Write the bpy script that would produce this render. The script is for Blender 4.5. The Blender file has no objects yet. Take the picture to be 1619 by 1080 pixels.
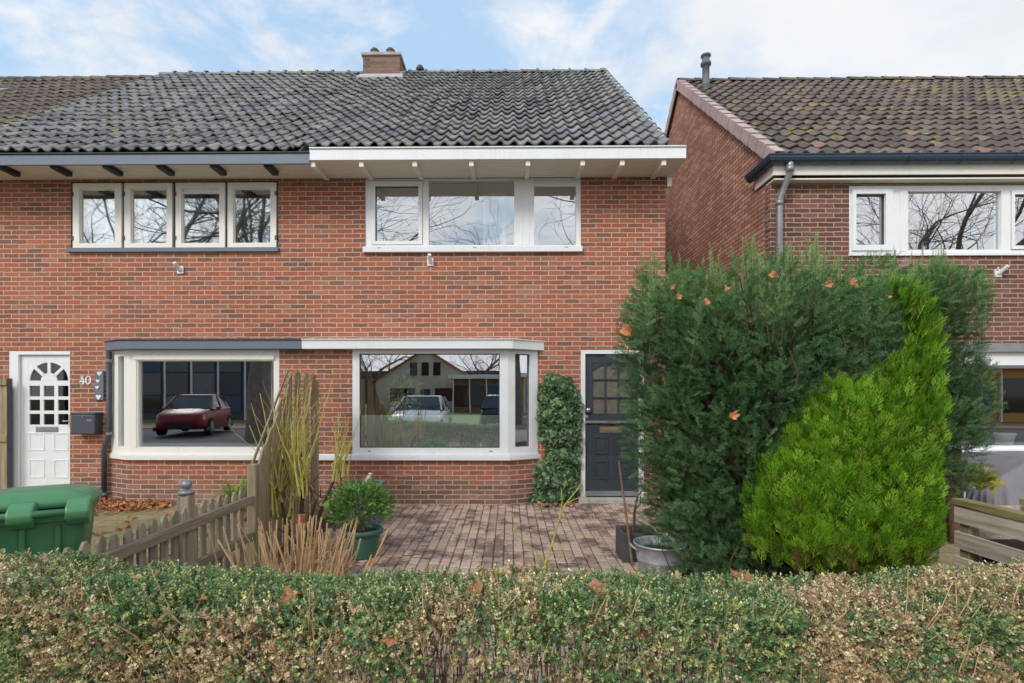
import bpy, math, random
import numpy as np
from mathutils import Vector, Matrix, noise as mnoise

random.seed(7)
RNG = np.random.default_rng(11)
C = bpy.context.scene.collection
SC = bpy.context.scene
PI = math.pi


def S(r, g, b):
    f = lambda c: (c / 255 / 12.92) if c / 255 <= 0.04045 else ((c / 255 + 0.055) / 1.055) ** 2.4
    return (f(r), f(g), f(b), 1.0)


# ------------------------------------------------------------------ camera
CAM_Y, CAM_Z, FPX, YAW = -7.6, 1.5, 851.0, 0.0117
VPX, VPY = 805.0, 625.0
cam_d = bpy.data.cameras.new("camera")
cam = bpy.data.objects.new("camera", cam_d)
C.objects.link(cam)
cam.location = (0, CAM_Y, CAM_Z)
cam.rotation_euler = (PI / 2, 0, YAW)
cam_d.sensor_width = 36.0
cam_d.sensor_fit = 'HORIZONTAL'
cam_d.lens = FPX / 1619 * 36
SHX = ((809.5 - VPX) + math.tan(YAW) * FPX) / 1619
SHY = (VPY - 540) / 1619
cam_d.shift_x, cam_d.shift_y = SHX, SHY
cam_d.clip_start, cam_d.clip_end = 0.05, 2000
SC.camera = cam

# ------------------------------------------------------------------ world, sun, exposure
SUN_EL, SUN_AZ = math.radians(38), math.radians(214)   # azimuth clockwise from +Y
world = bpy.data.worlds.new("World")
SC.world = world
world.use_nodes = True
wt = world.node_tree
wt.nodes.clear()
wn, wl = wt.nodes.new, wt.links.new
w_out = wn('ShaderNodeOutputWorld')
w_bg = wn('ShaderNodeBackground')
w_bg.inputs['Strength'].default_value = 0.13
sky = wn('ShaderNodeTexSky')
sky.sky_type = 'NISHITA'
sky.sun_disc = False
sky.sun_elevation = SUN_EL
sky.sun_rotation = SUN_AZ
sky.air_density, sky.dust_density, sky.ozone_density = 1.0, 0.6, 1.5
w_tc = wn('ShaderNodeTexCoord')
w_sep = wn('ShaderNodeSeparateXYZ')
wl(w_tc.outputs['Generated'], w_sep.inputs[0])


def wmath(op, a, b=None, clamp=False):
    n = wn('ShaderNodeMath')
    n.operation = op
    n.use_clamp = clamp
    for i, v in enumerate((a, b)):
        if v is None:
            continue
        if isinstance(v, (int, float)):
            n.inputs[i].default_value = v
        else:
            wl(v, n.inputs[i])
    return n.outputs[0]


zz = wmath('ADD', wmath('MAXIMUM', w_sep.outputs[2], 0.0), 0.22)
w_comb = wn('ShaderNodeCombineXYZ')
wl(wmath('DIVIDE', w_sep.outputs[0], zz), w_comb.inputs[0])
wl(wmath('DIVIDE', w_sep.outputs[1], zz), w_comb.inputs[1])
w_map = wn('ShaderNodeMapping')
w_map.inputs['Location'].default_value = (3.1, 1.7, 0.4)
wl(w_comb.outputs[0], w_map.inputs[0])
w_n1 = wn('ShaderNodeTexNoise')
w_n1.inputs['Scale'].default_value = 1.7
w_n1.inputs['Detail'].default_value = 9
w_n1.inputs['Roughness'].default_value = 0.56
w_n1.inputs['Distortion'].default_value = 0.5
wl(w_map.outputs[0], w_n1.inputs['Vector'])
# more cloud to the east (right) and behind the camera, blue gaps to the north-west
bias = wmath('ADD', wmath('MAXIMUM', wmath('MULTIPLY', w_sep.outputs[0], 0.42), -0.06), wmath('MULTIPLY', w_sep.outputs[1], -0.10))
low = wmath('MULTIPLY', wmath('SUBTRACT', 0.50, w_sep.outputs[2]), 0.30)
dens = wmath('ADD', wmath('ADD', w_n1.outputs[0], bias), low)
w_mr = wn('ShaderNodeMapRange')
w_n3 = wn('ShaderNodeTexNoise')
w_n3.inputs['Scale'].default_value = 3.0
w_n3.inputs['Detail'].default_value = 10
w_n3.inputs['Roughness'].default_value = 0.62
w_n3.inputs['Distortion'].default_value = 0.35
wl(w_map.outputs[0], w_n3.inputs['Vector'])
dens = wmath('MAXIMUM', dens, wmath('ADD', wmath('MULTIPLY', w_n3.outputs[0], 0.98), low))
w_mr.interpolation_type = 'SMOOTHSTEP'
w_mr.inputs['From Min'].default_value = 0.42
w_mr.inputs['From Max'].default_value = 0.66
wl(dens, w_mr.inputs['Value'])
w_n2 = wn('ShaderNodeTexNoise')
w_n2.inputs['Scale'].default_value = 2.6
w_n2.inputs['Detail'].default_value = 5
wl(w_map.outputs[0], w_n2.inputs['Vector'])
w_cr = wn('ShaderNodeValToRGB')
w_cr.color_ramp.elements[0].position = 0.32
w_cr.color_ramp.elements[0].color = (3.72, 3.86, 4.03, 1)
w_cr.color_ramp.elements[1].position = 0.66
w_cr.color_ramp.elements[1].color = (4.28, 4.33, 4.42, 1)
wl(w_n2.outputs[0], w_cr.inputs[0])
# clouds towards the sun (behind the camera) are brighter
w_side = wn('ShaderNodeMapRange')
w_side.inputs['From Min'].default_value = -0.7
w_side.inputs['From Max'].default_value = 0.3
w_side.inputs['To Min'].default_value = 1.65
w_side.inputs['To Max'].default_value = 1.0
wl(w_sep.outputs[1], w_side.inputs['Value'])
w_vm = wn('ShaderNodeVectorMath')
w_vm.operation = 'SCALE'
wl(w_cr.outputs[0], w_vm.inputs[0])
wl(w_side.outputs[0], w_vm.inputs['Scale'])
w_sk = wn('ShaderNodeVectorMath')
w_sk.operation = 'SCALE'
w_sk.inputs['Scale'].default_value = 0.95
wl(sky.outputs[0], w_sk.inputs[0])
# thin veil lifts the blue
w_veil = wn('ShaderNodeMix')
w_veil.data_type = 'RGBA'
w_veil.inputs[0].default_value = 0.78
wl(w_sk.outputs[0], w_veil.inputs[6])
w_veil.inputs[7].default_value = (2.35, 3.36, 4.5, 1)
w_mix = wn('ShaderNodeMix')
w_mix.data_type = 'RGBA'
wl(w_mr.outputs[0], w_mix.inputs[0])
wl(w_veil.outputs[2], w_mix.inputs[6])
wl(w_vm.outputs[0], w_mix.inputs[7])
wl(w_mix.outputs[2], w_bg.inputs['Color'])
wl(w_bg.outputs[0], w_out.inputs['Surface'])

sun_d = bpy.data.lights.new("sun", 'SUN')
sun_d.energy = 1.4
sun_d.angle = math.radians(18)
sun_d.color = (1.0, 0.95, 0.88)
sun = bpy.data.objects.new("sun", sun_d)
C.objects.link(sun)
sdir = Vector((math.sin(SUN_AZ) * math.cos(SUN_EL), math.cos(SUN_AZ) * math.cos(SUN_EL), math.sin(SUN_EL)))
sun.rotation_euler = (-sdir).to_track_quat('-Z', 'Y').to_euler()
sun.location = sdir * 40 + Vector((0, 0, 10))

SC.view_settings.view_transform = 'Standard'
SC.view_settings.look = 'None'
SC.view_settings.gamma = 1.0
SC.view_settings.use_curve_mapping = False
SC.view_settings.exposure = 0.78
SC.cycles.max_bounces = 8
SC.cycles.transparent_max_bounces = 12
SC.cycles.use_denoising = True

# ------------------------------------------------------------------ pixel -> world
_cy, _sy = math.cos(YAW), math.sin(YAW)


def ray(px, py):
    x = ((px - 809.5) / 1619 + SHX) * 1619 / FPX
    z = ((540 - py) / 1619 + SHY) * 1619 / FPX
    return Vector((x * _cy - _sy, x * _sy + _cy, z))


def at(px, py, Y):
    d = ray(px, py)
    t = (Y - CAM_Y) / d.y
    return Vector((d.x * t, Y, CAM_Z + d.z * t))


def X(px, Y=0.0):
    return at(px, 600, Y).x


def Z(py, Y=0.0, px=805):
    return at(px, py, Y).z


# ------------------------------------------------------------------ mesh helpers
class MB:
    def __init__(self):
        self.v, self.f, self.mi, self.uv = [], [], [], {}

    def add(self, verts, faces, mi=0):
        o = len(self.v)
        self.v += [tuple(p) for p in verts]
        for f in faces:
            self.f.append([i + o for i in f])
            self.mi.append(mi)
        return o

    def box(self, x0, x1, y0, y1, z0, z1, mi=0):
        vs = [(x0, y0, z0), (x1, y0, z0), (x1, y1, z0), (x0, y1, z0), (x0, y0, z1), (x1, y0, z1), (x1, y1, z1), (x0, y1, z1)]
        self.add(vs, [(0, 3, 2, 1), (4, 5, 6, 7), (0, 1, 5, 4), (1, 2, 6, 5), (2, 3, 7, 6), (3, 0, 4, 7)], mi)

    def hexa(self, pts, mi=0):
        p = [Vector(q) for q in pts]
        fs = [(0, 3, 2, 1), (4, 5, 6, 7), (0, 1, 5, 4), (1, 2, 6, 5), (2, 3, 7, 6), (3, 0, 4, 7)]
        if (p[1] - p[0]).cross(p[3] - p[0]).dot(p[4] - p[0]) < 0:      # keep normals outward
            fs = [f[::-1] for f in fs]
        self.add(pts, fs, mi)

    def bar(self, a, b, w, h, up=Vector((0, 0, 1)), mi=0):
        """square bar from a to b, w across, h along 'up'"""
        a, b = Vector(a), Vector(b)
        d = (b - a).normalized()
        s = d.cross(up).normalized() * (w / 2)
        u = s.cross(d).normalized() * (h / 2)
        self.hexa([a - s - u, a + s - u, b + s - u, b - s - u, a - s + u, a + s + u, b + s + u, b - s + u], mi)

    def prism(self, poly, fn, a0, a1, mi=0):
        """poly (list of 2D), fn(p, a) -> 3D; extruded a0..a1"""
        n = len(poly)
        vs = [fn(p, a0) for p in poly] + [fn(p, a1) for p in poly]
        fs = [tuple(range(n))[::-1], tuple(range(n, 2 * n))]
        fs += [(i, (i + 1) % n, n + (i + 1) % n, n + i) for i in range(n)]
        self.add(vs, fs, mi)

    def tube(self, pts, radii, n=6, cap=True, mi=0):
        pts = [Vector(p) for p in pts]
        if not hasattr(radii, '__len__'):
            radii = [radii] * len(pts)
        rings = []
        for i, p in enumerate(pts):
            d = (pts[min(i + 1, len(pts) - 1)] - pts[max(i - 1, 0)])
            d = d.normalized() if d.length > 1e-9 else Vector((0, 0, 1))
            ref = Vector((0, 0, 1)) if abs(d.z) < 0.9 else Vector((0, 1, 0))
            s = d.cross(ref).normalized()
            t = s.cross(d).normalized()
            rings.append([p + (s * math.cos(2 * PI * k / n) + t * math.sin(2 * PI * k / n)) * radii[i] for k in range(n)])
        vs = [q for r in rings for q in r]
        fs = []
        for i in range(len(pts) - 1):
            for k in range(n):
                a, b = i * n + k, i * n + (k + 1) % n
                fs.append((a, a + n, b + n, b))
        if cap:
            fs.append(tuple(range(n)))
            fs.append(tuple(range((len(pts) - 1) * n, len(pts) * n))[::-1])
        self.add(vs, fs, mi)

    def lathe(self, prof, c, n=24, mi=0, sq=None):
        """prof: (r,z) list; c centre"""
        vs = []
        for r, z in prof:
            for k in range(n):
                a = 2 * PI * k / n
                vs.append((c[0] + r * math.cos(a), c[1] + r * math.sin(a), c[2] + z))
        fs = []
        for i in range(len(prof) - 1):
            for k in range(n):
                a, b = i * n + k, i * n + (k + 1) % n
                fs.append((a, b, b + n, a + n))
        self.add(vs, fs, mi)

    def obox(self, o, u, n, u0, u1, z0, z1, d0, d1, mi=0):
        """box in a vertical plane frame: o origin, u along, n outward"""
        P = lambda a, d, z: (o[0] + u[0] * a + n[0] * d, o[1] + u[1] * a + n[1] * d, z)
        self.hexa([P(u0, d1, z0), P(u1, d1, z0), P(u1, d0, z0), P(u0, d0, z0),
                   P(u0, d1, z1), P(u1, d1, z1), P(u1, d0, z1), P(u0, d0, z1)], mi)

    def sheet(self, o, u, n, u0, u1, z0, z1, df, db, holes=(), mi=0, back=True):
        """a slab with rectangular holes: front at df, back at db along outward n"""
        P = lambda a, d, z: (o[0] + u[0] * a + n[0] * d, o[1] + u[1] * a + n[1] * d, z)
        us = sorted({u0, u1} | {min(max(h[i], u0), u1) for h in holes for i in (0, 1)})
        zs = sorted({z0, z1} | {min(max(h[i], z0), z1) for h in holes for i in (2, 3)})
        inh = lambda a, z: any(h[0] < a < h[1] and h[2] < z < h[3] for h in holes)
        for i in range(len(us) - 1):
            for j in range(len(zs) - 1):
                if inh((us[i] + us[i + 1]) / 2, (zs[j] + zs[j + 1]) / 2):
                    continue
                a, b, c, d = us[i], us[i + 1], zs[j], zs[j + 1]
                self.add([P(a, df, c), P(b, df, c), P(b, df, d), P(a, df, d)], [(0, 1, 2, 3)], mi)
                if back:
                    self.add([P(a, db, c), P(b, db, c), P(b, db, d), P(a, db, d)], [(3, 2, 1, 0)], mi)
        rects = [(u0, u1, z0, z1, 1)] + [(max(h[0], u0), min(h[1], u1), max(h[2], z0), min(h[3], z1), -1) for h in holes]
        for a, b, c, d, sgn in rects:
            q = [(a, c), (b, c), (b, d), (a, d)]
            for k in range(4):
                p0, p1 = q[k], q[(k + 1) % 4]
                f = (0, 1, 2, 3) if sgn < 0 else (3, 2, 1, 0)
                self.add([P(p0[0], df, p0[1]), P(p1[0], df, p1[1]), P(p1[0], db, p1[1]), P(p0[0], db, p0[1])], [f], mi)

    def build(self, name, mat, parent=None, smooth=False, bevel=0.0, merge=False, seg=2):
        base = Vector((0, 0, 0))
        p = parent
        while p is not None:
            base += p.location
            p = p.parent
        me = bpy.data.meshes.new(name)
        me.from_pydata([(a[0] - base.x, a[1] - base.y, a[2] - base.z) for a in self.v], [], self.f)
        mats = mat if isinstance(mat, (list, tuple)) else [mat]
        for m in mats:
            me.materials.append(m)
        if len(mats) > 1:
            me.polygons.foreach_set('material_index', self.mi)
        uvl = me.uv_layers.new(name='UVMap')
        uvs = np.zeros((len(me.loops), 2), np.float32)
        for pl in me.polygons:
            nx, ny, nz = (abs(c) for c in pl.normal)
            for li in pl.loop_indices:
                v = self.v[me.loops[li].vertex_index]
                if nz >= nx and nz >= ny:
                    uvs[li] = (v[0], v[1])
                elif nx > ny:
                    uvs[li] = (v[1] + 0.07, v[2])
                else:
                    uvs[li] = (v[0], v[2])
        uvl.data.foreach_set('uv', uvs.ravel())
        if smooth:
            me.polygons.foreach_set('use_smooth', [True] * len(me.polygons))
        if merge:
            import bmesh
            bm = bmesh.new()
            bm.from_mesh(me)
            bmesh.ops.remove_doubles(bm, verts=bm.verts, dist=1e-4)
            bm.to_mesh(me)
            bm.free()
        ob = bpy.data.objects.new(name, me)
        C.objects.link(ob)
        if parent:
            ob.parent = parent
        if bevel:
            b = ob.modifiers.new('bevel', 'BEVEL')
            b.width, b.segments, b.limit_method, b.angle_limit = bevel, seg, 'ANGLE', math.radians(35)
        return ob


def tag(o, label=None, cat=None, group=None, kind=None):
    if label:
        o['label'] = label
    if cat:
        o['category'] = cat
    if group:
        o['group'] = group
    if kind:
        o['kind'] = kind
    return o


def thing(name, label, cat, loc=(0, 0, 0), group=None):
    o = bpy.data.objects.new(name, None)
    o.empty_display_size = 0.1
    C.objects.link(o)
    o.location = loc
    return tag(o, label, cat, group)


def copy_tree(o, parent=None):
    c = o.copy()
    C.objects.link(c)
    if parent:
        c.parent = parent
    for ch in list(o.children):
        copy_tree(ch, c)
    return c


class Cloud:
    """many small template pieces gathered into ONE mesh with a colour per piece"""
    def __init__(self):
        self.V, self.L, self.N, self.Cc, self.n = [], [], [], [], 0

    def add(self, tv, tf, P, R, s, col, jit=0.0, groups=None, alt=None, altp=0.0):
        tv = np.asarray(tv, np.float32)
        P = np.asarray(P, np.float32)
        n, k = len(P), len(tv)
        if n == 0:
            return
        s = np.broadcast_to(np.asarray(s, np.float32), (n,))
        v = np.einsum('nij,kj->nki', R, tv) * s[:, None, None] + P[:, None, :]
        col = np.broadcast_to(np.asarray(col, np.float32), (n, 3))
        cc = np.repeat(col[:, None, :], k, 1)
        if alt is not None:
            g = np.asarray(groups)
            pick = (RNG.random((n, g.max() + 1)) < altp)[:, g]
            cc = np.where(pick[:, :, None], np.asarray(alt, np.float32)[:, None, :], cc)
        if jit and groups is not None:
            g = np.asarray(groups)
            j = 1 + jit * RNG.standard_normal((n, g.max() + 1))
            cc = cc * np.clip(j[:, g], 0.3, 2)[:, :, None]
        self.V.append(v.reshape(-1, 3))
        self.Cc.append(cc.reshape(-1, 3))
        off = self.n + np.arange(n) * k
        for f in tf:
            pass
        sizes = np.array([len(f) for f in tf])
        flat = np.array([i for f in tf for i in f])
        self.L.append((flat[None, :] + off[:, None]).ravel())
        self.N.append(np.tile(sizes, n))
        self.n += n * k

    def build(self, name, mat, parent=None, smooth=False):
        base = Vector((0, 0, 0))
        p = parent
        while p is not None:
            base += p.location
            p = p.parent
        V = np.concatenate(self.V) - np.array(base, np.float32)
        L = np.concatenate(self.L).astype(np.int32)
        N = np.concatenate(self.N).astype(np.int32)
        cc = np.concatenate(self.Cc)
        me = bpy.data.meshes.new(name)
        me.vertices.add(len(V))
        me.vertices.foreach_set('co', V.astype(np.float32).ravel())
        me.loops.add(len(L))
        me.loops.foreach_set('vertex_index', L)
        me.polygons.add(len(N))
        st = np.concatenate([[0], np.cumsum(N)[:-1]]).astype(np.int32)
        me.polygons.foreach_set('loop_start', st)
        me.polygons.foreach_set('loop_total', N)
        at_ = me.color_attributes.new('Col', 'FLOAT_COLOR', 'POINT')
        at_.data.foreach_set('color', np.concatenate([cc, np.ones((len(cc), 1))], 1).astype(np.float32).ravel())
        me.materials.append(mat)
        me.update(calc_edges=True)
        me.validate()
        ob = bpy.data.objects.new(name, me)
        C.objects.link(ob)
        if parent:
            ob.parent = parent
        return ob


def frames(D, roll=None):
    """rotation matrices whose z axis is D (n,3), rolled at random"""
    D = D / np.maximum(np.linalg.norm(D, axis=1, keepdims=True), 1e-9)
    n = len(D)
    ref = np.where(np.abs(D[:, 2:3]) < 0.9, np.array([[0, 0, 1.0]]), np.array([[1.0, 0, 0]]))
    x = np.cross(ref, D)
    x /= np.linalg.norm(x, axis=1, keepdims=True)
    y = np.cross(D, x)
    if roll is None:
        roll = RNG.uniform(0, 2 * PI, n)
    c, s = np.cos(roll)[:, None], np.sin(roll)[:, None]
    xr, yr = c * x + s * y, -s * x + c * y
    return np.stack([xr, yr, D], axis=2)


def vnoise(P, sc, seed=0.0):
    return np.array([mnoise.noise(Vector((p[0] * sc + seed, p[1] * sc - seed, p[2] * sc + 0.5 * seed))) for p in P])


def lerpc(a, b, t):
    t = np.clip(np.asarray(t), 0, 1)[:, None]
    return np.asarray(a)[None, :3] * (1 - t) + np.asarray(b)[None, :3] * t
# ------------------------------------------------------------------ materials
class NT:
    def __init__(self, name):
        self.m = bpy.data.materials.new(name)
        self.m.use_nodes = True
        self.t = self.m.node_tree
        self.b = self.t.nodes['Principled BSDF']
        self.o = self.t.nodes['Material Output']

    def n(self, typ, **kw):
        nd = self.t.nodes.new(typ)
        for k, v in kw.items():
            if k in nd.inputs:
                nd.inputs[k].default_value = v
            else:
                setattr(nd, k, v)
        return nd

    def l(self, a, b):
        self.t.links.new(a, b)

    def mix(self, fac, a, b, blend='MIX'):
        nd = self.t.nodes.new('ShaderNodeMix')
        nd.data_type = 'RGBA'
        nd.blend_type = blend
        for i, v in ((0, fac), (6, a), (7, b)):
            if isinstance(v, (int, float, tuple)):
                nd.inputs[i].default_value = v
            else:
                self.l(v, nd.inputs[i])
        return nd.outputs[2]

    def math(self, op, a, b=None, clamp=False):
        nd = self.t.nodes.new('ShaderNodeMath')
        nd.operation = op
        nd.use_clamp = clamp
        for i, v in enumerate((a, b)):
            if v is None:
                continue
            if isinstance(v, (int, float)):
                nd.inputs[i].default_value = v
            else:
                self.l(v, nd.inputs[i])
        return nd.outputs[0]

    def noise(self, vec, scale, detail=4, rough=0.55):
        nd = self.n('ShaderNodeTexNoise', Scale=scale, Detail=detail, Roughness=rough)
        if vec is not None:
            self.l(vec, nd.inputs['Vector'])
        return nd.outputs[0]

    def ramp(self, fac, stops):
        nd = self.t.nodes.new('ShaderNodeValToRGB')
        e = nd.color_ramp.elements
        while len(e) < len(stops):
            e.new(0.5)
        for i, (p, c) in enumerate(stops):
            e[i].position = p
            e[i].color = c if len(c) == 4 else (*c, 1)
        self.l(fac, nd.inputs[0])
        return nd.outputs[0]

    def rng(self, v, a, b, c=0.0, d=1.0):
        nd = self.n('ShaderNodeMapRange')
        nd.inputs[1].default_value, nd.inputs[2].default_value = a, b
        nd.inputs[3].default_value, nd.inputs[4].default_value = c, d
        self.l(v, nd.inputs[0])
        return nd.outputs[0]

    def bump(self, h, strength=0.5, dist=0.01):
        nd = self.n('ShaderNodeBump', Strength=strength, Distance=dist)
        self.l(h, nd.inputs['Height'])
        self.l(nd.outputs[0], self.b.inputs['Normal'])
        return nd

    def pos(self):
        if not hasattr(self, '_p'):
            self._p = self.n('ShaderNodeNewGeometry').outputs['Position']
        return self._p

    def obj(self):
        if not hasattr(self, '_ob'):
            self._ob = self.n('ShaderNodeTexCoord').outputs['Object']
        return self._ob

    def map(self, vec, scale=(1, 1, 1), rot=(0, 0, 0)):
        nd = self.n('ShaderNodeMapping')
        nd.inputs['Scale'].default_value = scale
        nd.inputs['Rotation'].default_value = rot
        self.l(vec, nd.inputs[0])
        return nd.outputs[0]

    def done(self, col=None, rough=None, spec=None, metal=None):
        for v, k in ((col, 'Base Color'), (rough, 'Roughness'), (spec, 'Specular IOR Level'), (metal, 'Metallic')):
            if v is None:
                continue
            if isinstance(v, (int, float, tuple)):
                self.b.inputs[k].default_value = v
            else:
                self.l(v, self.b.inputs[k])
        return self.m


def brick_mat(name, stops, mortar, grey_base=False, moss=None, pale=None):
    t = NT(name)
    uv = t.n('ShaderNodeUVMap', uv_map='UVMap').outputs[0]
    wob = t.n('ShaderNodeTexNoise', Scale=13.0, Detail=3.0)
    t.l(uv, wob.inputs['Vector'])
    sub = t.n('ShaderNodeVectorMath', operation='SUBTRACT')
    t.l(wob.outputs['Color'], sub.inputs[0])
    sub.inputs[1].default_value = (0.5, 0.5, 0.5)
    scl = t.n('ShaderNodeVectorMath', operation='SCALE')
    scl.inputs['Scale'].default_value = 0.019
    t.l(sub.outputs[0], scl.inputs[0])
    addv = t.n('ShaderNodeVectorMath', operation='ADD')
    t.l(uv, addv.inputs[0])
    t.l(scl.outputs[0], addv.inputs[1])
    br = t.n('ShaderNodeTexBrick')
    br.inputs['Color1'].default_value = (0, 0, 0, 1)
    br.inputs['Color2'].default_value = (1, 1, 1, 1)
    br.inputs['Mortar'].default_value = (0.5, 0.5, 0.5, 1)
    br.inputs['Scale'].default_value = 1.0
    br.inputs['Mortar Size'].default_value = 0.0066
    br.inputs['Mortar Smooth'].default_value = 0.25
    br.inputs['Brick Width'].default_value = 0.222
    br.inputs['Row Height'].default_value = 0.0665
    br.offset = 0.5
    t.l(addv.outputs[0], br.inputs['Vector'])
    tint = t.ramp(br.outputs['Color'], stops)
    rb = t.noise(t.map(uv, (3.2, 11.0, 1)), 1.0, 3, 0.7)
    tint = t.mix(t.rng(rb, 0.58, 0.70, 0, 0.35), tint, t.mix(1.0, tint, (0.62, 0.62, 0.66, 1), 'MULTIPLY'))
    big = t.noise(uv, 0.7, 4, 0.6)
    tint = t.mix(t.rng(big, 0.35, 0.7, 0, 0.45), tint, t.mix(1.0, tint, (0.72, 0.66, 0.62, 1), 'MULTIPLY'))
    fine = t.noise(uv, 60, 5, 0.7)
    tint = t.mix(0.55, tint, t.mix(1.0, tint, t.ramp(fine, [(0.3, (0.55, 0.55, 0.55)), (0.7, (1.35, 1.35, 1.35))]), 'MULTIPLY'))
    # soot / weather patches with shapes of their own
    st = t.noise(t.map(uv, (1.6, 2.6, 1)), 1.0, 6, 0.65)
    tint = t.mix(t.rng(st, 0.60, 0.8, 0, 0.35), tint, S(96, 76, 66))
    crs = t.noise(t.map(uv, (0.9, 7.0, 1)), 1.0, 4, 0.6)
    tint = t.mix(t.rng(crs, 0.5, 0.72, 0, 0.5), tint, t.mix(1.0, tint, (0.70, 0.66, 0.66, 1), 'MULTIPLY'))
    tint = t.mix(t.rng(crs, 0.46, 0.28, 0, 0.4), tint, t.mix(1.0, tint, (1.22, 1.16, 1.10, 1), 'MULTIPLY'))
    run = t.noise(t.map(uv, (5.0, 0.35, 1)), 1.0, 5, 0.6)
    tint = t.mix(t.math('MULTIPLY', t.rng(run, 0.52, 0.72, 0, 0.45), t.rng(big, 0.35, 0.6)), tint, t.mix(1.0, tint, (0.62, 0.58, 0.55, 1), 'MULTIPLY'))
    if pale:
        pp = t.noise(t.map(uv, (1.0, 1.5, 1)), 1.3, 5, 0.6)
        tint = t.mix(t.rng(pp, 0.62, 0.72, 0, 0.55), tint, pale)
    if grey_base:
        sx = t.n('ShaderNodeSeparateXYZ')
        t.l(uv, sx.inputs[0])
        gn = t.noise(uv, 2.2, 5, 0.6)
        lvl = t.math('ADD', sx.outputs[1], t.math('MULTIPLY', t.math('SUBTRACT', gn, 0.5), 0.55))
        tint = t.mix(t.rng(lvl, 0.40, 0.26, 0, 0.75), tint, t.ramp(br.outputs['Color'], [(0, S(112, 92, 84)), (0.5, S(132, 108, 96)), (1, S(150, 118, 102))]))
        pn = t.noise(t.map(uv, (0.8, 2.2, 1)), 1.9, 5, 0.6)
        tint = t.mix(t.math('MULTIPLY', t.rng(lvl, 0.75, 0.5), t.rng(pn, 0.6, 0.7, 0, 0.7)), tint, S(188, 160, 138))
    if moss:
        mn = t.noise(uv, 3.0, 6, 0.65)
        tint = t.mix(t.rng(mn, 0.55, 0.75, 0, 0.55), tint, moss)
    mcol = t.mix(t.noise(uv, 5, 3), mortar, tuple(c * 0.7 for c in mortar[:3]) + (1,))
    col = t.mix(br.outputs['Fac'], tint, mcol)
    h = t.math('SUBTRACT', t.math('MULTIPLY', fine, 0.35), br.outputs['Fac'])
    h = t.math('ADD', h, t.math('MULTIPLY', br.outputs['Color'], 0.25))
    t.bump(h, 0.6, 0.006)
    return t.done(col, 0.92, 0.2)


def paint(name, col, rough=0.45, dirt=0.25, dirtcol=(0.45, 0.42, 0.36, 1), metal=0.0, wood=False):
    t = NT(name)
    p = t.pos()
    d = t.noise(p, 2.2, 6, 0.65)
    d2 = t.noise(t.map(p, (14, 14, 1.2)), 2.0, 4, 0.6)
    f = t.math('MULTIPLY', t.rng(d, 0.45, 0.8), t.rng(d2, 0.4, 0.75))
    c = t.mix(t.math('MULTIPLY', f, dirt), col, t.mix(1.0, col, dirtcol, 'MULTIPLY'))
    t.bump(t.noise(p, 55 if not wood else 30, 3), 0.12, 0.004)
    r = t.rng(t.noise(p, 7, 4), 0.3, 0.7, rough * 0.85, min(1, rough * 1.25))
    return t.done(c, r, 0.4, metal)


def glass_mat(name, refl=0.55, tint=(0.9, 0.95, 0.95, 1), rough=0.0, wavy=0.0012):
    t = NT(name)
    gl = t.n('ShaderNodeBsdfGlossy', Roughness=rough)
    gl.inputs['Color'].default_value = (0.97, 0.985, 1.0, 1)
    tr = t.n('ShaderNodeBsdfTransparent')
    tr.inputs['Color'].default_value = tint
    ms = t.n('ShaderNodeMixShader')
    fr = t.n('ShaderNodeFresnel', IOR=1.5)
    bk = t.n('ShaderNodeNewGeometry').outputs['Backfacing']
    f = t.math('MULTIPLY', t.math('ADD', t.math('MULTIPLY', fr.outputs[0], 0.8), refl, clamp=True), t.math('SUBTRACT', 1.0, bk))
    t.l(f, ms.inputs[0])
    t.l(tr.outputs[0], ms.inputs[1])
    t.l(gl.outputs[0], ms.inputs[2])
    bp = t.n('ShaderNodeBump', Strength=0.25, Distance=wavy)
    t.l(t.noise(t.pos(), 1.6, 1), bp.inputs['Height'])
    t.l(bp.outputs[0], gl.inputs['Normal'])
    t.l(ms.outputs[0], t.o.inputs['Surface'])
    return t.m


def film_mat(name):
    """frosted privacy film on the lower part of a pane: reflects, scatters a little"""
    t = NT(name)
    gl = t.n('ShaderNodeBsdfGlossy', Roughness=0.025)
    gl.inputs['Color'].default_value = (0.95, 1, 0.97, 1)
    df = t.n('ShaderNodeBsdfDiffuse')
    df.inputs['Color'].default_value = (0.20, 0.25, 0.22, 1)
    ms = t.n('ShaderNodeMixShader')
    ms.inputs[0].default_value = 0.6
    t.l(df.outputs[0], ms.inputs[1])
    t.l(gl.outputs[0], ms.inputs[2])
    t.l(ms.outputs[0], t.o.inputs['Surface'])
    return t.m


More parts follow.
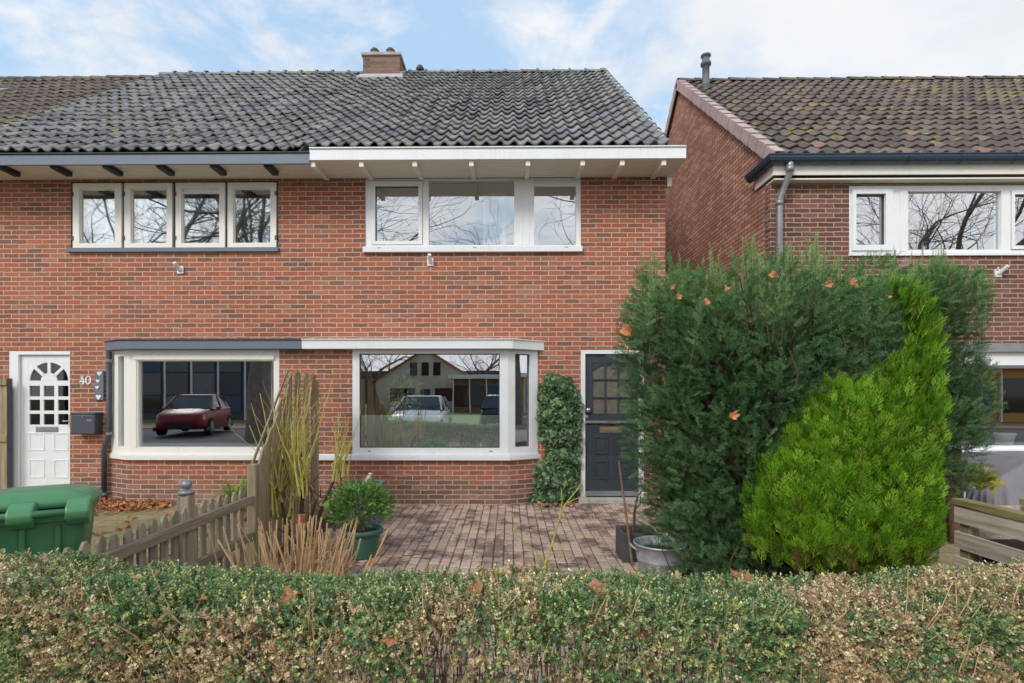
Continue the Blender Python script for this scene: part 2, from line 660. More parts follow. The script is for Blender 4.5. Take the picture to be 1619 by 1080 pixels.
def tile_mat(name, stops, moss=None, mossamt=0.0, rough=0.6):
    t = NT(name)
    uv = t.n('ShaderNodeUVMap', uv_map='UVMap').outputs[0]
    wn_ = t.n('ShaderNodeTexWhiteNoise', noise_dimensions='2D')
    t.l(uv, wn_.inputs['Vector'])
    col = t.ramp(wn_.outputs['Value'], stops)
    p = t.pos()
    fine = t.noise(p, 28, 6, 0.7)
    col = t.mix(0.6, col, t.mix(1.0, col, t.ramp(fine, [(0.3, (0.55, 0.55, 0.55)), (0.72, (1.4, 1.4, 1.4))]), 'MULTIPLY'))
    big = t.noise(p, 0.8, 4, 0.6)
    col = t.mix(t.rng(big, 0.4, 0.7, 0, 0.4), col, t.mix(1.0, col, (0.75, 0.78, 0.72, 1), 'MULTIPLY'))
    lic = t.noise(p, 11, 4, 0.6)
    col = t.mix(t.rng(lic, 0.66, 0.74, 0, 0.5), col, S(168, 166, 150))
    if moss:
        m1 = t.noise(p, 6.5, 6, 0.7)
        m2 = t.noise(p, 0.9, 3, 0.6)
        f = t.math('ADD', m1, t.math('MULTIPLY', t.math('SUBTRACT', m2, 0.5), 0.5))
        col = t.mix(t.rng(f, 0.62 - mossamt * 0.16, 0.70 - mossamt * 0.12, 0, 0.85), col, t.ramp(t.noise(p, 20, 2), [(0.35, moss), (0.7, S(150, 150, 70))]))
    t.bump(t.math('ADD', fine, t.math('MULTIPLY', lic, 0.5)), 0.35, 0.006)
    return t.done(col, t.rng(fine, 0.3, 0.7, rough - 0.12, rough + 0.2), 0.4)


def wood_mat(name, a, b, axis='z', green=None):
    t = NT(name)
    p = t.pos()
    sc = {'x': (2.2, 40, 40), 'y': (40, 2.2, 40), 'z': (40, 40, 2.2)}[axis]
    g = t.noise(t.map(p, sc), 1.0, 6, 0.65)
    oi = t.n('ShaderNodeObjectInfo')
    col = t.ramp(g, [(0.28, tuple(c * 0.55 for c in a[:3]) + (1,)), (0.5, a), (0.74, b)])
    big = t.noise(p, 3.0, 4)
    col = t.mix(t.rng(big, 0.35, 0.7, 0, 0.5), col, t.mix(1.0, col, (0.66, 0.64, 0.6, 1), 'MULTIPLY'))
    v = t.rng(oi.outputs['Random'], 0, 1, 0.78, 1.15)
    cv = t.n('ShaderNodeCombineColor')
    for i in range(3):
        t.l(v, cv.inputs[i])
    col = t.mix(1.0, col, cv.outputs[0], 'MULTIPLY')
    if green:
        gn = t.noise(p, 2.3, 5, 0.6)
        col = t.mix(t.rng(gn, 0.45, 0.7, 0, 0.6), col, green)
    t.bump(g, 0.45, 0.004)
    return t.done(col, 0.85, 0.2)


def leaf_mat(name, rough=0.5, trans=0.25, spec=0.35):
    t = NT(name)
    a = t.n('ShaderNodeAttribute', attribute_name='Col')
    t.done(a.outputs['Color'], rough, spec)
    tr = t.n('ShaderNodeBsdfTranslucent')
    t.l(a.outputs['Color'], tr.inputs['Color'])
    ms = t.n('ShaderNodeMixShader')
    ms.inputs[0].default_value = trans
    t.l(t.b.outputs[0], ms.inputs[1])
    t.l(tr.outputs[0], ms.inputs[2])
    t.l(ms.outputs[0], t.o.inputs['Surface'])
    return t.m


def plain(name, col, rough=0.6, metal=0.0, spec=0.4, var=0.25, scale=6, bump=0.1):
    t = NT(name)
    p = t.pos()
    n_ = t.noise(p, scale, 6, 0.65)
    c = t.mix(1.0, col, t.ramp(n_, [(0.25, (1 - var,) * 3), (0.75, (1 + var,) * 3)]), 'MULTIPLY')
    if bump:
        t.bump(t.noise(p, scale * 6, 4), bump, 0.004)
    return t.done(c, rough, spec, metal)


M = {}
M['brick'] = brick_mat('red_brick', [(0.0, S(130, 98, 87)), (0.16, S(148, 100, 84)), (0.36, S(165, 104, 84)), (0.55, S(171, 106, 83)), (0.72, S(180, 110, 84)), (0.86, S(158, 112, 95)), (1.0, S(178, 125, 101))],
                       S(212, 183, 162), grey_base=True)
M['brick_dark'] = brick_mat('brown_brick', [(0.0, S(98, 72, 66)), (0.3, S(118, 82, 72)), (0.6, S(132, 90, 78)), (0.85, S(122, 92, 83)), (1.0, S(140, 100, 87))],
                            S(190, 168, 152), pale=S(170, 150, 140))
M['brick_side'] = brick_mat('gable_brick', [(0.0, S(164, 122, 106)), (0.35, S(182, 134, 114)), (0.7, S(196, 146, 122)), (1.0, S(206, 160, 138))], S(76, 58, 52))  # same brick as the front, colour lightened to offset the shaded gap
M['brick_chim'] = brick_mat('chimney_brick', [(0.0, S(112, 90, 84)), (0.4, S(130, 104, 95)), (0.8, S(142, 116, 104)), (1.0, S(122, 106, 95))], S(130, 114, 100), moss=S(132, 124, 74))
M['white'] = paint('white_paint', S(228, 228, 226), 0.4, 0.5)
M['upvc'] = paint('white_plastic', S(230, 231, 232), 0.3, 0.45)
M['cream'] = paint('cream_paint', S(232, 229, 221), 0.5, 0.3)
M['soffit'] = paint('soffit_paint', S(230, 224, 211), 0.6, 0.3)
M['slate'] = paint('slate_grey_paint', S(106, 116, 130), 0.42, 0.3)
M['slate_dark'] = paint('dark_grey_paint', S(72, 76, 84), 0.5, 0.3)
M['black'] = paint('black_paint', S(42, 43, 46), 0.45, 0.2)
M['navy'] = paint('navy_door_paint', S(60, 67, 73), 0.3, 0.25)
M['glass'] = glass_mat('window_glass', 0.40)
M['glass_low'] = glass_mat('bay_glass', 0.44)
M['glass_dark'] = glass_mat('dark_glass', 0.03, (0.45, 0.38, 0.32, 1))
M['film'] = film_mat('privacy_film')
M['tile_grey'] = tile_mat('grey_pantile', [(0, S(92, 91, 93)), (0.3, S(117, 116, 117)), (0.65, S(133, 131, 130)), (0.9, S(148, 145, 140)), (1, S(126, 119, 106))], S(104, 108, 72), 0.12, 0.5)
M['tile_brown'] = tile_mat('brown_mossy_tile', [(0, S(78, 70, 66)), (0.35, S(94, 84, 79)), (0.7, S(106, 95, 88)), (0.95, S(120, 102, 92)), (1, S(148, 114, 98))], S(108, 112, 64), 0.35, 0.75)
M['verge'] = tile_mat('verge_tile', [(0, S(168, 146, 143)), (0.5, S(184, 160, 156)), (1, S(192, 168, 163))], None, 0, 0.7)
M['mortar'] = plain('mortar', S(150, 140, 128), 0.95, var=0.35)
M['lead'] = plain('lead_flashing', S(178, 176, 172), 0.6, 0.2, var=0.2)
M['zinc'] = plain('zinc_pipe', S(146, 146, 148), 0.42, 0.5, var=0.2)
M['pipe_dark'] = paint('dark_pipe', S(66, 68, 76), 0.5, 0.3)
M['pipe_grey'] = paint('grey_pipe_plastic', S(98, 102, 106), 0.5, 0.25)
M['gutter'] = paint('blue_grey_gutter', S(54, 70, 86), 0.25, 0.15)
M['stone'] = plain('sill_stone', S(176, 170, 160), 0.85, var=0.25)
M['concrete'] = plain('concrete', S(170, 162, 150), 0.9, var=0.35, scale=9)
M['steel'] = plain('brushed_steel', S(188, 188, 184), 0.3, 0.9, var=0.12)
M['brass'] = plain('aged_brass', S(186, 168, 128), 0.35, 0.8, var=0.2)
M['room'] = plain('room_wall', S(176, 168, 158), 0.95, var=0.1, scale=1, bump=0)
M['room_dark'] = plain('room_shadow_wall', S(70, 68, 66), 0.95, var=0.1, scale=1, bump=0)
M['curtain'] = plain('net_curtain', S(226, 224, 220), 0.95, var=0.06, scale=3, bump=0)
M['wood_z'] = wood_mat('weathered_picket_wood', S(158, 146, 128), S(190, 178, 160), 'z')
M['wood_y'] = wood_mat('weathered_rail_wood', S(158, 145, 127), S(188, 175, 156), 'y')
M['wood_old'] = wood_mat('old_plank_wood', S(158, 141, 116), S(190, 174, 146), 'z', S(148, 142, 96))
M['wood_pale'] = wood_mat('pale_grey_slat_wood', S(196, 184, 170), S(220, 210, 197), 'y')
M['wood_cap'] = wood_mat('greenish_cap_wood', S(158, 142, 100), S(184, 170, 128), 'y', S(132, 130, 74))
M['bin'] = paint('green_bin_plastic', S(66, 116, 78), 0.46, 0.85, (0.55, 0.62, 0.55, 1))
M['bin_lid'] = paint('green_bin_lid_plastic', S(86, 142, 98), 0.36, 0.4, (0.6, 0.7, 0.62, 1))
M['pot_green'] = paint('green_glazed_pot', S(70, 112, 96), 0.3, 0.4)
M['planter_grey'] = plain('grey_planter', S(112, 118, 126), 0.7, var=0.2)
M['planter_dark'] = plain('dark_planter', S(78, 76, 74), 0.75, var=0.3)
M['galv'] = plain('galvanised_steel', S(182, 188, 192), 0.42, 0.45, var=0.3, scale=14)
M['tarp'] = plain('grey_tarpaulin', S(122, 119, 124), 0.6, var=0.12, scale=5, bump=0.2)
M['terracotta'] = plain('terracotta', S(176, 112, 84), 0.85, var=0.2)
M['white_pot'] = plain('white_pot', S(214, 212, 206), 0.5, var=0.1)
M['soil'] = plain('dark_soil', S(58, 48, 40), 0.98, var=0.5, scale=30, bump=0.9)
M['bark'] = plain('brown_bark', S(96, 76, 60), 0.95, var=0.45, scale=18, bump=0.8)
M['bark_grey'] = plain('grey_tree_bark', S(122, 114, 106), 0.95, var=0.35, scale=6, bump=0.6)
M['twig_yellow'] = plain('yellow_green_twig', S(186, 176, 90), 0.6, var=0.35, scale=9)
M['twig_straw'] = plain('dry_straw_stem', S(198, 164, 122), 0.8, var=0.35, scale=14)
M['twig_brown'] = plain('brown_twig', S(136, 108, 82), 0.85, var=0.35, scale=14)
M['leaf'] = leaf_mat('foliage_leaf', 0.45, 0.22)
M['needle'] = leaf_mat('needle_leaf', 0.55, 0.15)
M['dry'] = leaf_mat('dry_leaf', 0.7, 0.2, 0.2)
M['rubber'] = plain('black_rubber', S(30, 30, 32), 0.8, var=0.2)
M['car_red'] = paint('red_car_paint', S(120, 26, 36), 0.4, 0.05)
M['car_white'] = paint('silver_white_car_paint', S(222, 224, 228), 0.18, 0.05)
M['car_glass'] = plain('car_window_glass', S(26, 30, 34), 0.06, 0.0, 0.8, var=0.0, bump=0)
M['lamp_glass'] = plain('headlamp_glass', S(220, 224, 228), 0.1, 0.4, 0.6, var=0.0, bump=0)
M['facade_far'] = plain('pale_render', S(196, 186, 170), 0.9, var=0.15, scale=1.5)
M['roof_far'] = tile_mat('red_tile_far', [(0, S(142, 76, 58)), (1, S(168, 92, 70))], None, 0, 0.8)
M['blue_far'] = plain('blue_panel', S(64, 84, 108), 0.6, var=0.1)
M['orange_far'] = plain('ochre_panel', S(190, 140, 80), 0.7, var=0.1)
# ------------------------------------------------------------------ ground, paving, street
def slab(name, x0, x1, y0, y1, z, mat, th=0.3, kind='structure'):
    m = MB()
    m.box(x0, x1, y0, y1, z - th, z)
    return tag(m.build(name, mat), kind=kind)


def ground_mat():
    t = NT('earth_ground')
    p = t.pos()
    n1 = t.noise(p, 2.5, 8, 0.65)
    n2 = t.noise(p, 14, 6, 0.7)
    c = t.ramp(n1, [(0.3, S(112, 100, 76)), (0.5, S(126, 118, 82)), (0.7, S(140, 128, 100))])
    c = t.mix(0.6, c, t.mix(1.0, c, t.ramp(n2, [(0.3, (0.55,) * 3), (0.7, (1.3,) * 3)]), 'MULTIPLY'))
    t.bump(n2, 0.6, 0.02)
    return t.done(c, 0.95, 0.2)


def mossy_paving_mat():
    t = NT('mossy_paving')
    p = t.pos()
    br = t.n('ShaderNodeTexBrick')
    br.offset = 0.5
    br.inputs['Color1'].default_value, br.inputs['Color2'].default_value = (0, 0, 0, 1), (1, 1, 1, 1)
    br.inputs['Scale'].default_value = 1
    br.inputs['Mortar Size'].default_value = 0.008
    br.inputs['Mortar Smooth'].default_value = 0.4
    br.inputs['Brick Width'].default_value = 0.3
    br.inputs['Row Height'].default_value = 0.3
    t.l(p, br.inputs['Vector'])
    n1 = t.noise(p, 1.8, 8, 0.65)
    n2 = t.noise(p, 22, 6, 0.7)
    c = t.ramp(br.outputs['Color'], [(0, S(150, 134, 106)), (1, S(170, 152, 122))])
    c = t.mix(t.rng(n1, 0.4, 0.62, 0, 0.8), c, S(136, 130, 78))
    c = t.mix(0.6, c, t.mix(1.0, c, t.ramp(n2, [(0.3, (0.6,) * 3), (0.7, (1.25,) * 3)]), 'MULTIPLY'))
    c = t.mix(t.math('MULTIPLY', br.outputs['Fac'], 0.7), c, S(92, 92, 60))
    t.bump(t.math('SUBTRACT', t.math('MULTIPLY', n2, 0.6), br.outputs['Fac']), 0.5, 0.01)
    return t.done(c, 0.95, 0.2)


def paver_mat():
    t = NT('brick_pavers')
    uv = t.n('ShaderNodeUVMap', uv_map='UVMap').outputs[0]
    w = t.n('ShaderNodeTexWhiteNoise', noise_dimensions='2D')
    t.l(uv, w.inputs['Vector'])
    c = t.ramp(w.outputs['Value'], [(0, S(156, 128, 112)), (0.4, S(188, 158, 140)), (0.8, S(206, 178, 158)), (1, S(178, 160, 144))])
    p = t.pos()
    n1 = t.noise(p, 35, 6, 0.7)
    c = t.mix(0.55, c, t.mix(1.0, c, t.ramp(n1, [(0.3, (0.65,) * 3), (0.7, (1.3,) * 3)]), 'MULTIPLY'))
    n2 = t.noise(p, 2.6, 7, 0.7)
    c = t.mix(t.rng(n2, 0.49, 0.57, 0, 0.75), c, S(88, 72, 66))          # dark algae stains
    n3 = t.noise(p, 4.5, 4, 0.6)
    c = t.mix(t.rng(n3, 0.6, 0.75, 0, 0.4), c, S(128, 122, 92))
    t.bump(n1, 0.4, 0.004)
    return t.done(c, t.rng(n2, 0.4, 0.65, 0.85, 0.6), 0.35)


m = MB()
m.add([(-300, -300, -0.06), (300, -300, -0.06), (300, 300, -0.06), (-300, 300, -0.06)], [(0, 1, 2, 3)])
tag(m.build('ground', ground_mat()), kind='structure')
slab('garden_ground', -9.5, -2.25, -5.2, 0.0, 0.0, mossy_paving_mat(), 0.05)
slab('side_ground', 2.9, 14, -5.2, 0.0, -0.004, bpy.data.materials['mossy_paving'], 0.05)

# block paving, every paver bevelled, on a sand bed
slab('paving_bed', -2.2, 2.9, -5.2, 0.0, -0.012, plain('joint_sand', S(74, 62, 54), 0.95, var=0.4, scale=20), 0.04)
mp = MB()
ids = []
px_, col = -2.05, 0
while px_ < 2.85:
    w = 0.0955 + random.uniform(-0.004, 0.004)
    y = -5.15 + random.uniform(0, 0.2)
    r = 0
    while y < -0.02:
        L = 0.200 + random.uniform(-0.008, 0.008)
        g, bv = 0.0032, 0.008
        a, b, c_, d = px_ + g, px_ + w - g, y + g, min(y + L - g - 0.017, -0.005)
        if d - c_ > 0.05 and not (a < -1.1 and d < -3.25):
            h = 0.006 * mnoise.noise(Vector((a * 1.3, c_ * 1.3, 0))) + random.uniform(-0.0025, 0.0025)
            tl = [random.uniform(-0.002, 0.002) for _ in range(4)]
            jx = random.uniform(-0.002, 0.002)
            V = [(a + jx, c_, -0.02), (b + jx, c_, -0.02), (b + jx, d, -0.02), (a + jx, d, -0.02),
                 (a + jx, c_, h - bv + tl[0]), (b + jx, c_, h - bv + tl[1]), (b + jx, d, h - bv + tl[2]), (a + jx, d, h - bv + tl[3]),
                 (a + bv + jx, c_ + bv * 2, h + tl[0]), (b - bv + jx, c_ + bv * 2, h + tl[1]), (b - bv + jx, d - bv * 2, h + tl[2]), (a + bv + jx, d - bv * 2, h + tl[3])]
            mp.add(V, [(0, 1, 5, 4), (1, 2, 6, 5), (2, 3, 7, 6), (3, 0, 4, 7), (4, 5, 9, 8), (5, 6, 10, 9), (6, 7, 11, 10), (7, 4, 8, 11), (8, 9, 10, 11)])
            ids += [(col + .5, r + .5)] * 36
        y += L
        r += 1
    px_ += w
    col += 1
pav = mp.build('paving', paver_mat())
pav.data.uv_layers['UVMap'].data.foreach_set('uv', np.array(ids, np.float32).ravel())
tag(pav, kind='structure')

# soil bed with concrete edging at the front left, soil strip behind the hedge
bx0, bx1, by0, by1 = -2.12, -1.12, -5.1, -3.2
slab('soil_bed', bx0, bx1, by0, by1, 0.004, M['soil'], 0.05)
m = MB()
m.box(bx1, bx1 + 0.055, by0, -2.98, -0.05, 0.022)
m.box(bx0 + 0.6, bx1, by1, by1 + 0.055, -0.05, 0.020)
tag(m.build('kerb', M['concrete'], bevel=0.006), kind='structure')
slab('hedge_bed', -9.5, 9.5, -6.1, -5.2, -0.008, M['soil'], 0.05)
asph = plain('asphalt', S(84, 84, 86), 0.9, var=0.25, scale=40, bump=0.4)
slab('pavement', -60, 60, -9.6, -6.15, 0.002, plain('pavement_tiles', S(150, 146, 140), 0.9, var=0.2, scale=6), 0.05)
slab('road', -60, 60, -16.8, -9.7, -0.03, asph, 0.03)
slab('parking_strip', -60, 60, -21.5, -17.0, 0.004, plain('parking_brick', S(140, 112, 100), 0.9, var=0.25, scale=12), 0.05)
slab('lawn', -60, 60, -46, -21.7, 0.0, plain('lawn_green', S(96, 116, 62), 0.95, var=0.35, scale=8, bump=0.5), 0.05)

# ------------------------------------------------------------------ pantile roofs
def tile_roof(name, x0, x1, eave, ridge, tw, rows, amp, mat, parent, thick=0.02, lift=0.032, jit=1.0, skew=0.55):
    """S-profile pantiles: one mesh, one small grid per tile; eave/ridge = (Y,Z)"""
    ey, ez = eave
    ry, rz = ridge
    Ls = math.hypot(ry - ey, rz - ez)
    sy, sz = (ry - ey) / Ls, (rz - ez) / Ls
    ny, nz = -sz, sy
    cols = max(1, round((x1 - x0) / tw))
    tw = (x1 - x0) / cols
    L = Ls / rows
    K = 11
    us = [k / (K - 1) for k in range(K)]
    prof = [(-amp * 0.75 * math.sin(PI * u / 0.56)) if u < 0.56 else amp * 1.15 * math.sin(PI * (u - 0.56) / 0.44) for u in us]
    mb = MB()
    uv = []
    for r in range(rows):
        for c in range(cols):
            xo = x0 + c * tw
            sag = 0.012 * mnoise.noise(Vector((xo * 0.5, r * 0.25, 3.3))) + random.uniform(-0.003, 0.003) * jit
            ds = random.uniform(-0.009, 0.009) * jit
            rot = random.uniform(-0.012, 0.012) * jit
            dl = lift + random.uniform(-0.003, 0.007) * jit
            V = []
            for (s, hh) in ((r * L + ds, dl - thick), (r * L + ds, dl), (r * L + ds + 0.012, dl + 0.003), (r * L + L * 0.5, dl * 0.62), (r * L + L + 0.035, 0.004)):
                for k in range(K):
                    h = prof[k] + hh + sag
                    x = xo + us[k] * tw * 1.04 + rot * (s - r * L)
                    s2 = s + rot * us[k]
                    V.append((x, ey + sy * s2 + ny * h, ez + sz * s2 + nz * h))
            F = []
            for j in range(4):
                for k in range(K - 1):
                    a = j * K + k
                    F.append((a, a + 1, a + K + 1, a + K))
            mb.add(V, F)
            uv += [(c + .5, r + .5)] * (4 * len(F))
    # roof deck and rear slope
    o = 0.06
    n0 = len(mb.f)
    by, bz = 2 * ry - ey, ez
    mb.hexa([(x0 + .02, ey + 0.05, ez - o), (x1 - .02, ey + 0.05, ez - o), (x1 - .02, ry, rz - o), (x0 + .02, ry, rz - o),
             (x0 + .02, ey + 0.05, ez - o + .03), (x1 - .02, ey + 0.05, ez - o + .03), (x1 - .02, ry, rz - o + .03), (x0 + .02, ry, rz - o + .03)])
    mb.hexa([(x0, by, bz - o), (x1, by, bz - o), (x1, ry, rz - o), (x0, ry, rz - o),
             (x0, by, bz + .03), (x1, by, bz + .03), (x1, ry, rz + .03), (x0, ry, rz + .03)])
    uv += [(.5, .5)] * 48
    ob = mb.build(name, mat, parent, smooth=False)
    ob.data.uv_layers['UVMap'].data.foreach_set('uv', np.array(uv, np.float32).ravel())
    sm = np.zeros(len(ob.data.polygons), bool)
    q = np.arange(n0) % (4 * (K - 1))
    sm[:n0] = q >= 2 * (K - 1)
    ob.data.polygons.foreach_set('use_smooth', sm)
    return ob


def ridge_tiles(name, x0, x1, y, z, rad, step, mat, parent, bumpy=True):
    mb = MB()
    uv = []
    x, i = x0, 0
    while x < x1 - 0.01:
        xe = min(x + step, x1)
        dz = random.uniform(-0.008, 0.008)
        n_ = 10
        prof = [(x, rad), (xe - 0.045, rad * 0.94), (xe - 0.045, rad * 1.22), (xe + 0.005, rad * 1.20)] if bumpy else [(x, rad * 1.12), (x + .05, rad * 1.12), (xe + .02, rad * 0.95)]
        V, F = [], []
        for (xx, rr) in prof:
            for k in range(n_ + 1):
                a = PI * (k / n_)
                V.append((xx, y + rr * 1.15 * math.cos(a), z + dz + rr * 0.9 * math.sin(a) - 0.045))
        for j in range(len(prof) - 1):
            for k in range(n_):
                a = j * (n_ + 1) + k
                F.append((a, a + n_ + 1, a + n_ + 2, a + 1))
        mb.add(V, F)
        uv += [(i + .5, 77.5)] * (4 * len(F))
        x = xe
        i += 1
    ob = mb.build(name, mat, parent)
    ob.data.uv_layers['UVMap'].data.foreach_set('uv', np.array(uv, np.float32).ravel())
    return ob


# ------------------------------------------------------------------ windows, doors
FO, FU, FN = (0, 0), (1, 0), (0, -1)      # facade frame: u = world X, outward = -Y


def window(parent, Y, outer, holes, frame_mat, glass, name='window', depth=0.09, proud=0.0, sash=None, sill=None, frame_label=None):
    """fixed frame with panes; outer/holes in pixels (x0,x1,y0,y1) on plane Y"""
    w = lambda q: (X(q[0], Y), X(q[1], Y), Z(q[3], Y, q[0]), Z(q[2], Y, q[0]))
    O = w(outer)
    H = [w(h) for h in holes]
    mb = MB()
    mb.sheet((0, Y), FU, FN, *O, proud, proud - depth, H)
    fr = mb.build(name, frame_mat, parent, bevel=0.004)
    for h in (sash or H):
        g = MB()
        g.obox((0, Y), FU, FN, h[0] - .005, h[1] + .005, h[2] - .005, h[3] + .005, proud - 0.045, proud - 0.053)
        g.build('pane', glass, fr)
    return fr, O, H


def panel_frame(mb, o, u, n, u0, u1, z0, z1, d, w=0.022, h=0.008):
    """raised moulding rectangle on a door"""
    for a, b, c, e in ((u0, u1, z0, z0 + w), (u0, u1, z1 - w, z1), (u0, u0 + w, z0 + w, z1 - w), (u1 - w, u1, z0 + w, z1 - w)):
        mb.obox(o, u, n, a, b, c, e, d + h, d - 0.005)


def room(parent, x0, x1, y0, y1, z0, z1, mat):
    mb = MB()
    vs = [(x0, y0, z0), (x1, y0, z0), (x1, y1, z0), (x0, y1, z0), (x0, y0, z1), (x1, y0, z1), (x1, y1, z1), (x0, y1, z1)]
    mb.add(vs, [(0, 1, 2, 3), (4, 7, 6, 5), (1, 5, 6, 2), (2, 6, 7, 3), (3, 7, 4, 0)])
    return mb.build('room_interior', mat, parent)


# ------------------------------------------------------------------ the pair of houses
XL = -7.62
XP = at(491, 400, 0).x            # party line
XR = at(1052, 420, 0).x           # right corner
ZT = Z(281, 0)                    # top of brickwork
EAVE = (-0.58, Z(231, -0.58))
RIDGE = (4.09, Z(115, 4.09))
BAY = -0.2
zb0, zb1 = Z(727.5, BAY), Z(552, BAY)       # bay sill underside, canopy underside
L0, L1 = X(176, 0), X(205, BAY)
R1, R0 = X(803, BAY), X(850, 0)

up_l = (X(112), X(440), Z(397), Z(284.5))
up_r = (X(577.5), X(918.5), Z(398), Z(279.5))
door_l = (X(13.8), X(110.5), 0.0, Z(554))
door_r = (X(918), X(1018), 0.0, Z(552.5))

house_l = thing('brick_house', 'red brick house number 40 with white arched-glass door and slate-grey fascia', 'house', (XP - 2.4, 0, 0), 'red brick houses in the row')
house_r = thing('brick_house', 'red brick house with dark blue panelled door and white fascia, behind the paved front garden', 'house', (XP + 2.4, 0, 0), 'red brick houses in the row')

bay_open_l = (X(182), XP - 0.4, zb0, zb1)
bay_open_r = (X(560), X(842), zb0, zb1)
mb = MB()
mb.sheet((0, 0), FU, FN, XL, XP, -0.1, ZT, 0, -0.14, [up_l, door_l, bay_open_l])
mb.box(XL, XL + 0.15, 0.14, 8.6, -0.1, ZT)
mb.prism([(0.0, ZT), (8.6, ZT), (4.1, RIDGE[1] - 0.12)], lambda p, a: (a, p[0], p[1]), XL, XL + 0.15)
mb.box(XL, XP, 8.45, 8.6, -0.1, ZT)
mb.build('wall', M['brick'], house_l)
mb = MB()
mb.sheet((0, 0), FU, FN, XP, XR, -0.1, ZT, 0, -0.14, [up_r, door_r, bay_open_r])
mb.box(XR - 0.15, XR, 0.14, 8.6, -0.1, ZT)
mb.prism([(0.0, ZT + .002), (8.6, ZT + .002), (4.1, RIDGE[1] - 0.12)], lambda p, a: (a, p[0], p[1]), XR - 0.15, XR)
mb.box(XP, XR, 8.45, 8.6, -0.1, ZT)
mb.build('wall', M['brick'], house_r)

XRR = at(1061, 228, -0.58).x
XRL = -7.60
tile_roof('roof', XRL, XP, (EAVE[0], EAVE[1] - 0.045), RIDGE, 0.183, 19, 0.027, M['tile_grey'], house_l, jit=1.5, lift=0.042)
rf_r = tile_roof('roof', XP, XRR, EAVE, RIDGE, 0.183, 19, 0.027, M['tile_grey'], house_r, lift=0.042)
ridge_tiles('ridge', XRL, XP, RIDGE[0], RIDGE[1], 0.10, 0.345, M['tile_grey'], house_l)
ridge_tiles('ridge', XP, XRR - 0.02, RIDGE[0], RIDGE[1], 0.10, 0.345, M['tile_grey'], house_r)

# eaves
FY = -0.6
def eaves(house, x0, x1, ytop, ybot, fas, sof, lip):
    mb = MB()
    z0, z1 = Z(ybot, FY), Z(ytop, FY)
    mb.box(x0, x1, FY, FY + 0.03, z0, z1)
    mb.build('fascia', fas, house, bevel=0.003)
    mb = MB()
    mb.box(x0, x1, FY - 0.018, FY + 0.06, z1 + 0.001, z1 + 0.018)
    mb.build('gutter_lip', lip, house, bevel=0.003)
    mb = MB()
    mb.box(x0, x1, FY + 0.032, 0.1, ZT + 0.002, ZT + 0.03)
    for k in range(1, 6):
        yy = FY + 0.03 + k * 0.1
        mb.box(x0, x1, yy, yy + 0.004, ZT - 0.001, ZT + 0.002)
    mb.build('soffit', sof, house)
    return z0


XE = at(1085, 240, FY).x
fz = eaves(house_l, XL - 0.05, X(489, FY), 240.5, 257.0, M['slate'], M['soffit'], M['black'])
eaves(house_r, X(489, FY) + 0.002, XE, 234, 251.5, M['upvc'], M['soffit'], M['white'])
mb = MB()
mb.box(XR + 0.0, XE - 0.005, FY + 0.03, 2.0, ZT + 0.031, ZT + 0.05)
mb.box(XR + 0.02, XR + 0.08, -0.02, 0.05, ZT - 0.14, ZT)
mb.build('eaves_end', M['soffit'], house_r)
for px in (33, 115, 195, 277, 359, 441):
    xb = X(px, -0.26)
    mb = MB()
    zt = ZT + 0.001
    mb.prism([(FY + 0.06, zt), (FY + 0.06, zt - 0.05), (FY + 0.09, zt - 0.06), (-0.26, zt - 0.065), (-0.26, zt)], lambda p, a: (a, p[0], p[1]), xb - 0.085, xb)
    mb.build('bracket', M['black'], house_l, bevel=0.003)
for px in (493, 570, 655, 745, 835, 922, 985, 1051):
    xb = X(px, FY)
    mb = MB()
    zt = ZT + 0.001
    mb.prism([(FY + 0.033, zt), (FY + 0.033, zt - 0.075), (FY + 0.06, zt - 0.085), (-0.004, zt - 0.03), (-0.004, zt)], lambda p, a: (a, p[0], p[1]), xb - 0.030, xb + 0.030)
    mb.build('bracket', M['soffit'], house_r, bevel=0.003)

# chimney on the party line
CY = 3.56
cx0, cx1 = X(574, CY), X(632, CY)
cz1 = Z(82, CY)
ch = MB()
ch.box(cx0, cx1, CY, CY + 0.62, 7.3, cz1 - 0.06)
chim = ch.build('chimney', M['brick_chim'], house_r)
ch = MB()
ch.box(cx0 - 0.035, cx1 + 0.035, CY - 0.035, CY + 0.655, cz1 - 0.06, cz1)
ch.build('chimney_cap', M['concrete'], chim, bevel=0.01)
for px in (592.5, 617.5):
    c = at(px, 78, CY + 0.25)
    q = MB()
    q.lathe([(0.0, 0), (0.075, 0), (0.062, 0.02), (0.06, 0.13), (0.062, 0.131), (0.088, 0.135), (0.09, 0.19), (0.06, 0.235), (0, 0.245)], (c.x, CY + 0.25, cz1), 14)
    q.build('chimney_pot', [M['lead']], chim, smooth=True)
    q = MB()
    q.lathe([(0.0, 0.155), (0.093, 0.155), (0.094, 0.20), (0.06, 0.24), (0, 0.25)], (c.x, CY + 0.25, cz1), 14)
    q.build('pot_cowl', M['pipe_dark'], chim, smooth=True)
ch = MB()
zf = Z(121, CY - 0.02)
ch.hexa([(cx0 - 0.10, CY - 0.16, zf - 0.12), (cx1 + 0.10, CY - 0.16, zf - 0.12), (cx1 + 0.07, CY - 0.003, zf + 0.0), (cx0 - 0.07, CY - 0.003, zf + 0.0),
         (cx0 - 0.10, CY - 0.18, zf - 0.08), (cx1 + 0.10, CY - 0.18, zf - 0.08), (cx1 + 0.05, CY - 0.003, zf + 0.09), (cx0 - 0.05, CY - 0.003, zf + 0.09)])
ch.bar((cx1 + 0.02, CY + 0.02, zf + 0.05), (cx1 + 0.02, CY + 0.6, zf + 0.45), 0.04, 0.14)
ch.build('flashing', M['lead'], chim)
ch = MB()
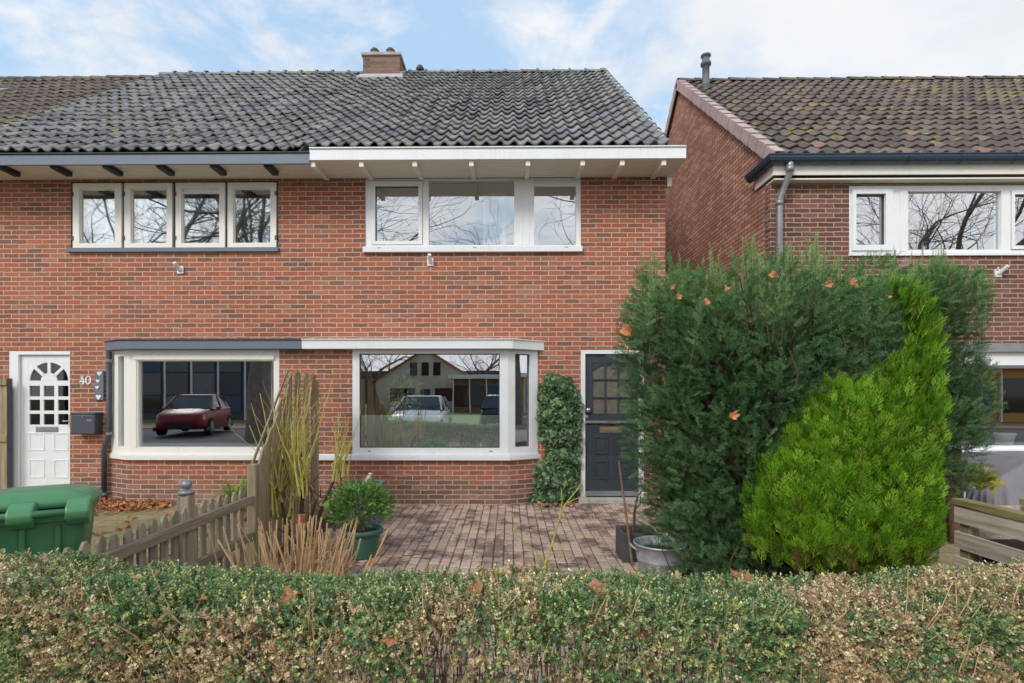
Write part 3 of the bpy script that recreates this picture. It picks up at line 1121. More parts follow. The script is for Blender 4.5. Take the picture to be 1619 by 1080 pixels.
ch.bar((cx1 + 0.02, CY + 0.60, zf + 0.15), (cx1 + 0.012, CY + 0.61, cz1 - 0.06), 0.03, 0.05)
ch.build('chimney_edge_strip', M['pipe_dark'], chim)
q = MB()
pc = at(663, 110, 3.95)
q.lathe([(0.0, 0), (0.08, 0), (0.09, 0.06), (0.05, 0.12), (0, 0.13)], (pc.x, 4.05, RIDGE[1] + 0.02), 12)
q.build('roof_vent', M['pipe_dark'], house_r, smooth=True)

# ------- upper windows
fr, O, _ = window(house_l, 0, (112, 440, 284.5, 391), [(116.5, 194, 286.5, 389), (197.5, 274, 286.5, 389), (278.5, 357, 286.5, 389), (360.5, 438, 286.5, 389)], M['slate_dark'], M['glass'], depth=0.12, proud=-0.01, sash=[])
mb = MB()
mb.obox((0, 0), FU, FN, X(109), X(441.5), Z(397.5), Z(390.8), 0.045, -0.06)
mb.build('sill', M['slate'], fr, bevel=0.004)
for i, (a, b, c, d) in enumerate(((117, 193.5, 127, 183), (198, 273.5, 208, 265), (279, 356.5, 288, 348), (361, 437.5, 369.5, 428.5))):
    sb = MB()
    gt = 296.5
    w4 = lambda q: (X(q[0]), X(q[1]), Z(q[3]), Z(q[2]))
    hole = w4((c, d, gt, 383.5))
    sb.sheet((0, 0), FU, FN, *w4((a, b, 287.5, 391.5)), 0.022, -0.05, [hole])
    # inner bead
    hb = (hole[0] + .011, hole[1] - .011, hole[2] + .011, hole[3] - .011)
    sb.sheet((0, 0), FU, FN, *hole, -0.006, -0.04, [hb])
    s = sb.build('sash', M['cream'], fr, bevel=0.004)
    g = MB()
    g.obox((0, 0), FU, FN, hb[0] - .005, hb[1] + .005, hb[2] - .005, hb[3] + .005, -0.018, -0.026)
    g.build('pane', M['glass'], fr)
    if i == 2:
        v = MB()
        v.obox((0, 0), FU, FN, hb[0], hb[1], hb[3] - .055, hb[3], -0.008, -0.017)
        v.obox((0, 0), FU, FN, hb[0], hb[1], hb[3] - .026, hb[3] - .02, -0.0, -0.009)
        v.build('vent_grille', M['upvc'], fr, bevel=0.002)
    hx = X(a if i != 3 else b)
    for zz_ in (Z(305), Z(375)):
        hg = MB()
        hg.obox((0, 0), FU, FN, hx - 0.016, hx + 0.012, zz_ - 0.03, zz_ + 0.03, 0.03, 0.018)
        hg.build('hinge', M['slate_dark'], fr)

fr, O, H = window(house_r, 0, (577.5, 918.5, 279.5, 391), [(586.5, 668, 285, 386), (677.5, 813, 284, 387.5), (844.5, 911, 284, 387.5)], M['upvc'], M['glass'], depth=0.12, proud=-0.012, sash=None)
sb = MB()
w4 = lambda q: (X(q[0]), X(q[1]), Z(q[3]), Z(q[2]))
sb.sheet((0, 0), FU, FN, *w4((587, 667.5, 285.5, 385.5)), 0.004, -0.03, [w4((593, 661.5, 293, 380.5))])
sb.build('sash', M['upvc'], fr, bevel=0.004)
mb = MB()
mb.obox((0, 0), FU, FN, X(819), X(837), Z(387), Z(284), -0.006, -0.02)
mb.obox((0, 0), FU, FN, X(824.5), X(825.3), Z(387), Z(284), -0.0, -0.02)
mb.build('mullion_cover', M['upvc'], fr, bevel=0.002)
mb = MB()
hb = H[2]
mb.obox((0, 0), FU, FN, hb[0], hb[1], hb[3] - .085, hb[3], -0.03, -0.055)
mb.obox((0, 0), FU, FN, hb[0], hb[1], hb[3] - .045, hb[3] - .035, -0.02, -0.032)
mb.build('vent_grille', M['upvc'], fr, bevel=0.003)
mb = MB()
mb.obox((0, 0), FU, FN, X(575), X(920), Z(399.5), Z(390.7), 0.06, -0.08)
mb.build('sill', M['upvc'], fr, bevel=0.004)
for px in (601, 751, 895):
    mb = MB()
    mb.obox((0, 0), FU, FN, X(px) - .025, X(px) + .025, Z(393.6), Z(392.2), 0.0615, 0.055)
    mb.build('drain_slot', M['zinc'], fr)

# ------- bay window structure shared by both houses (each its own half)
def bay_poly(off, x_from, x_to):
    """plan outline of the bay pushed outward by off, clipped to x_from..x_to"""
    pts = []
    k = off * 0.9
    if x_from is None:
        pts += [(L0 - k * 0.8, 0.0), (L1 - k * 0.55, BAY - off)]
    else:
        pts += [(x_from, 0.0), (x_from, BAY - off)]
    if x_to is None:
        pts += [(R1 + k * 0.55, BAY - off), (R0 + k * 0.8, 0.0)]
    else:
        pts += [(x_to, BAY - off), (x_to, 0.0)]
    return pts


for house, xf, xt, cap_m, sill_m, side in ((house_l, None, XP - 0.001, M['slate'], M['cream'], -1), (house_r, XP + 0.001, None, M['upvc'], M['upvc'], 1)):
    vert = lambda p, a: (p[0], p[1], a)
    mb = MB()
    mb.prism(bay_poly(-0.0, xf, xt), vert, -0.08, zb0 + 0.001)
    bw = mb.build('bay_base_wall', M['brick'], house)
    mb = MB()
    mb.prism(bay_poly(0.055, xf, xt), vert, zb0, zb0 + 0.06)
    mb.prism(bay_poly(0.025, xf, xt), vert, zb0 + 0.061, zb0 + 0.082)
    bay = mb.build('bay_window', sill_m, house, bevel=0.004)
    mb = MB()
    mb.prism(bay_poly(0.13, xf, xt), vert, zb1 - 0.004, Z(537.0, BAY - 0.13))
    mb.build('canopy', cap_m, bay, bevel=0.004)
    mb = MB()
    mb.prism(bay_poly(0.15, xf, xt), vert, Z(537.0, BAY - 0.13) + 0.001, Z(537.0, BAY - 0.13) + 0.014)
    mb.build('canopy_edge', M['slate_dark'] if side < 0 else M['white'], bay)
    zs = zb0 + 0.083
    zt = zb1 - 0.005
    if side < 0:
        # brick pier
        mb = MB()
        mb.box(X(441.8, BAY), xt, BAY, -0.001, zs, zt)
        mb.build('bay_pier', M['brick'], house)
        mb = MB()
        hole = (X(218.5, BAY), X(432.5, BAY), Z(707.8, BAY), Z(570.5, BAY))
        mb.sheet((0, BAY), FU, FN, L1, X(441.5, BAY), zs, zt, 0, -0.10, [hole])
        hb = hole
        mb.obox((0, BAY), FU, FN, X(212, BAY), X(434, BAY), Z(568.5, BAY), Z(561, BAY), 0.025, 0.0)
        mb.obox((0, BAY), FU, FN, X(213.5, BAY), X(216.5, BAY), Z(708, BAY), Z(568, BAY), 0.012, 0.0)
        dv = Vector((L0 - L1, -BAY, 0))
        ln = dv.length
        u = (dv.x / ln, dv.y / ln)
        n = (-abs(u[1]), -abs(u[0]))
        mb.sheet((L1, BAY), u, n, 0.0, ln, zs, zt, 0, -0.08, [(ln * 0.30, ln * 0.62, Z(707.8, BAY), Z(562, BAY))])
        mb.build('frame', M['cream'], bay, bevel=0.004)
        g = MB()
        g.obox((0, BAY), FU, FN, hb[0] - .005, hb[1] + .005, hb[2] - .005, hb[3] + .005, -0.04, -0.05)
        g.build('pane', M['glass_low'], bay)
        g = MB()
        g.obox((L1, BAY), u, n, ln * 0.3 - .003, ln * 0.62 + .003, Z(707.8, BAY) - .003, Z(562, BAY) + .003, -0.04, -0.05)
        g.build('pane', M['glass_low'], bay)
    else:
        mb = MB()
        mb.box(xf, X(557, BAY), BAY, -0.001, zs, zt)
        mb.build('bay_pier', M['brick'], house)
        mb = MB()
        hole = (X(568, BAY), X(790, BAY), Z(708.5, BAY), Z(559, BAY))
        mb.sheet((0, BAY), FU, FN, X(557.2, BAY), R1, zs, zt, 0, -0.10, [hole])
        dv = Vector((R0 - R1, -BAY, 0))
        ln = dv.length
        u = (dv.x / ln, dv.y / ln)
        n = (abs(u[1]), -abs(u[0]))
        s0, s1 = ln * 0.24, ln * 0.73
        mb.sheet((R1, BAY), u, n, 0.0, ln, zs, zt, 0, -0.08, [(s0, s1, Z(707.5, BAY), Z(559, BAY))])
        mb.build('frame', M['upvc'], bay, bevel=0.004)
        gk = MB()
        for hh, oo, uu, nn in ((hole, (0, BAY), FU, FN), ((s0, s1, Z(707.5, BAY), Z(559, BAY)), (R1, BAY), u, n)):
            for a, b, c, d in ((hh[0], hh[1], hh[2], hh[2] + .012), (hh[0], hh[1], hh[3] - .012, hh[3]), (hh[0], hh[0] + .012, hh[2] + .012, hh[3] - .012), (hh[1] - .012, hh[1], hh[2] + .012, hh[3] - .012)):
                gk.obox(oo, uu, nn, a, b, c, d, -0.028, -0.038)
        gk.build('gasket', M['pipe_dark'], bay)
        zf_ = Z(656.5, BAY)
        for hh, oo, uu, nn in ((hole, (0, BAY), FU, FN), ((s0, s1, Z(707.5, BAY), Z(559, BAY)), (R1, BAY), u, n)):
            g = MB()
            g.obox(oo, uu, nn, hh[0] - .003, hh[1] + .003, hh[2] - .003, hh[3] + .003, -0.042, -0.05)
            g.build('pane', M['glass_low'], bay)
        g = MB()
        hh = hole
        g.obox((0, BAY), FU, FN, hh[0] + .013, hh[1] - .013, hh[2] + .013, zf_, -0.0395, -0.0415)
        g.build('privacy_film', M['film'], bay)
        for px in (584, 776):
            q = MB()
            q.obox((0, BAY), FU, FN, X(px, BAY) - .02, X(px, BAY) + .02, Z(714.5, BAY), Z(713, BAY), 0.002, -0.01)
            q.build('drain_slot', M['zinc'], bay)

# interiors
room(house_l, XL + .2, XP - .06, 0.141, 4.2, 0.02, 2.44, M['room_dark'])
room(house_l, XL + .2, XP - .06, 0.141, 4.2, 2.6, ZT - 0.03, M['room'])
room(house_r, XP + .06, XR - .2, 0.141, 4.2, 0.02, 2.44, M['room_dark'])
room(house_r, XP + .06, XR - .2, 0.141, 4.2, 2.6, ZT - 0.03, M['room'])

# ------- front door, number 40
dY = 0.0
mb = MB()
hole_d = (X(28.3), X(110.0), 0.0, Z(560))
mb.sheet((0, 0), FU, FN, X(14), X(110.4), 0.0, Z(554.3), -0.005, -0.13, [(hole_d[0], hole_d[1] - 0.002, -0.01, hole_d[3])])
dr = mb.build('door_frame', M['upvc'], house_l, bevel=0.004)
# leaf with arched light: grid of rectangular holes + fan made of sectors
lx0, lx1, lz1 = hole_d[0] + .006, hole_d[1] - .006, hole_d[3] - .006
cols_ = [(42, 59), (64.5, 81.6), (87.3, 104.2)]
rows_ = [(609.6, 626.9), (632, 649.6), (654.8, 672.2)]
holes = [(X(a), X(b), Z(d), Z(c)) for a, b in cols_ for c, d in rows_]
fx0, fx1, fz0, fz1 = X(40.5), X(105.5), Z(601.5), Z(570.5)
mb = MB()
mb.sheet((0, 0), FU, FN, lx0, lx1, 0.02, lz1, -0.045, -0.085, holes + [(fx0, fx1, fz0, fz1)])
cxf, rf = (fx0 + fx1) / 2, (fx1 - fx0) / 2
rh = fz1 - fz0
rsc = rh / rf
N_ = 20
def fan_pt(r, a):
    return (cxf + r * math.cos(a), fz0 + r * rsc * math.sin(a))
ring_out, hub = rf * 0.94, rf * 0.40
def poly_front(poly):
    mb.prism(poly, lambda p, a: (p[0], a, p[1]), 0.045, 0.085)
# filler between arch and rectangle (left, right halves)
for sgn in (1, -1):
    for k in range(N_ // 2):
        a0, a1 = PI / 2 * k / (N_ // 2), PI / 2 * (k + 1) / (N_ // 2)
        p0, p1 = fan_pt(ring_out, a0), fan_pt(ring_out, a1)
        def outp(a):
            tcx = min(1 / max(math.cos(a), 1e-6), 1 / max(math.sin(a), 1e-6))
            return fan_pt(rf * tcx, a)
        q0, q1 = outp(a0), outp(a1)
        m2 = lambda p: (cxf + sgn * (p[0] - cxf), p[1])
        pl = [m2(p0), m2(q0), m2(q1), m2(p1)]
        if sgn < 0:
            pl = pl[::-1]
        poly_front(pl)
poly_front([fan_pt(hub, PI * k / N_) for k in range(N_ + 1)])
for a in (PI * 0.25, PI * 0.5, PI * 0.75):
    w2 = 0.022
    d_ = Vector((math.cos(a), rsc * math.sin(a)))
    pe = Vector((-math.sin(a), math.cos(a)))
    b0, b1 = Vector((cxf, fz0)) + d_ * hub * 0.9, Vector((cxf, fz0)) + d_ * ring_out * 1.02
    poly_front([tuple(b0 - pe * w2), tuple(b1 - pe * w2), tuple(b1 + pe * w2), tuple(b0 + pe * w2)])
for a, b, c, d in ((41.5, 66.7, 686, 714), (80.5, 104.4, 686, 714), (41.5, 66.7, 728, 757.7), (80.5, 104.4, 728, 757.7)):
    panel_frame(mb, (0, 0), FU, FN, X(a), X(b), Z(d), Z(c), -0.045, 0.02, 0.007)
mb.obox((0, 0), FU, FN, lx0 + .06, lx1 - .06, Z(686.5), Z(684.5), -0.036, -0.046)
leaf = mb.build('door', M['upvc'], house_l, bevel=0.003)
g = MB()
g.obox((0, 0), FU, FN, X(40), X(106), Z(673.5), Z(569), -0.062, -0.07)
g.build('pane', M['glass_dark'], leaf)
g = MB()
g.obox((0, 0), FU, FN, X(53), X(88), Z(684), Z(675.5), -0.035, -0.046)
g.obox((0, 0), FU, FN, X(55.5), X(85.5), Z(682), Z(677.3), -0.030, -0.036)
g.build('letter_slot', M['zinc'], leaf, bevel=0.002)
g = MB()
g.obox((0, 0), FU, FN, X(106), X(109), Z(676), Z(656), -0.03, -0.046)
g.tube([(X(107.5), 0.03, Z(666)), (X(107.5), -0.03, Z(666)), (X(103), -0.045, Z(666))], 0.011, 8)
g.build('handle', M['steel'], leaf, bevel=0.002)

# ------- front door, right-hand house
mb = MB()
mb.sheet((0, 0), FU, FN, X(918), X(1018), 0.065, Z(552.7), -0.01, -0.13, [(X(925.5), X(1010.5), 0.064, Z(559.5))])
mb.build('door_frame', M['white'], house_r, bevel=0.004)
mb = MB()
mb.box(X(914), X(1022), -0.10, 0.14, -0.05, 0.063)
mb.build('doorstep', M['stone'], house_r, bevel=0.01)
lx0, lx1 = X(926), X(1010)
gx = [(937.5, 956.8), (958.8, 978), (980, 999)]
gz = [(574, 599.2), (600.8, 627.8), (629.4, 654)]
holes = [(X(a), X(b), Z(d), Z(c)) for a, b in gx for c, d in gz]
mb = MB()
mb.sheet((0, 0), FU, FN, lx0, lx1, 0.075, Z(560.2), -0.05, -0.095, holes)
# shaped head of the glazing
for k in range(12):
    a0, a1 = k / 12, (k + 1) / 12
    f = lambda a: 4.0 + 9.0 * (abs(a - 0.5) * 2) ** 3 + 1.2 * math.sin(a * 22)
    q = [(X(937.5 + 61.5 * a0), Z(573)), (X(937.5 + 61.5 * a1), Z(573)), (X(937.5 + 61.5 * a1), Z(573 + f(a1))), (X(937.5 + 61.5 * a0), Z(573 + f(a0)))]
    mb.prism(q[::-1], lambda p, a: (p[0], a, p[1]), 0.056, 0.08)
for a, b, c, d in ((940, 962.8, 690, 718), (973.5, 996.5, 690, 718), (940, 962.8, 729, 758), (973.5, 996.5, 729, 758)):
    panel_frame(mb, (0, 0), FU, FN, X(a), X(b), Z(d), Z(c), -0.05, 0.022, 0.012)
    mb.obox((0, 0), FU, FN, X(a + 5), X(b - 5), Z(d - 5), Z(c + 5), -0.044, -0.055)
mb.obox((0, 0), FU, FN, lx0 + .01, lx1 - .01, Z(777), Z(773.5), -0.035, -0.055)
leaf = mb.build('door', M['navy'], house_r, bevel=0.003)
leaf['label'] = 'dark blue panelled front door with nine small panes'
g = MB()
g.obox((0, 0), FU, FN, X(936.5), X(1000), Z(655), Z(572), -0.066, -0.072)
g.build('pane', glass_mat('door_glass', 0.16, (0.9, 0.9, 0.9, 1), 0.12), leaf)
g = MB()
g.obox((0, 0), FU, FN, X(934), X(1003), Z(658), Z(568), -0.0735, -0.08)
g.build('lace_curtain', plain('lace', S(150, 144, 132), 0.9, var=0.35, scale=60), leaf)
g = MB()
g.obox((0, 0), FU, FN, lx0, lx1, Z(669.3), Z(665.6), -0.02, -0.052)
g.build('weather_bar', M['zinc'], leaf, bevel=0.003)
g = MB()
g.obox((0, 0), FU, FN, lx0, lx1, Z(785), Z(776.8), -0.03, -0.052)
g.build('kick_plate', M['zinc'], leaf, bevel=0.003)
g = MB()
g.obox((0, 0), FU, FN, X(949), X(985.5), Z(684.3), Z(675.3), -0.04, -0.052)
g.obox((0, 0), FU, FN, X(952.5), X(982), Z(682.3), Z(677.8), -0.036, -0.041)
g.build('letter_slot', M['brass'], leaf, bevel=0.003)
g = MB()
g.obox((0, 0), FU, FN, X(961), X(975.5), Z(669.6), Z(665.3), -0.015, -0.021)
g.build('name_plate', M['brass'], leaf)
for py, r_, mm, nm in ((648.5, 0.036, M['steel'], 'knob'), (659.3, 0.026, M['brass'], 'lock')):
    g = MB()
    prof = [(0, 0.0), (r_ * 0.7, 0), (r_ * 0.5, 0.02), (r_, 0.03), (r_ * 0.95, 0.05), (r_ * 0.5, 0.062), (0, 0.064)] if nm == 'knob' else [(0, 0), (r_, 0), (r_, 0.008), (r_ * .6, 0.014), (0, 0.014)]
    tmp = MB()
    tmp.lathe(prof, (0, 0, 0), 16)
    bx_, bz_ = X(930 if nm == 'knob' else 928.3), Z(py)
    g.add([(bx_ + a, 0.05 - c, bz_ + b) for a, b, c in tmp.v], tmp.f)
    g.build(nm, mm, leaf, smooth=True)

# ------------------------------------------------------------------ neighbour on the far left (only its mossy roof shows)
house_far = thing('brick_house', 'house at the left end with a brown mossy roof adjoining the grey pantiles', 'house', (-12, 0, 0), 'red brick houses in the row')
mb = MB()
mb.box(-17, XL - 0.01, 0.0, 0.15, -0.1, ZT)
mb.build('wall', M['brick'], house_far)
e2, r2 = (-0.5, EAVE[1] - 0.06), (4.05, Z(120.5, 4.05))
tile_roof('roof', -17, XRL + 0.03, e2, r2, 0.21, 17, 0.018, M['tile_brown'], house_far)
ridge_tiles('ridge', -17, XRL + 0.0, r2[0], r2[1], 0.10, 0.36, M['tile_brown'], house_far, bumpy=False)
sk = MB()
c0 = at(2, 141, 3.0)
sk.hexa([(c0.x - 1.0, 2.5, c0.z - 0.5), (c0.x + .1, 2.5, c0.z - 0.5), (c0.x + .1, 3.1, c0.z + 0.0), (c0.x - 1.0, 3.1, c0.z + 0.0),
         (c0.x - 1.0, 2.46, c0.z - 0.40), (c0.x + .1, 2.46, c0.z - 0.40), (c0.x + .1, 3.06, c0.z + 0.06), (c0.x - 1.0, 3.06, c0.z + 0.06)])
sk.build('skylight', M['zinc'], house_far, bevel=0.01)

# ------------------------------------------------------------------ house on the right
XC = at(1217.5, 420, 0).x
XC2 = 13.0
ZTC = Z(290, 0, 1300)
EC = (-0.26, Z(246, -0.26, 1300))
RC = (4.0, Z(128.5, 4.0, 1300))
house_c = thing('brick_house', 'darker brown brick house across the gap with a mossy brown roof and blue-grey gutter', 'house', (XC + 3, 0, 0))
wy0, wy1 = Z(402.5, 0, 1400), Z(293, 0, 1400)
upc = (X(1342.5), X(1700), wy0, wy1)
loc_ = (X(1400), X(1760), Z(714, 0, 1600), Z(556, 0, 1600))
mb = MB()
mb.sheet((0, 0), FU, FN, XC, XC2, -0.1, ZTC, 0, -0.14, [upc, loc_])
mb.build('wall', M['brick_dark'], house_c)
mb = MB()
zroof = lambda y: EC[1] + (y - EC[0]) * (RC[1] - EC[1]) / (RC[0] - EC[0]) - 0.075
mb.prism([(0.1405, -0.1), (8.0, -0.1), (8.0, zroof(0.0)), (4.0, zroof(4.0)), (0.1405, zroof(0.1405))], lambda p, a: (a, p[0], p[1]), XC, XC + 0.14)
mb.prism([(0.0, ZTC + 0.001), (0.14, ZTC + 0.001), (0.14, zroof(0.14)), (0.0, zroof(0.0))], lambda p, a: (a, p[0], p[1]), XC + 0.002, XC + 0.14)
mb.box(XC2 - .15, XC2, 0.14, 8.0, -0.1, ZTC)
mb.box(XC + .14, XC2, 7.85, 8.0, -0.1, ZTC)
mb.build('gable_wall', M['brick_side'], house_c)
room(house_c, XC + .2, XC2 - .2, 0.141, 4.0, 2.6, ZTC - 0.03, M['room'])
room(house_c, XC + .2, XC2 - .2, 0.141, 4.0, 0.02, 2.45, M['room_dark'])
tile_roof('roof', XC - 0.03, XC2, EC, RC, 0.21, 17, 0.021, M['tile_brown'], house_c, lift=0.038)
ridge_tiles('ridge', XC - 0.06, XC2, RC[0], RC[1] + 0.01, 0.105, 0.36, M['tile_brown'], house_c, bumpy=False)
# verge tiles: L-shaped pieces along the front and rear slopes
def verge(name, x, e, r, n_, parent, front=True):
    mb = MB()
    uv = []
    Ls = math.hypot(r[0] - e[0], r[1] - e[1])
    sy, sz = (r[0] - e[0]) / Ls, (r[1] - e[1]) / Ls
    ny, nz = (-sz, sy) if sy > 0 else (sz, -sy)
    for k in range(n_):
        a, b = Ls * k / n_ + 0.007, Ls * (k + 1) / n_ - 0.007
        l0, l1 = 0.066, 0.050
        P = lambda s, h, xx: (xx, e[0] + sy * s + ny * h, e[1] + sz * s + nz * h)
        dn = 0.165
        c0 = len(mb.f)
        mb.hexa([P(a, l0 - dn - .03, x - 0.022), P(a, l0 - dn - .03, x + 0.0), P(b, l1 - dn, x + 0.0), P(b, l1 - dn, x - 0.022),
                 P(a, l0, x - 0.022), P(a, l0, x + 0.0), P(b, l1, x + 0.0), P(b, l1, x - 0.022)])
        mb.hexa([P(a, l0 - 0.016, x + .0005), P(a, l0 - 0.016, x + 0.12), P(b, l1 - 0.016, x + 0.12), P(b, l1 - 0.016, x + .0005),
                 P(a, l0, x + .0005), P(a, l0, x + 0.12), P(b, l1, x + 0.12), P(b, l1, x + .0005)])
        uv += [(k + .5, 3.5)] * 48
    ob = mb.build(name, M['verge'], parent, bevel=0.004)
    ob.data.uv_layers['UVMap'].data.foreach_set('uv', np.array(uv, np.float32).ravel())
    return ob


verge('verge', XC - 0.055, EC, RC, 17, house_c)
verge('verge', XC - 0.055, (8.26, EC[1]), RC, 17, house_c)
# gutter (half round) with a short return on the gable, boxed eaves
GY0, GX0 = -0.30, XC - 0.15
gz1 = Z(242.5, GY0, 1400)
prof = []
for k in range(9):
    a = PI + PI * k / 8
    prof.append((0.075 * math.cos(a), 0.10 * math.sin(a)))
def gut_section(x, y, dirx, diry):
    return [(x + dirx * p[0], y + diry * p[0], gz1 + p[1]) for p in prof] + [(x + dirx * p[0] * .9, y + diry * p[0] * .9, gz1 + p[1] * .9 + 0.004) for p in prof[::-1]]
secs = [gut_section(XC2, GY0 + 0.075, 0, -1), gut_section(GX0 + 0.075, GY0 + 0.075, -1, -1), gut_section(GX0 + 0.075, 0.46, -1, 0)]
mb = MB()
n_ = len(secs[0])
V = [p for s in secs for p in s]
F = []
for j in range(2):
    for k in range(n_):
        F.append((j * n_ + k, j * n_ + (k + 1) % n_, (j + 1) * n_ + (k + 1) % n_, (j + 1) * n_ + k))
mb.add(V, F)
mb.add(secs[2], [tuple(range(n_))])
mb.tube([(XC2, GY0 + 0.0, gz1), (GX0 + 0.0, GY0, gz1), (GX0, 0.46, gz1)], 0.011, 8)
for px in (1269, 1356, 1441, 1524, 1610):
    xx = X(px, GY0)
    V = [(xx + dx, GY0 + 0.075 - p[0] * 1.07, gz1 + p[1] * 1.06) for dx in (-0.02, 0.02) for p in prof]
    mb.add(V, [(k, k + 1, 9 + k + 1, 9 + k) for k in range(8)])
mb.build('gutter', M['gutter'], house_c)
mb = MB()
bz1, bz0 = Z(263.5, -0.16, 1400), Z(276, -0.16, 1400)
mb.box(XC - 0.03, XC2, -0.16, -0.135, bz0, bz1 + 0.06)
mb.box(XC - 0.032, XC - 0.008, -0.134, 0.40, bz0, bz1 + 0.06)
mb.build('fascia', M['cream'], house_c, bevel=0.004)
mb = MB()
mb.box(XC - 0.007, XC2, -0.134, 0.10, ZTC + .001, ZTC + 0.02)
mb.build('soffit', M['soffit'], house_c)
# downpipe with swan neck
pp = [at(1249, 250, -0.22), at(1249, 268, -0.22), at(1248, 274, -0.20), at(1234, 312, -0.09), at(1232.5, 322, -0.08)]
pp.append(Vector((pp[-1].x, -0.08, -0.05)))
mb = MB()
mb.tube(pp, [0.046, 0.046, 0.042, 0.042, 0.046, 0.042], 12)
for p in (pp[1], pp[4]):
    mb.tube([p + Vector((0, 0, 0.05)), p - Vector((0, 0, 0.03))], 0.052, 12)
mb.build('downpipe', M['zinc'], house_c, smooth=True)
# upper window
fr, O, H = window(house_c, 0, (1342.5, 1700, 293.5, 402.5), [(1349, 1409, 299, 396), (1437, 1584.5, 302, 394.5), (1599, 1690, 302, 395)], M['upvc'], M['glass'], depth=0.12, proud=-0.012)
sb = MB()
w5 = lambda q: (X(q[0]), X(q[1]), Z(q[3], 0, 1400), Z(q[2], 0, 1400))
sb.sheet((0, 0), FU, FN, *w5((1347, 1410.5, 299, 396)), 0.014, -0.03, [w5((1353, 1400, 306.5, 387.5))])
sb.build('sash', M['upvc'], fr, bevel=0.004)
sb = MB()
sb.sheet((0, 0), FU, FN, *w5((1600, 1690, 302.5, 394.5)), 0.004, -0.03, [w5((1604.5, 1685, 308, 389))])
sb.build('sash', M['upvc'], fr, bevel=0.004)
mb = MB()
mb.obox((0, 0), FU, FN, X(1419.5), X(1420.5), *w5((0, 0, 300, 397))[2:], -0.006, -0.02)
mb.obox((0, 0), FU, FN, X(1423), X(1434), *w5((0, 0, 300, 397))[2:], -0.004, -0.02)
mb.build('mullion_cover', M['upvc'], fr, bevel=0.002)
mb = MB()
mb.obox((0, 0), FU, FN, X(1341), X(1702), Z(405, 0, 1400), Z(400.5, 0, 1400), 0.03, -0.0)
mb.build('sill', M['upvc'], fr, bevel=0.003)
# ground-floor window with grey header
mb = MB()
mb.obox((0, 0), FU, FN, X(1395), X(1765), Z(557, 0, 1600), Z(543, 0, 1600), 0.05, 0.002)
mb.build('lintel_band', M['zinc'], house_c, bevel=0.004)
fr, O, H = window(house_c, 0, (1400, 1760, 556.5, 714), [(1410, 1750, 577.5, 705)], M['upvc'], M['glass_low'], depth=0.12, proud=-0.012)
mb = MB()
mb.obox((0, 0), FU, FN, X(1396), X(1764), Z(722.5, 0, 1600), Z(710, 0, 1600), 0.07, -0.08)
mb.build('sill', M['upvc'], fr, bevel=0.004)
# flue on the roof
fy = 3.35
fc = at(1116, 137, fy)
q = MB()
zt_ = Z(86.5, fy, 1116)
q.lathe([(0.085, -0.35), (0.085, 0.02), (0.09, 0.03), (0.07, 0.05), (0.068, zt_ - fc.z - 0.23), (0.10, zt_ - fc.z - 0.22), (0.105, zt_ - fc.z - 0.17), (0.075, zt_ - fc.z - 0.13),
         (0.07, zt_ - fc.z - 0.05), (0.098, zt_ - fc.z - 0.04), (0.098, zt_ - fc.z - 0.01), (0.05, zt_ - fc.z), (0, zt_ - fc.z)], (fc.x, fy, fc.z), 16)
q.build('roof_flue', M['pipe_grey'], house_c, smooth=True)
# ------------------------------------------------------------------ things on the facade
def simple(mb, name, mat, label, cat, group=None, **k):
    return tag(mb.build(name, mat, None, **k), label, cat, group)


# house number 40, white digits on the brick
num = MB()
nx0, nx1, nz0, nz1 = X(126.3), X(145), Z(607.8), Z(593.8)
nw, nh = (nx1 - nx0), (nz1 - nz0)
fr_ = lambda p, a: (nx0 + p[0] * nw, a, nz0 + p[1] * nh)
num.prism([(0.26, 1.0), (0.37, 1.0), (0.12, 0.36), (0.0, 0.36), (0.0, 0.30)][::-1], fr_, -0.012, -0.001)
num.prism([(0.0, 0.26), (0.47, 0.26), (0.47, 0.36), (0.0, 0.36)], fr_, -0.0125, -0.001)
num.prism([(0.27, 0.0), (0.385, 0.0), (0.385, 0.7), (0.27, 0.7)], fr_, -0.013, -0.001)
oc, orx, ory = (0.745, 0.49), 0.255, 0.49
for k in range(20):
    a0, a1 = 2 * PI * k / 20, 2 * PI * (k + 1) / 20
    w0 = lambda a: 0.50 + 0.14 * abs(math.sin(a))
    o = lambda a, s: (oc[0] + orx * s * math.cos(a), oc[1] + ory * (s if s == 1 else s + 0.18) * math.sin(a))
    num.prism([o(a0, w0(a0)), o(a0, 1), o(a1, 1), o(a1, w0(a1))], fr_, -0.012, -0.001)
simple(num, 'house_number', M['upvc'], 'white house number 40 on the brick beside the white door', 'sign')

# mailbox
mbx = thing('mailbox', 'dark grey steel letterbox on the brick wall under the number 40', 'mailbox', (X(131), 0, Z(687)))
q = MB()
a, b, c, d = X(111.5, -0.16), X(149.5, -0.16), Z(687, -0.16), Z(652.5, -0.16)
q.box(a, b, -0.16, -0.002, c, d - 0.03)
q.build('body', M['slate_dark'], mbx, bevel=0.012)
q = MB()
q.box(a - .004, b + .004, -0.166, -0.002, d - 0.029, d)
q.build('lid', M['slate_dark'], mbx, bevel=0.008)
q = MB()
q.box(X(137, -.16), X(145, -.16), -0.163, -0.159, Z(666, -.16), Z(663.5, -.16))
q.build('name_plate', M['zinc'], mbx)
q = MB()
tm = MB()
tm.lathe([(0, 0), (.008, 0), (.008, .006), (0, .006)], (0, 0, 0), 10)
q.add([(X(130.5, -.16) + p[0], -0.16 - p[2], Z(659, -.16) + p[1]) for p in tm.v], tm.f)
q.build('lock', M['steel'], mbx)

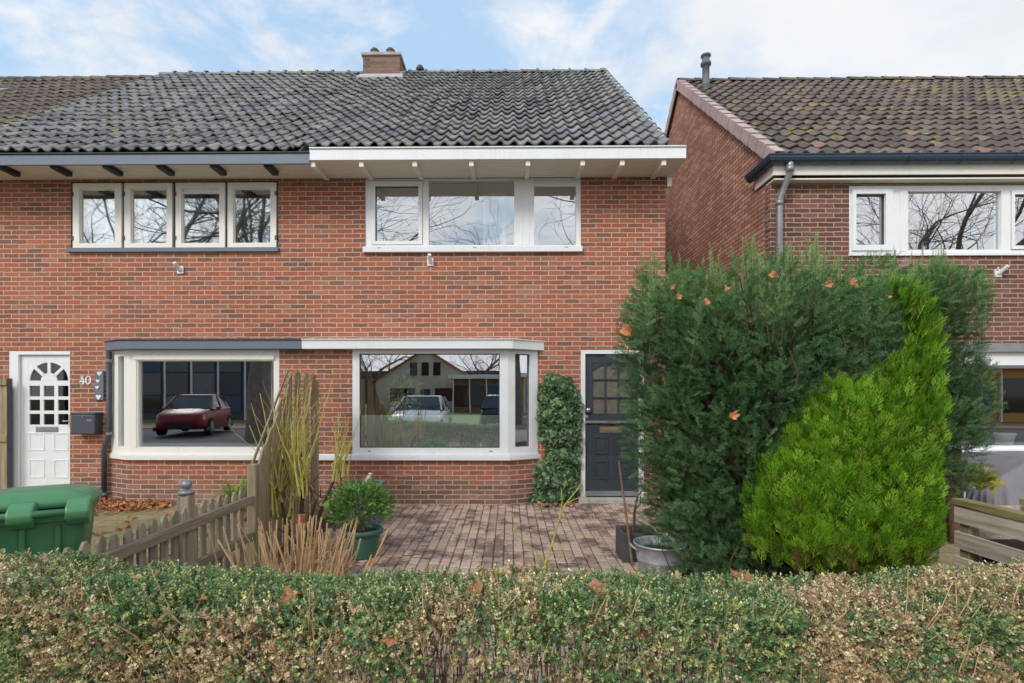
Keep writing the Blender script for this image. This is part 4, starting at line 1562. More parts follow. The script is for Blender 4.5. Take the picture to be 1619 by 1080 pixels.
# decorative slate plaque with pale hearts
plq = thing('wall_plaque', 'narrow grey wall plaque with pale hearts beside the dark drainpipe', 'plaque', (X(159), 0, Z(633)))
q = MB()
q.box(X(152.2), X(166), -0.03, -0.002, Z(633), Z(586.5))
q.build('board', M['slate'], plq, bevel=0.004)
heart = [(0, -1), (0.55, -0.35), (0.95, 0.15), (0.9, 0.6), (0.55, 0.8), (0.2, 0.68), (0, 0.4), (-0.2, 0.68), (-0.55, 0.8), (-0.9, 0.6), (-0.95, 0.15), (-0.55, -0.35)]
for hx, hy, r_ in ((160, 590.5, .036), (157.5, 602.5, .028), (156.5, 612.5, .028), (158.5, 628, .040)):
    q = MB()
    q.prism(heart, lambda p, a: (X(hx) + p[0] * r_, a, Z(hy) + p[1] * r_), -0.037, -0.031)
    q.build('heart', M['upvc'], plq)

# drainpipe of the bay canopy, dark, with an offset
dp = thing('drainpipe', 'thin dark drainpipe with an offset running down beside the left bay window', 'drainpipe', (X(165), -0.05, 0))
xa, xb = X(172.5, -.06), X(164.5, -.06)
q = MB()
q.tube([(xa, -.06, Z(556, -.06)), (xa, -.06, Z(688, -.06)), (xa - .01, -.06, Z(693, -.06)), (xb + .01, -.06, Z(706, -.06)), (xb, -.06, Z(711, -.06)), (xb, -.06, 0.0)], 0.034, 12)
q.build('pipe', M['pipe_dark'], dp, smooth=True)
for xx, py in ((xa, 570), (xa, 686), (xb, 782)):
    q = MB()
    z_ = Z(py, -.06)
    q.tube([(xx, -.06, z_ - .02), (xx, -.06, z_ + .02)], 0.04, 12)
    q.box(xx - .01, xx + .01, -.02, -.001, z_ - .012, z_ + .012)
    q.build('pipe_clip', M['zinc'], dp)

# small pole holders on the brick
def holder(px, py, label, tilt):
    q = MB()
    x, z = X(px), Z(py, 0, px)
    q.box(x - .045, x + .045, -0.018, -0.001, z - .065, z + .045)
    q.tube([(x, -.019, z - .02), (x + .02 * tilt, -0.12, z + .07)], [.026, .026], 10)
    q.tube([(x - .03, -.019, z + .03), (x - .03, -.05, z + .06)], [.012, .012], 8)
    simple(q, 'flag_holder', M['upvc'], label, 'flag holder', bevel=0.003)


holder(286, 426, 'small white flag holder on the brick beneath the four-sash window', -1)
holder(680.5, 413.5, 'small white flag holder on the brick beneath the wide white upstairs window', 0.2)
holder(1577, 431, 'small white flag holder on the dark brick of the house across the gap', 2)

# red triangle mark chalked on the brick, left of the pipe: a patch of brighter brick is left to the wall itself

# weathered gate at the left edge
gt = thing('wooden_gate', 'weathered wooden gate left of the white front door', 'gate', (X(0, -.1), -.1, 0))
for k in range(4):
    q = MB()
    x1 = X(12.5, -.1) - k * 0.115
    q.box(x1 - 0.108, x1, -0.115, -0.09, 0.03, Z(601, -.1) + 0.01 * (k % 2))
    q.build('board', M['wood_old'], gt, bevel=0.004)
for py in (604, 694):
    q = MB()
    q.box(X(13, -.1) - 0.46, X(13.4, -.1), -0.14, -0.1155, Z(py, -.1) - .045, Z(py, -.1) + .045)
    q.build('rail', M['wood_old'], gt, bevel=0.004)
q = MB()
q.box(X(12.8, -.1), X(13.6, -.1), -0.12, -0.04, 0.0, Z(598, -.1))
q.build('hinge_post', M['slate_dark'], gt)

# ------------------------------------------------------------------ wheelie bin behind the hedge
BD = 2.60
bx1 = at(122, 850, CAM_Y + BD).x
bw, bd, bh = 0.58, 0.72, 0.98
bc = Vector((bx1 - 0.54, CAM_Y + BD + 0.36, 0))
BSC = 0.90
binr = math.radians(-58)
wb = thing('wheelie_bin', 'green wheelie bin standing behind the hedge at the left edge', 'wheelie bin', (bc.x, bc.y, 0))
def bin_add(mb, pts, faces):
    c, s = math.cos(binr), math.sin(binr)
    mb.add([(bc.x + (x * c - y * s) * BSC, bc.y + (x * s + y * c) * BSC, z * BSC) for x, y, z in pts], faces)
# local: +x depth towards hinge side (back), y width
def loft(mb, rings, cap=True):
    n = len(rings[0])
    V = [p for r in rings for p in r]
    F = []
    for j in range(len(rings) - 1):
        for k in range(n):
            F.append((j * n + k, j * n + (k + 1) % n, (j + 1) * n + (k + 1) % n, (j + 1) * n + k))
    if cap:
        F.append(tuple(range(n))[::-1])
        F.append(tuple(range((len(rings) - 1) * n, len(rings) * n)))
    bin_add(mb, V, F)
def rrect(x0, x1, y0, y1, z, r=0.06, n=5):
    P = []
    for cx_, cy_, a0 in ((x1 - r, y1 - r, 0), (x0 + r, y1 - r, PI / 2), (x0 + r, y0 + r, PI), (x1 - r, y0 + r, 1.5 * PI)):
        for k in range(n):
            a = a0 + PI / 2 * k / (n - 1)
            P.append((cx_ + r * math.cos(a), cy_ + r * math.sin(a), z))
    return P
q = MB()
loft(q, [rrect(-.25, .22, -.22, .22, 0.06), rrect(-.29, .25, -.255, .255, 0.6), rrect(-.33, .27, -.285, .285, 0.93)])
loft(q, [rrect(-.355, .29, -.30, .30, 0.925), rrect(-.355, .29, -.30, .30, 0.965)])
for y in (-.16, 0.0, .16):
    loft(q, [rrect(.24, .262, y - .015, y + .015, 0.35, .005, 2), rrect(.255, .285, y - .015, y + .015, 0.9, .005, 2)])
body = q.build('body', M['bin'], wb, smooth=False, bevel=0.006)
# lid: domed, sloping to the front, with hinge rail
q = MB()
rings = []
for z_, g in ((0.968, 0.0), (1.0, 0.004), (1.025, -0.02), (1.055, -0.07), (1.068, -0.14)):
    rg = rrect(-.385 - g, .24 + g * .4, -.315 - g, .315 + g, z_, 0.09)
    rings.append([(x, y, z + 0.03 * (x + .385) / .6) for x, y, z in rg])
loft(q, rings)
q.build('lid', M['bin_lid'], wb, smooth=True)
q = MB()
loft(q, [[(p[0], p[1], p[2]) for p in rrect(-.40, -.37, -.22, .22, .955, .012, 3)], [(p[0], p[1], p[2]) for p in rrect(-.40, -.37, -.22, .22, .985, .012, 3)]])
q.build('lid_grip', M['bin_lid'], wb)
c_, s_ = math.cos(binr), math.sin(binr)
W = lambda x, y, z: Vector((bc.x + (x * c_ - y * s_) * BSC, bc.y + (x * s_ + y * c_) * BSC, z * BSC))
q = MB()
q.tube([W(.335, -.30, 0.985), W(.335, .30, 0.985)], 0.019, 12)
q.build('handle_bar', M['bin'], wb, smooth=True)
for y0, y1 in ((-.315, -.20), (-.06, .06), (.20, .315)):
    q = MB()
    prof_ = [(.20, .90), (.30, .90), (.355, .945), (.365, .985), (.345, 1.02), (.27, 1.045), (.16, 1.05)]
    n_ = len(prof_)
    bin_add(q, [(x, y0, z) for x, z in prof_] + [(x, y1, z) for x, z in prof_], [tuple(range(n_)), tuple(range(n_, 2 * n_))[::-1]] + [(k, n_ + k, n_ + (k + 1) % n_, (k + 1) % n_) for k in range(n_)])
    q.build('hinge_lug', M['bin_lid'], wb, bevel=0.012)
for sy_ in (-1, 1):
    q = MB()
    q.tube([W(.20, sy_ * .215, 0.11), W(.20, sy_ * .275, 0.11)], 0.11, 20)
    q.build('wheel', M['rubber'], wb, bevel=0.01)

# ------------------------------------------------------------------ picket fence, low, then the tall plank screen
FX = at(400, 790, CAM_Y + 4.64).x
pf = thing('picket_fence', 'low weathered picket fence with rounded tops and a ball-topped post', 'fence', (FX, -4.0, 0))
zr1, zr2 = 1.5 - 0.90, 1.5 - 1.21
for zc in (zr1, zr2):
    q = MB()
    q.box(FX - 0.02, FX + 0.02, -5.13, -2.98, zc - 0.035, zc + 0.035)
    q.build('rail', M['wood_y'], pf, bevel=0.004)
k = 0
y = -5.22
while y < -3.0:
    q = MB()
    h = zr1 + 0.115 + random.uniform(-0.012, 0.012)
    w = 0.068
    tl = random.uniform(-0.006, 0.006)
    pts = [(-w / 2, 0.02), (w / 2, 0.02), (w / 2 + tl, h - 0.04), (w / 2 - 0.016 + tl, h - 0.012), (w / 4 - .006 + tl, h), (-w / 4 + .006 + tl, h), (-w / 2 + 0.016 + tl, h - 0.012), (-w / 2 + tl, h - 0.04)]
    q.prism(pts, lambda p, a: (a, y + p[0], p[1]), FX - 0.040, FX - 0.0205)
    q.build('picket', M['wood_z'], pf, bevel=0.004)
    y += 0.112 + random.uniform(-0.004, 0.004)
pd = 2.22 * FPX / (805 - 300)
py_ = CAM_Y + abs(FX) * FPX / (805 - 300.5)
q = MB()
q.box(FX - 0.085, FX - 0.0, py_ - 0.04, py_ + 0.04, -0.03, 1.5 - 0.695)
post = q.build('post', M['wood_z'], pf, bevel=0.006)
q = MB()
zc = 1.5 - 0.695
q.lathe([(0, 0), (0.05, 0), (0.052, 0.02), (0.04, 0.03), (0.022, 0.034)] + [(0.036 * math.sin(a), 0.068 - 0.036 * math.cos(a)) for a in [0.6 + 0.25 * i for i in range(11)]] + [(0, 0.104)], (FX - 0.042, py_, zc), 16)
q.build('post_ball', M['zinc'], post, smooth=True)

# end post where the low fence meets the tall planks
q = MB()
q.box(FX - 0.05, FX + 0.03, -2.97, -2.89, -0.03, 1.5 - 0.60)
q.build('post', M['wood_old'], pf, bevel=0.006)

tf = thing('plank_screen', 'tall mossy plank screen stepping down towards the picket fence', 'fence', (FX - 0.1, -2.2, 0))
def fence_line(t):      # t 0..1 from low end to house
    return Vector((FX - 0.02 + (-0.26) * t, -2.88 + 2.2 * t, 0))
npl = 12
hs = []
for k in range(npl):
    t0, t1 = k / npl, (k + 1) / npl
    a, b = fence_line(t0 + 0.004), fence_line(t1 - 0.006)
    dep = (a.y + b.y) / 2 - CAM_Y
    f = min(1, max(0, (t0) / 0.50))
    ztop = 0.87 + (1.76 - 0.87) * f ** 0.92 + random.uniform(-0.012, 0.012)
    ztop2 = 0.87 + (1.76 - 0.87) * min(1, (t1) / 0.50) ** 0.92 + random.uniform(-0.004, 0.004)
    th = 0.018
    off = 0.0 if k % 2 else 0.022
    d = (b - a).normalized()
    n = Vector((d.y, -d.x, 0))
    q = MB()
    o1, o2 = n * off, n * (off + th)
    lean = random.uniform(-0.012, 0.012)
    q.hexa([a + o1, b + o1, b + o2, a + o2,
            a + o1 + Vector((lean, lean, ztop)), b + o1 + Vector((lean, lean, ztop2)), b + o2 + Vector((lean, lean, ztop2)), a + o2 + Vector((lean, lean, ztop))])
    q.build('plank', M['wood_old'], tf, bevel=0.003)
for zc in (0.35, 0.80):
    q = MB()
    a, b = fence_line(0.01), fence_line(0.99)
    q.bar(a + Vector((-0.03, 0, zc)), b + Vector((-0.03, 0, zc)), 0.035, 0.07)
    q.build('rail', M['wood_old'], tf, bevel=0.004)
q = MB()
a, b = fence_line(0.0), fence_line(0.50)
q.bar(a + Vector((-0.035, 0, 0.87)), b + Vector((-0.035, 0, 1.77)), 0.015, 0.03)
q.build('edge_batten', M['wood_old'], tf, bevel=0.003)
q = MB()
e = fence_line(1.0)
q.box(e.x - 0.045, e.x + 0.025, e.y - 0.01, e.y + 0.06, 0, 1.70)
q.build('post', M['wood_old'], tf, bevel=0.005)

# ------------------------------------------------------------------ pots and planters
def pot(name, label, c, prof, mat, soil_r, soil_z, cat='pot', n=28, **k):
    t = thing(name, label, cat, (c[0], c[1], c[2]))
    q = MB()
    q.lathe(prof, c, n)
    q.build('body', mat, t, smooth=True)
    q = MB()
    q.lathe([(soil_r, soil_z), (soil_r * .5, soil_z + .012), (0, soil_z + .01)], c, n)
    q.build('soil', M['soil'], t)
    return t


gp = at(567, 886, CAM_Y + 4.89)
GP = Vector((gp.x, gp.y + 0.12, 0.0))
pot('flower_pot', 'round dark green pot holding a leafy green shrub', GP, [(0, 0), (.125, 0), (.13, .015), (.165, .20), (.168, .215), (.192, .22), (.197, .24), (.192, .262), (.172, .264), (.165, .235), (.15, .2)], M['pot_green'], .16, .222, 'plant pot')

gpl = thing('square_planter', 'tall grey square planter behind the leafy green pot', 'planter', (at(578, 800, -1.45).x, -1.45, 0))
q = MB()
xx, zt = at(580, 800, -1.45).x, Z(768, -1.45, 580)
q.hexa([(xx - .125, -1.45, 0), (xx + .125, -1.45, 0), (xx + .125, -1.2, 0), (xx - .125, -1.2, 0), (xx - .145, -1.47, zt), (xx + .145, -1.47, zt), (xx + .145, -1.18, zt), (xx - .145, -1.18, zt)])
q.build('body', M['planter_grey'], gpl, bevel=0.008)
q = MB()
q.sheet((0, 0), FU, FN, 0, 0, 0, 0, 0, 0) if False else None
for a, b, c, d in ((-.15, .15, -1.475, -1.445), (-.15, .15, -1.205, -1.175), (-.15, -.12, -1.444, -1.206), (.12, .15, -1.444, -1.206)):
    q.box(xx + a, xx + b, c, d, zt + .001, zt + .02)
q.build('rim', M['planter_grey'], gpl, bevel=0.004)

bo = thing('bird_ornament', 'small pale bird ornament perched on the grey square planter', 'ornament', (at(582, 770, -1.46).x, -1.46, zt))
c = at(582, 758, -1.46)
q = MB()
q.tube([c + Vector((-.05, 0, -.07)), c + Vector((-.02, 0, -.02)), c + Vector((.008, 0, .028)), c + Vector((.02, 0, .05))], [.006, .022, .024, .014], 10)
q.tube([c + Vector((.01, 0, .052)), c + Vector((.024, 0, .064)), c + Vector((.05, 0, .062))], [.02, .017, .003], 10)
q.build('body', M['white_pot'], bo, smooth=True)
q = MB()
q.tube([c + Vector((-.02, 0, -.025)), c + Vector((-.028, 0, -.10))], .004, 6)
q.tube([c + Vector((.0, 0, -.01)), c + Vector((.0, 0, -.10))], .004, 6)
q.build('legs', M['zinc'], bo)

# zinc bucket and dark planter by the yew
bk = at(1044, 858, CAM_Y + 4.40)
BK = Vector((bk.x, CAM_Y + 4.40, 0.0))
zrim = 1.5 - (857 - 625) / FPX * 4.40
bt = thing('metal_bucket', 'galvanised metal tub of soil at the foot of the yew', 'bucket', BK)
q = MB()
q.lathe([(0, .005), (.15, .005), (.155, .0), (.16, .03), (.185, zrim * .55), (.189, zrim * .56), (.187, zrim * .59), (.205, zrim - .012), (.214, zrim - .01), (.216, zrim), (.208, zrim + .004), (.20, zrim - .01), (.185, zrim * .6)], BK, 32)
q.build('body', M['galv'], bt, smooth=True)
q = MB()
q.lathe([(.195, zrim - .07), (.1, zrim - .055), (0, zrim - .06)], BK, 24)
q.build('soil', M['soil'], bt)
for s in (-1, 1):
    q = MB()
    q.tube([BK + Vector((s * .205, -.07, zrim - .045)), BK + Vector((s * .235, -.05, zrim - .02)), BK + Vector((s * .238, .05, zrim - .02)), BK + Vector((s * .205, .07, zrim - .045))], .009, 8)
    q.build('handle', M['galv'], bt, smooth=True)

dpx = at(1012, 890, CAM_Y + 4.85)
zt2 = 1.5 - (838 - 625) / FPX * 4.95
dpl = thing('square_planter', 'low dark square planter with a cane, left of the metal tub', 'planter', (dpx.x, CAM_Y + 5.0, 0))
q = MB()
xx = dpx.x
for a, b, c, d in ((-.16, .16, -.16, -.13), (-.16, .16, .13, .16), (-.16, -.13, -.13, .13), (.13, .16, -.13, .13)):
    q.box(xx + a, xx + b, CAM_Y + 5.0 + c, CAM_Y + 5.0 + d, 0, zt2)
q.build('body', M['planter_dark'], dpl, bevel=0.006)
q = MB()
q.box(xx - .129, xx + .129, CAM_Y + 4.871, CAM_Y + 5.129, 0.01, zt2 - .05)
q.build('soil', M['soil'], dpl)
q = MB()
q.tube([at(1000, 893, CAM_Y + 4.75), at(990, 815, CAM_Y + 4.78), at(978.5, 729, CAM_Y + 4.8)], [.011, .010, .008], 8)
simple(q, 'garden_cane', M['twig_brown'], 'thin bare brown cane standing in front of the dark blue door', 'cane')
q = MB()
q.tube([at(1002, 850, CAM_Y + 4.95), at(1003, 810, CAM_Y + 4.95), at(1008, 785, CAM_Y + 4.95), at(1016, 775, CAM_Y + 4.95)], [.014, .012, .009, .004], 8)
q.tube([at(1004, 806, CAM_Y + 4.95), at(1012, 797, CAM_Y + 4.95), at(1014, 778, CAM_Y + 4.95)], [.008, .006, .003], 6)
simple(q, 'bare_twig', M['bark'], 'short dark forked twig rising from the dark square planter', 'twig')

# ------------------------------------------------------------------ right side: slatted planter box, covered furniture, white pot
SX = at(1508, 800, CAM_Y + 3.9).x
sb = thing('slatted_box', 'grey wooden slatted box fence at the right edge', 'wooden box', (SX + .2, -4.4, 0))
ya, yb = CAM_Y + 2.35, CAM_Y + 3.9
for k, zt in enumerate((0.71, 0.53, 0.355, 0.18)):
    q = MB()
    q.box(SX, SX + 0.02, ya, yb, zt - 0.118, zt)
    q.build('slat', M['wood_pale'], sb, bevel=0.004)
    q = MB()
    q.box(SX + 0.021, SX + 0.55, yb - 0.02, yb, zt - 0.118, zt)
    q.build('slat', M['wood_pale'], sb, bevel=0.004)
    q = MB()
    q.box(SX + 0.53, SX + 0.55, ya, yb - 0.021, zt - 0.118, zt)
    q.build('slat', M['wood_pale'], sb, bevel=0.004)
for dx, yy in ((0.021, yb - .10), (0.45, yb - .10), (0.021, ya + .6), (0.45, ya + .6)):
    q = MB()
    q.box(SX + dx, SX + dx + 0.075, yy, yy + 0.075, 0, 0.715)
    q.build('post', M['wood_old'], sb, bevel=0.004)
q = MB()
q.box(SX - 0.012, SX + 0.085, ya, yb + .01, 0.717, 0.762)
q.build('cap_board', M['wood_cap'], sb, bevel=0.005)
q = MB()
q.box(SX + 0.47, SX + 0.565, ya, yb + .01, 0.717, 0.762)
q.build('cap_board', M['wood_cap'], sb, bevel=0.005)
q = MB()
q.box(SX + 0.1, SX + 0.45, ya + .02, yb - .12, 0.02, 0.5)
q.build('soil', M['soil'], sb)

# furniture under a grey cover
cv = MB()
cY0, cY1 = -1.35, -0.42
cx0_, cx1_ = at(1540, 750, -1.3).x, at(1800, 750, -1.3).x
ztp = Z(724, -1.2, 1600)
nx_, ny_ = 46, 18
Vs, Fs = [], []
ringn = 120
def cover_pt(a, lev):
    # rounded-rectangle outline, parameter a 0..1; lev 0 bottom..1 top edge..2 centre
    cx_, cy_ = (cx0_ + cx1_) / 2, (cY0 + cY1) / 2
    hx_, hy_ = (cx1_ - cx0_) / 2, (cY1 - cY0) / 2
    an = 2 * PI * a
    c, s = math.cos(an), math.sin(an)
    p = 0.28
    ux = math.copysign(abs(c) ** p, c)
    uy = math.copysign(abs(s) ** p, s)
    x, y = cx_ + hx_ * ux, cy_ + hy_ * uy
    fold = (0.1 + 0.9 * abs(math.sin(an * 14 + 2.5 * mnoise.noise(Vector((c * 2, s * 2, 0.3)))))) * (0.7 + 0.8 * mnoise.noise(Vector((c * 3, s * 3, 1.3))))
    if lev <= 1:
        flare = 0.10 * (1 - lev) + 0.15 * fold * 1.5 * (1 - lev) ** 0.7
        x += (x - cx_) / max(hx_, .01) * flare
        y += (y - cy_) / max(hy_, .01) * flare * 1.0
        z = 0.02 + (ztp - 0.02) * lev - 0.02 * fold * (lev > .9)
        z += 0.03 * (1 - lev) * mnoise.noise(Vector((c * 4, s * 4, 5)))
    else:
        t = (lev - 1)
        x = cx_ + (x - cx_) * (1 - t)
        y = cy_ + (y - cy_) * (1 - t)
        z = ztp + 0.035 * mnoise.noise(Vector((x * 3, y * 3, 2))) - 0.05 * math.sin(min(1, t * 2) * PI) * 0.5
    # the left end sags lower over a chair, the rest lies over a table
    f = min(1, max(0, (x - cx0_ + .05) / .75))
    f = f * f * (3 - 2 * f)
    z = z * (.58 + .42 * f) + .03 * mnoise.noise(Vector((x * 6, y * 5, z * 4))) * min(1, z * 4)
    return (x, y, z)
levs = [0, .12, .25, .4, .55, .7, .82, .92, .98, 1.0, 1.06, 1.2, 1.4, 1.7, 1.98]
for lv in levs:
    for k in range(ringn):
        Vs.append(cover_pt(k / ringn, lv))
for j in range(len(levs) - 1):
    for k in range(ringn):
        Fs.append((j * ringn + k, j * ringn + (k + 1) % ringn, (j + 1) * ringn + (k + 1) % ringn, (j + 1) * ringn + k))
cv.add(Vs, Fs)
simple(cv, 'furniture_cover', M['tarp'], 'garden furniture under a creased grey cover below the right-hand window', 'furniture cover', smooth=True)

wp = at(1499, 800, CAM_Y + 6.0)
WP = Vector((wp.x, CAM_Y + 6.0, 0))
zt3 = 0.45
pot('flower_pot', 'large white pot between the yew and the slatted wooden box', WP, [(0, 0), (.09, 0), (.11, .04), (.145, zt3 * .8), (.15, zt3), (.14, zt3 + .004), (.13, zt3 - .03)], M['white_pot'], .135, zt3 - .04, 'plant pot')

# ------------------------------------------------------------------ things seen through the glass
ip = thing('houseplant', 'variegated pale-leaved houseplant standing inside the right bay window', 'houseplant', (at(637, 700, 0.12).x, 0.12, zb0))
lp = thing('pendant_lamp', 'black dome lamp hanging inside the right bay window', 'lamp', (at(772, 610, 1.6).x, 1.6, Z(610, 1.6)))
c = at(772, 612, 1.6)
q = MB()
q.lathe([(0.235, 0), (0.23, .05), (0.19, .13), (0.11, .19), (0.03, .21), (0, .212)], (c.x, 1.6, c.z), 24)
q.lathe([(0.228, 0.002), (0.22, .05), (0.18, .125), (0.1, .18), (0, .195)], (c.x, 1.6, c.z), 24)
q.build('lamp_shade', M['black'], lp, smooth=True)
q = MB()
q.tube([(c.x, 1.6, c.z + .2), (c.x, 1.6, 2.43)], 0.006, 6)
q.build('cord', M['black'], lp)
# sills inside with pots, right neighbour
for px, lab, r_ in ((1588, 'white ribbed flower pot on the windowsill of the house across the gap', .13), (1553, 'small terracotta flower pot on the windowsill of the house across the gap', .085)):
    c = at(px, 704, 0.22)
    c.z = Z(708, 0.0, 1600)
    pot('flower_pot', lab, c, [(0, 0), (r_ * .62, 0), (r_ * .95, r_ * 1.25), (r_, r_ * 1.3), (r_ * 1.02, r_ * 1.5), (r_ * .9, r_ * 1.5)], M['white_pot'] if px == 1588 else M['terracotta'], r_ * .9, r_ * 1.3, 'plant pot')
q = MB()
q.box(X(1420), X(1750), 0.13, 0.42, Z(708, 0, 1600) - .04, Z(708, 0, 1600))
q.build('window_board', M['upvc'], house_c)
# net curtains upstairs
def curtain(parent, x0, x1, z0, z1, y, folds, mat=None):
    q = MB()
    n_ = max(12, int((x1 - x0) * 60))
    V = []
    for k in range(n_ + 1):
        x = x0 + (x1 - x0) * k / n_
        yy = y + 0.025 * math.sin(k / n_ * folds * 2 * PI) + 0.01 * mnoise.noise(Vector((x * 9, 0, 0)))
        V += [(x, yy, z0), (x, yy, z1)]
    q.add(V, [(2 * k, 2 * k + 2, 2 * k + 3, 2 * k + 1) for k in range(n_)])
    V2 = [(a, b + .006, c) for a, b, c in V]
    q.add(V2, [(2 * k, 2 * k + 1, 2 * k + 3, 2 * k + 2) for k in range(n_)])
    return q.build('curtain', mat or M['curtain'], parent, smooth=True)


curtain(house_r, X(762), X(800), Z(392), Z(290), 0.35, 4)
curtain(house_l, X(112), X(200), Z(400), Z(285), 0.4, 5)
curtain(house_l, X(395), X(442), Z(400), Z(285), 0.4, 5)
# ------------------------------------------------------------------ foliage templates (z = growth direction)
def quad_leaf(p, d, n, L, w):
    """diamond-ish leaf from p along d with normal n: 4 verts, slight fold"""
    d = np.array(d, float) / np.linalg.norm(d)
    n = np.array(n, float)
    s = np.cross(n, d)
    s /= np.linalg.norm(s)
    p = np.array(p, float)
    return [p, p + d * L * .5 + s * w / 2 + n * 0.0, p + d * L, p + d * L * .5 - s * w / 2]


def make_sprig(nl, length, L, w, spread, rnd, tip_up=0.35, opposite=True):
    V, F, G = [], [], []
    for i in range(nl):
        z = length * (i / nl) ** 0.9
        a = (i // 2) * 1.57 + (i % 2) * PI if opposite else i * 2.4
        a += rnd.uniform(-.3, .3)
        sp = spread * (1 - 0.35 * i / nl)
        d = (math.cos(a) * sp, math.sin(a) * sp, 1 - sp * .6)
        n = (-math.cos(a) * (1 - sp * .5), -math.sin(a) * (1 - sp * .5), sp)
        n = np.array(n) + np.array([rnd.uniform(-.3, .3) for _ in range(3)])
        q = quad_leaf((0, 0, z), d, n, L * rnd.uniform(.75, 1.15), w * rnd.uniform(.8, 1.1))
        o = len(V)
        V += q
        F.append((o, o + 1, o + 2, o + 3))
        G += [i] * 4
    return np.array(V), F, G


def make_needle_spray(rnd, length=.085, n=22, L=.026, w=.0038, droop=0.0):
    V, F, G = [], [], []
    # twig
    o = len(V)
    V += [(-.0012, 0, 0), (.0012, 0, 0), (.0006, 0, length), (-.0006, 0, length)]
    F.append((o, o + 1, o + 2, o + 3))
    G += [0] * 4
    for i in range(n):
        z = length * (i / n)
        s = 1 if i % 2 else -1
        d = (s * rnd.uniform(.7, 1.0), rnd.uniform(-.45, .45), rnd.uniform(.35, .8))
        nn = (rnd.uniform(-.3, .3), 1, rnd.uniform(-.3, .3))
        o = len(V)
        V += quad_leaf((0, 0, z), d, nn, L * rnd.uniform(.8, 1.1) * (1 - .35 * i / n), w)
        F.append((o, o + 1, o + 2, o + 3))
        G += [1 + i % 4] * 4
    return np.array(V), F, G


def make_fan(rnd, length=.13, w=.007):
    """flat thuja spray: a stem with alternating branchlets that fork again"""
    V, F, G = [], [], []
    def strip(p, ang, L, w_, g):
        d = np.array([math.sin(ang), rnd.uniform(-.12, .12), math.cos(ang)])
        s = np.array([math.cos(ang), 0, -math.sin(ang)]) * w_ / 2
        p = np.array(p)
        m_ = p + d * L * .6 + np.array([0, rnd.uniform(-.004, .004), 0])
        e = p + d * L
        o = len(V)
        V.extend([p - s * .6, p + s * .6, m_ + s, e, m_ - s])
        F.append((o, o + 1, o + 2, o + 3, o + 4))
        G.extend([g] * 5)
        return p, d
    strip((0, 0, 0), 0, length, w, 0)
    k = 8
    for i in range(k):
        z = length * (.1 + .75 * i / k)
        s = 1 if i % 2 else -1
        L = length * (.52 - .36 * i / k) * rnd.uniform(.85, 1.15)
        a = s * rnd.uniform(.45, .7)
        p, d = strip((0, 0, z), a, L, w * .95, 1 + i % 3)
        for j in (0.35, 0.65):
            q = p + d * L * j
            strip(q, a - s * rnd.uniform(.3, .55), L * .45, w * .85, 1 + (i + 1) % 3)
            if j < .5:
                strip(q, a + s * rnd.uniform(.3, .5), L * .35, w * .85, 1 + (i + 2) % 3)
    return np.array(V), F, G


rp = random.Random(5)

# ------------------------------------------------------------------ the box hedge
HTX = [-3.6, -2.03, -1.78, -1.28, -.85, -.62, -.45, .11, .49, 1.0, 1.3, 1.63, 2.0, 3.6]
HTZ = [.86, .855, .85, .815, .795, .765, .80, .80, .79, .775, .785, .81, .85, .86]


def hedge_top(x):
    return float(np.interp(x, HTX, HTZ)) - .012 + 0.012 * mnoise.noise(Vector((x * 1.7, 2.2, 0))) + 0.022 * mnoise.noise(Vector((x * 5, 7.2, 0)))


HY0, HY1 = CAM_Y + 1.80, CAM_Y + 2.20
HX0, HX1 = -3.6, 3.6
hedge = thing('hedge', 'clipped box hedge with brown dieback along the front of the gardens', 'hedge', (0, (HY0 + HY1) / 2, 0))
GREEN = np.array(S(116, 142, 88)[:3]); GREEN2 = np.array(S(164, 178, 120)[:3]); DEEP = np.array(S(86, 122, 84)[:3])
TAN = np.array(S(226, 206, 166)[:3]); TAN2 = np.array(S(196, 168, 128)[:3]); BRN = np.array(S(152, 122, 92)[:3]); YEL = np.array(S(196, 194, 118)[:3])


def hedge_col(P, depthf):
    px = P[:, 0]
    n1 = vnoise(P, 1.9, 3.0)
    n2 = vnoise(P, 6.0, 9.0)
    n3 = vnoise(P, 17.0, 1.0)
    g = 0.53 + 0.6 * n1 + 0.5 * n2 + 0.3 * n3
    # broad zones seen along the hedge: dead at the left end and at right of centre, green between
    zone = np.interp(px, [-2.4, -1.75, -1.45, -0.9, -.3, .05, .45, .6, .95, 1.25, 1.5, 1.8, 2.1], [-.32, -.30, .08, .24, .12, .10, -.06, .16, .05, -.22, -.2, -.02, .25])
    ztop = (P[:, 2] - 0.48) / 0.32
    g = g + zone + 0.06 * np.clip(ztop, -1, 1)
    g += RNG.normal(0, .16, len(P))
    t = np.clip((g - .25) / .45, 0, 1)
    r = RNG.random(len(P))
    green = np.where((r < .3)[:, None], GREEN2, np.where((r < .62)[:, None], GREEN, DEEP))
    green = np.where((RNG.random(len(P)) < .12)[:, None], YEL, green)
    r2 = RNG.random(len(P))
    dead = np.where((r2 < .42)[:, None], TAN, np.where((r2 < .78)[:, None], TAN2, BRN))
    pick = RNG.random(len(P)) < t
    c = np.where(pick[:, None], green, dead)
    return c * RNG.uniform(.78, 1.3, (len(P), 1))


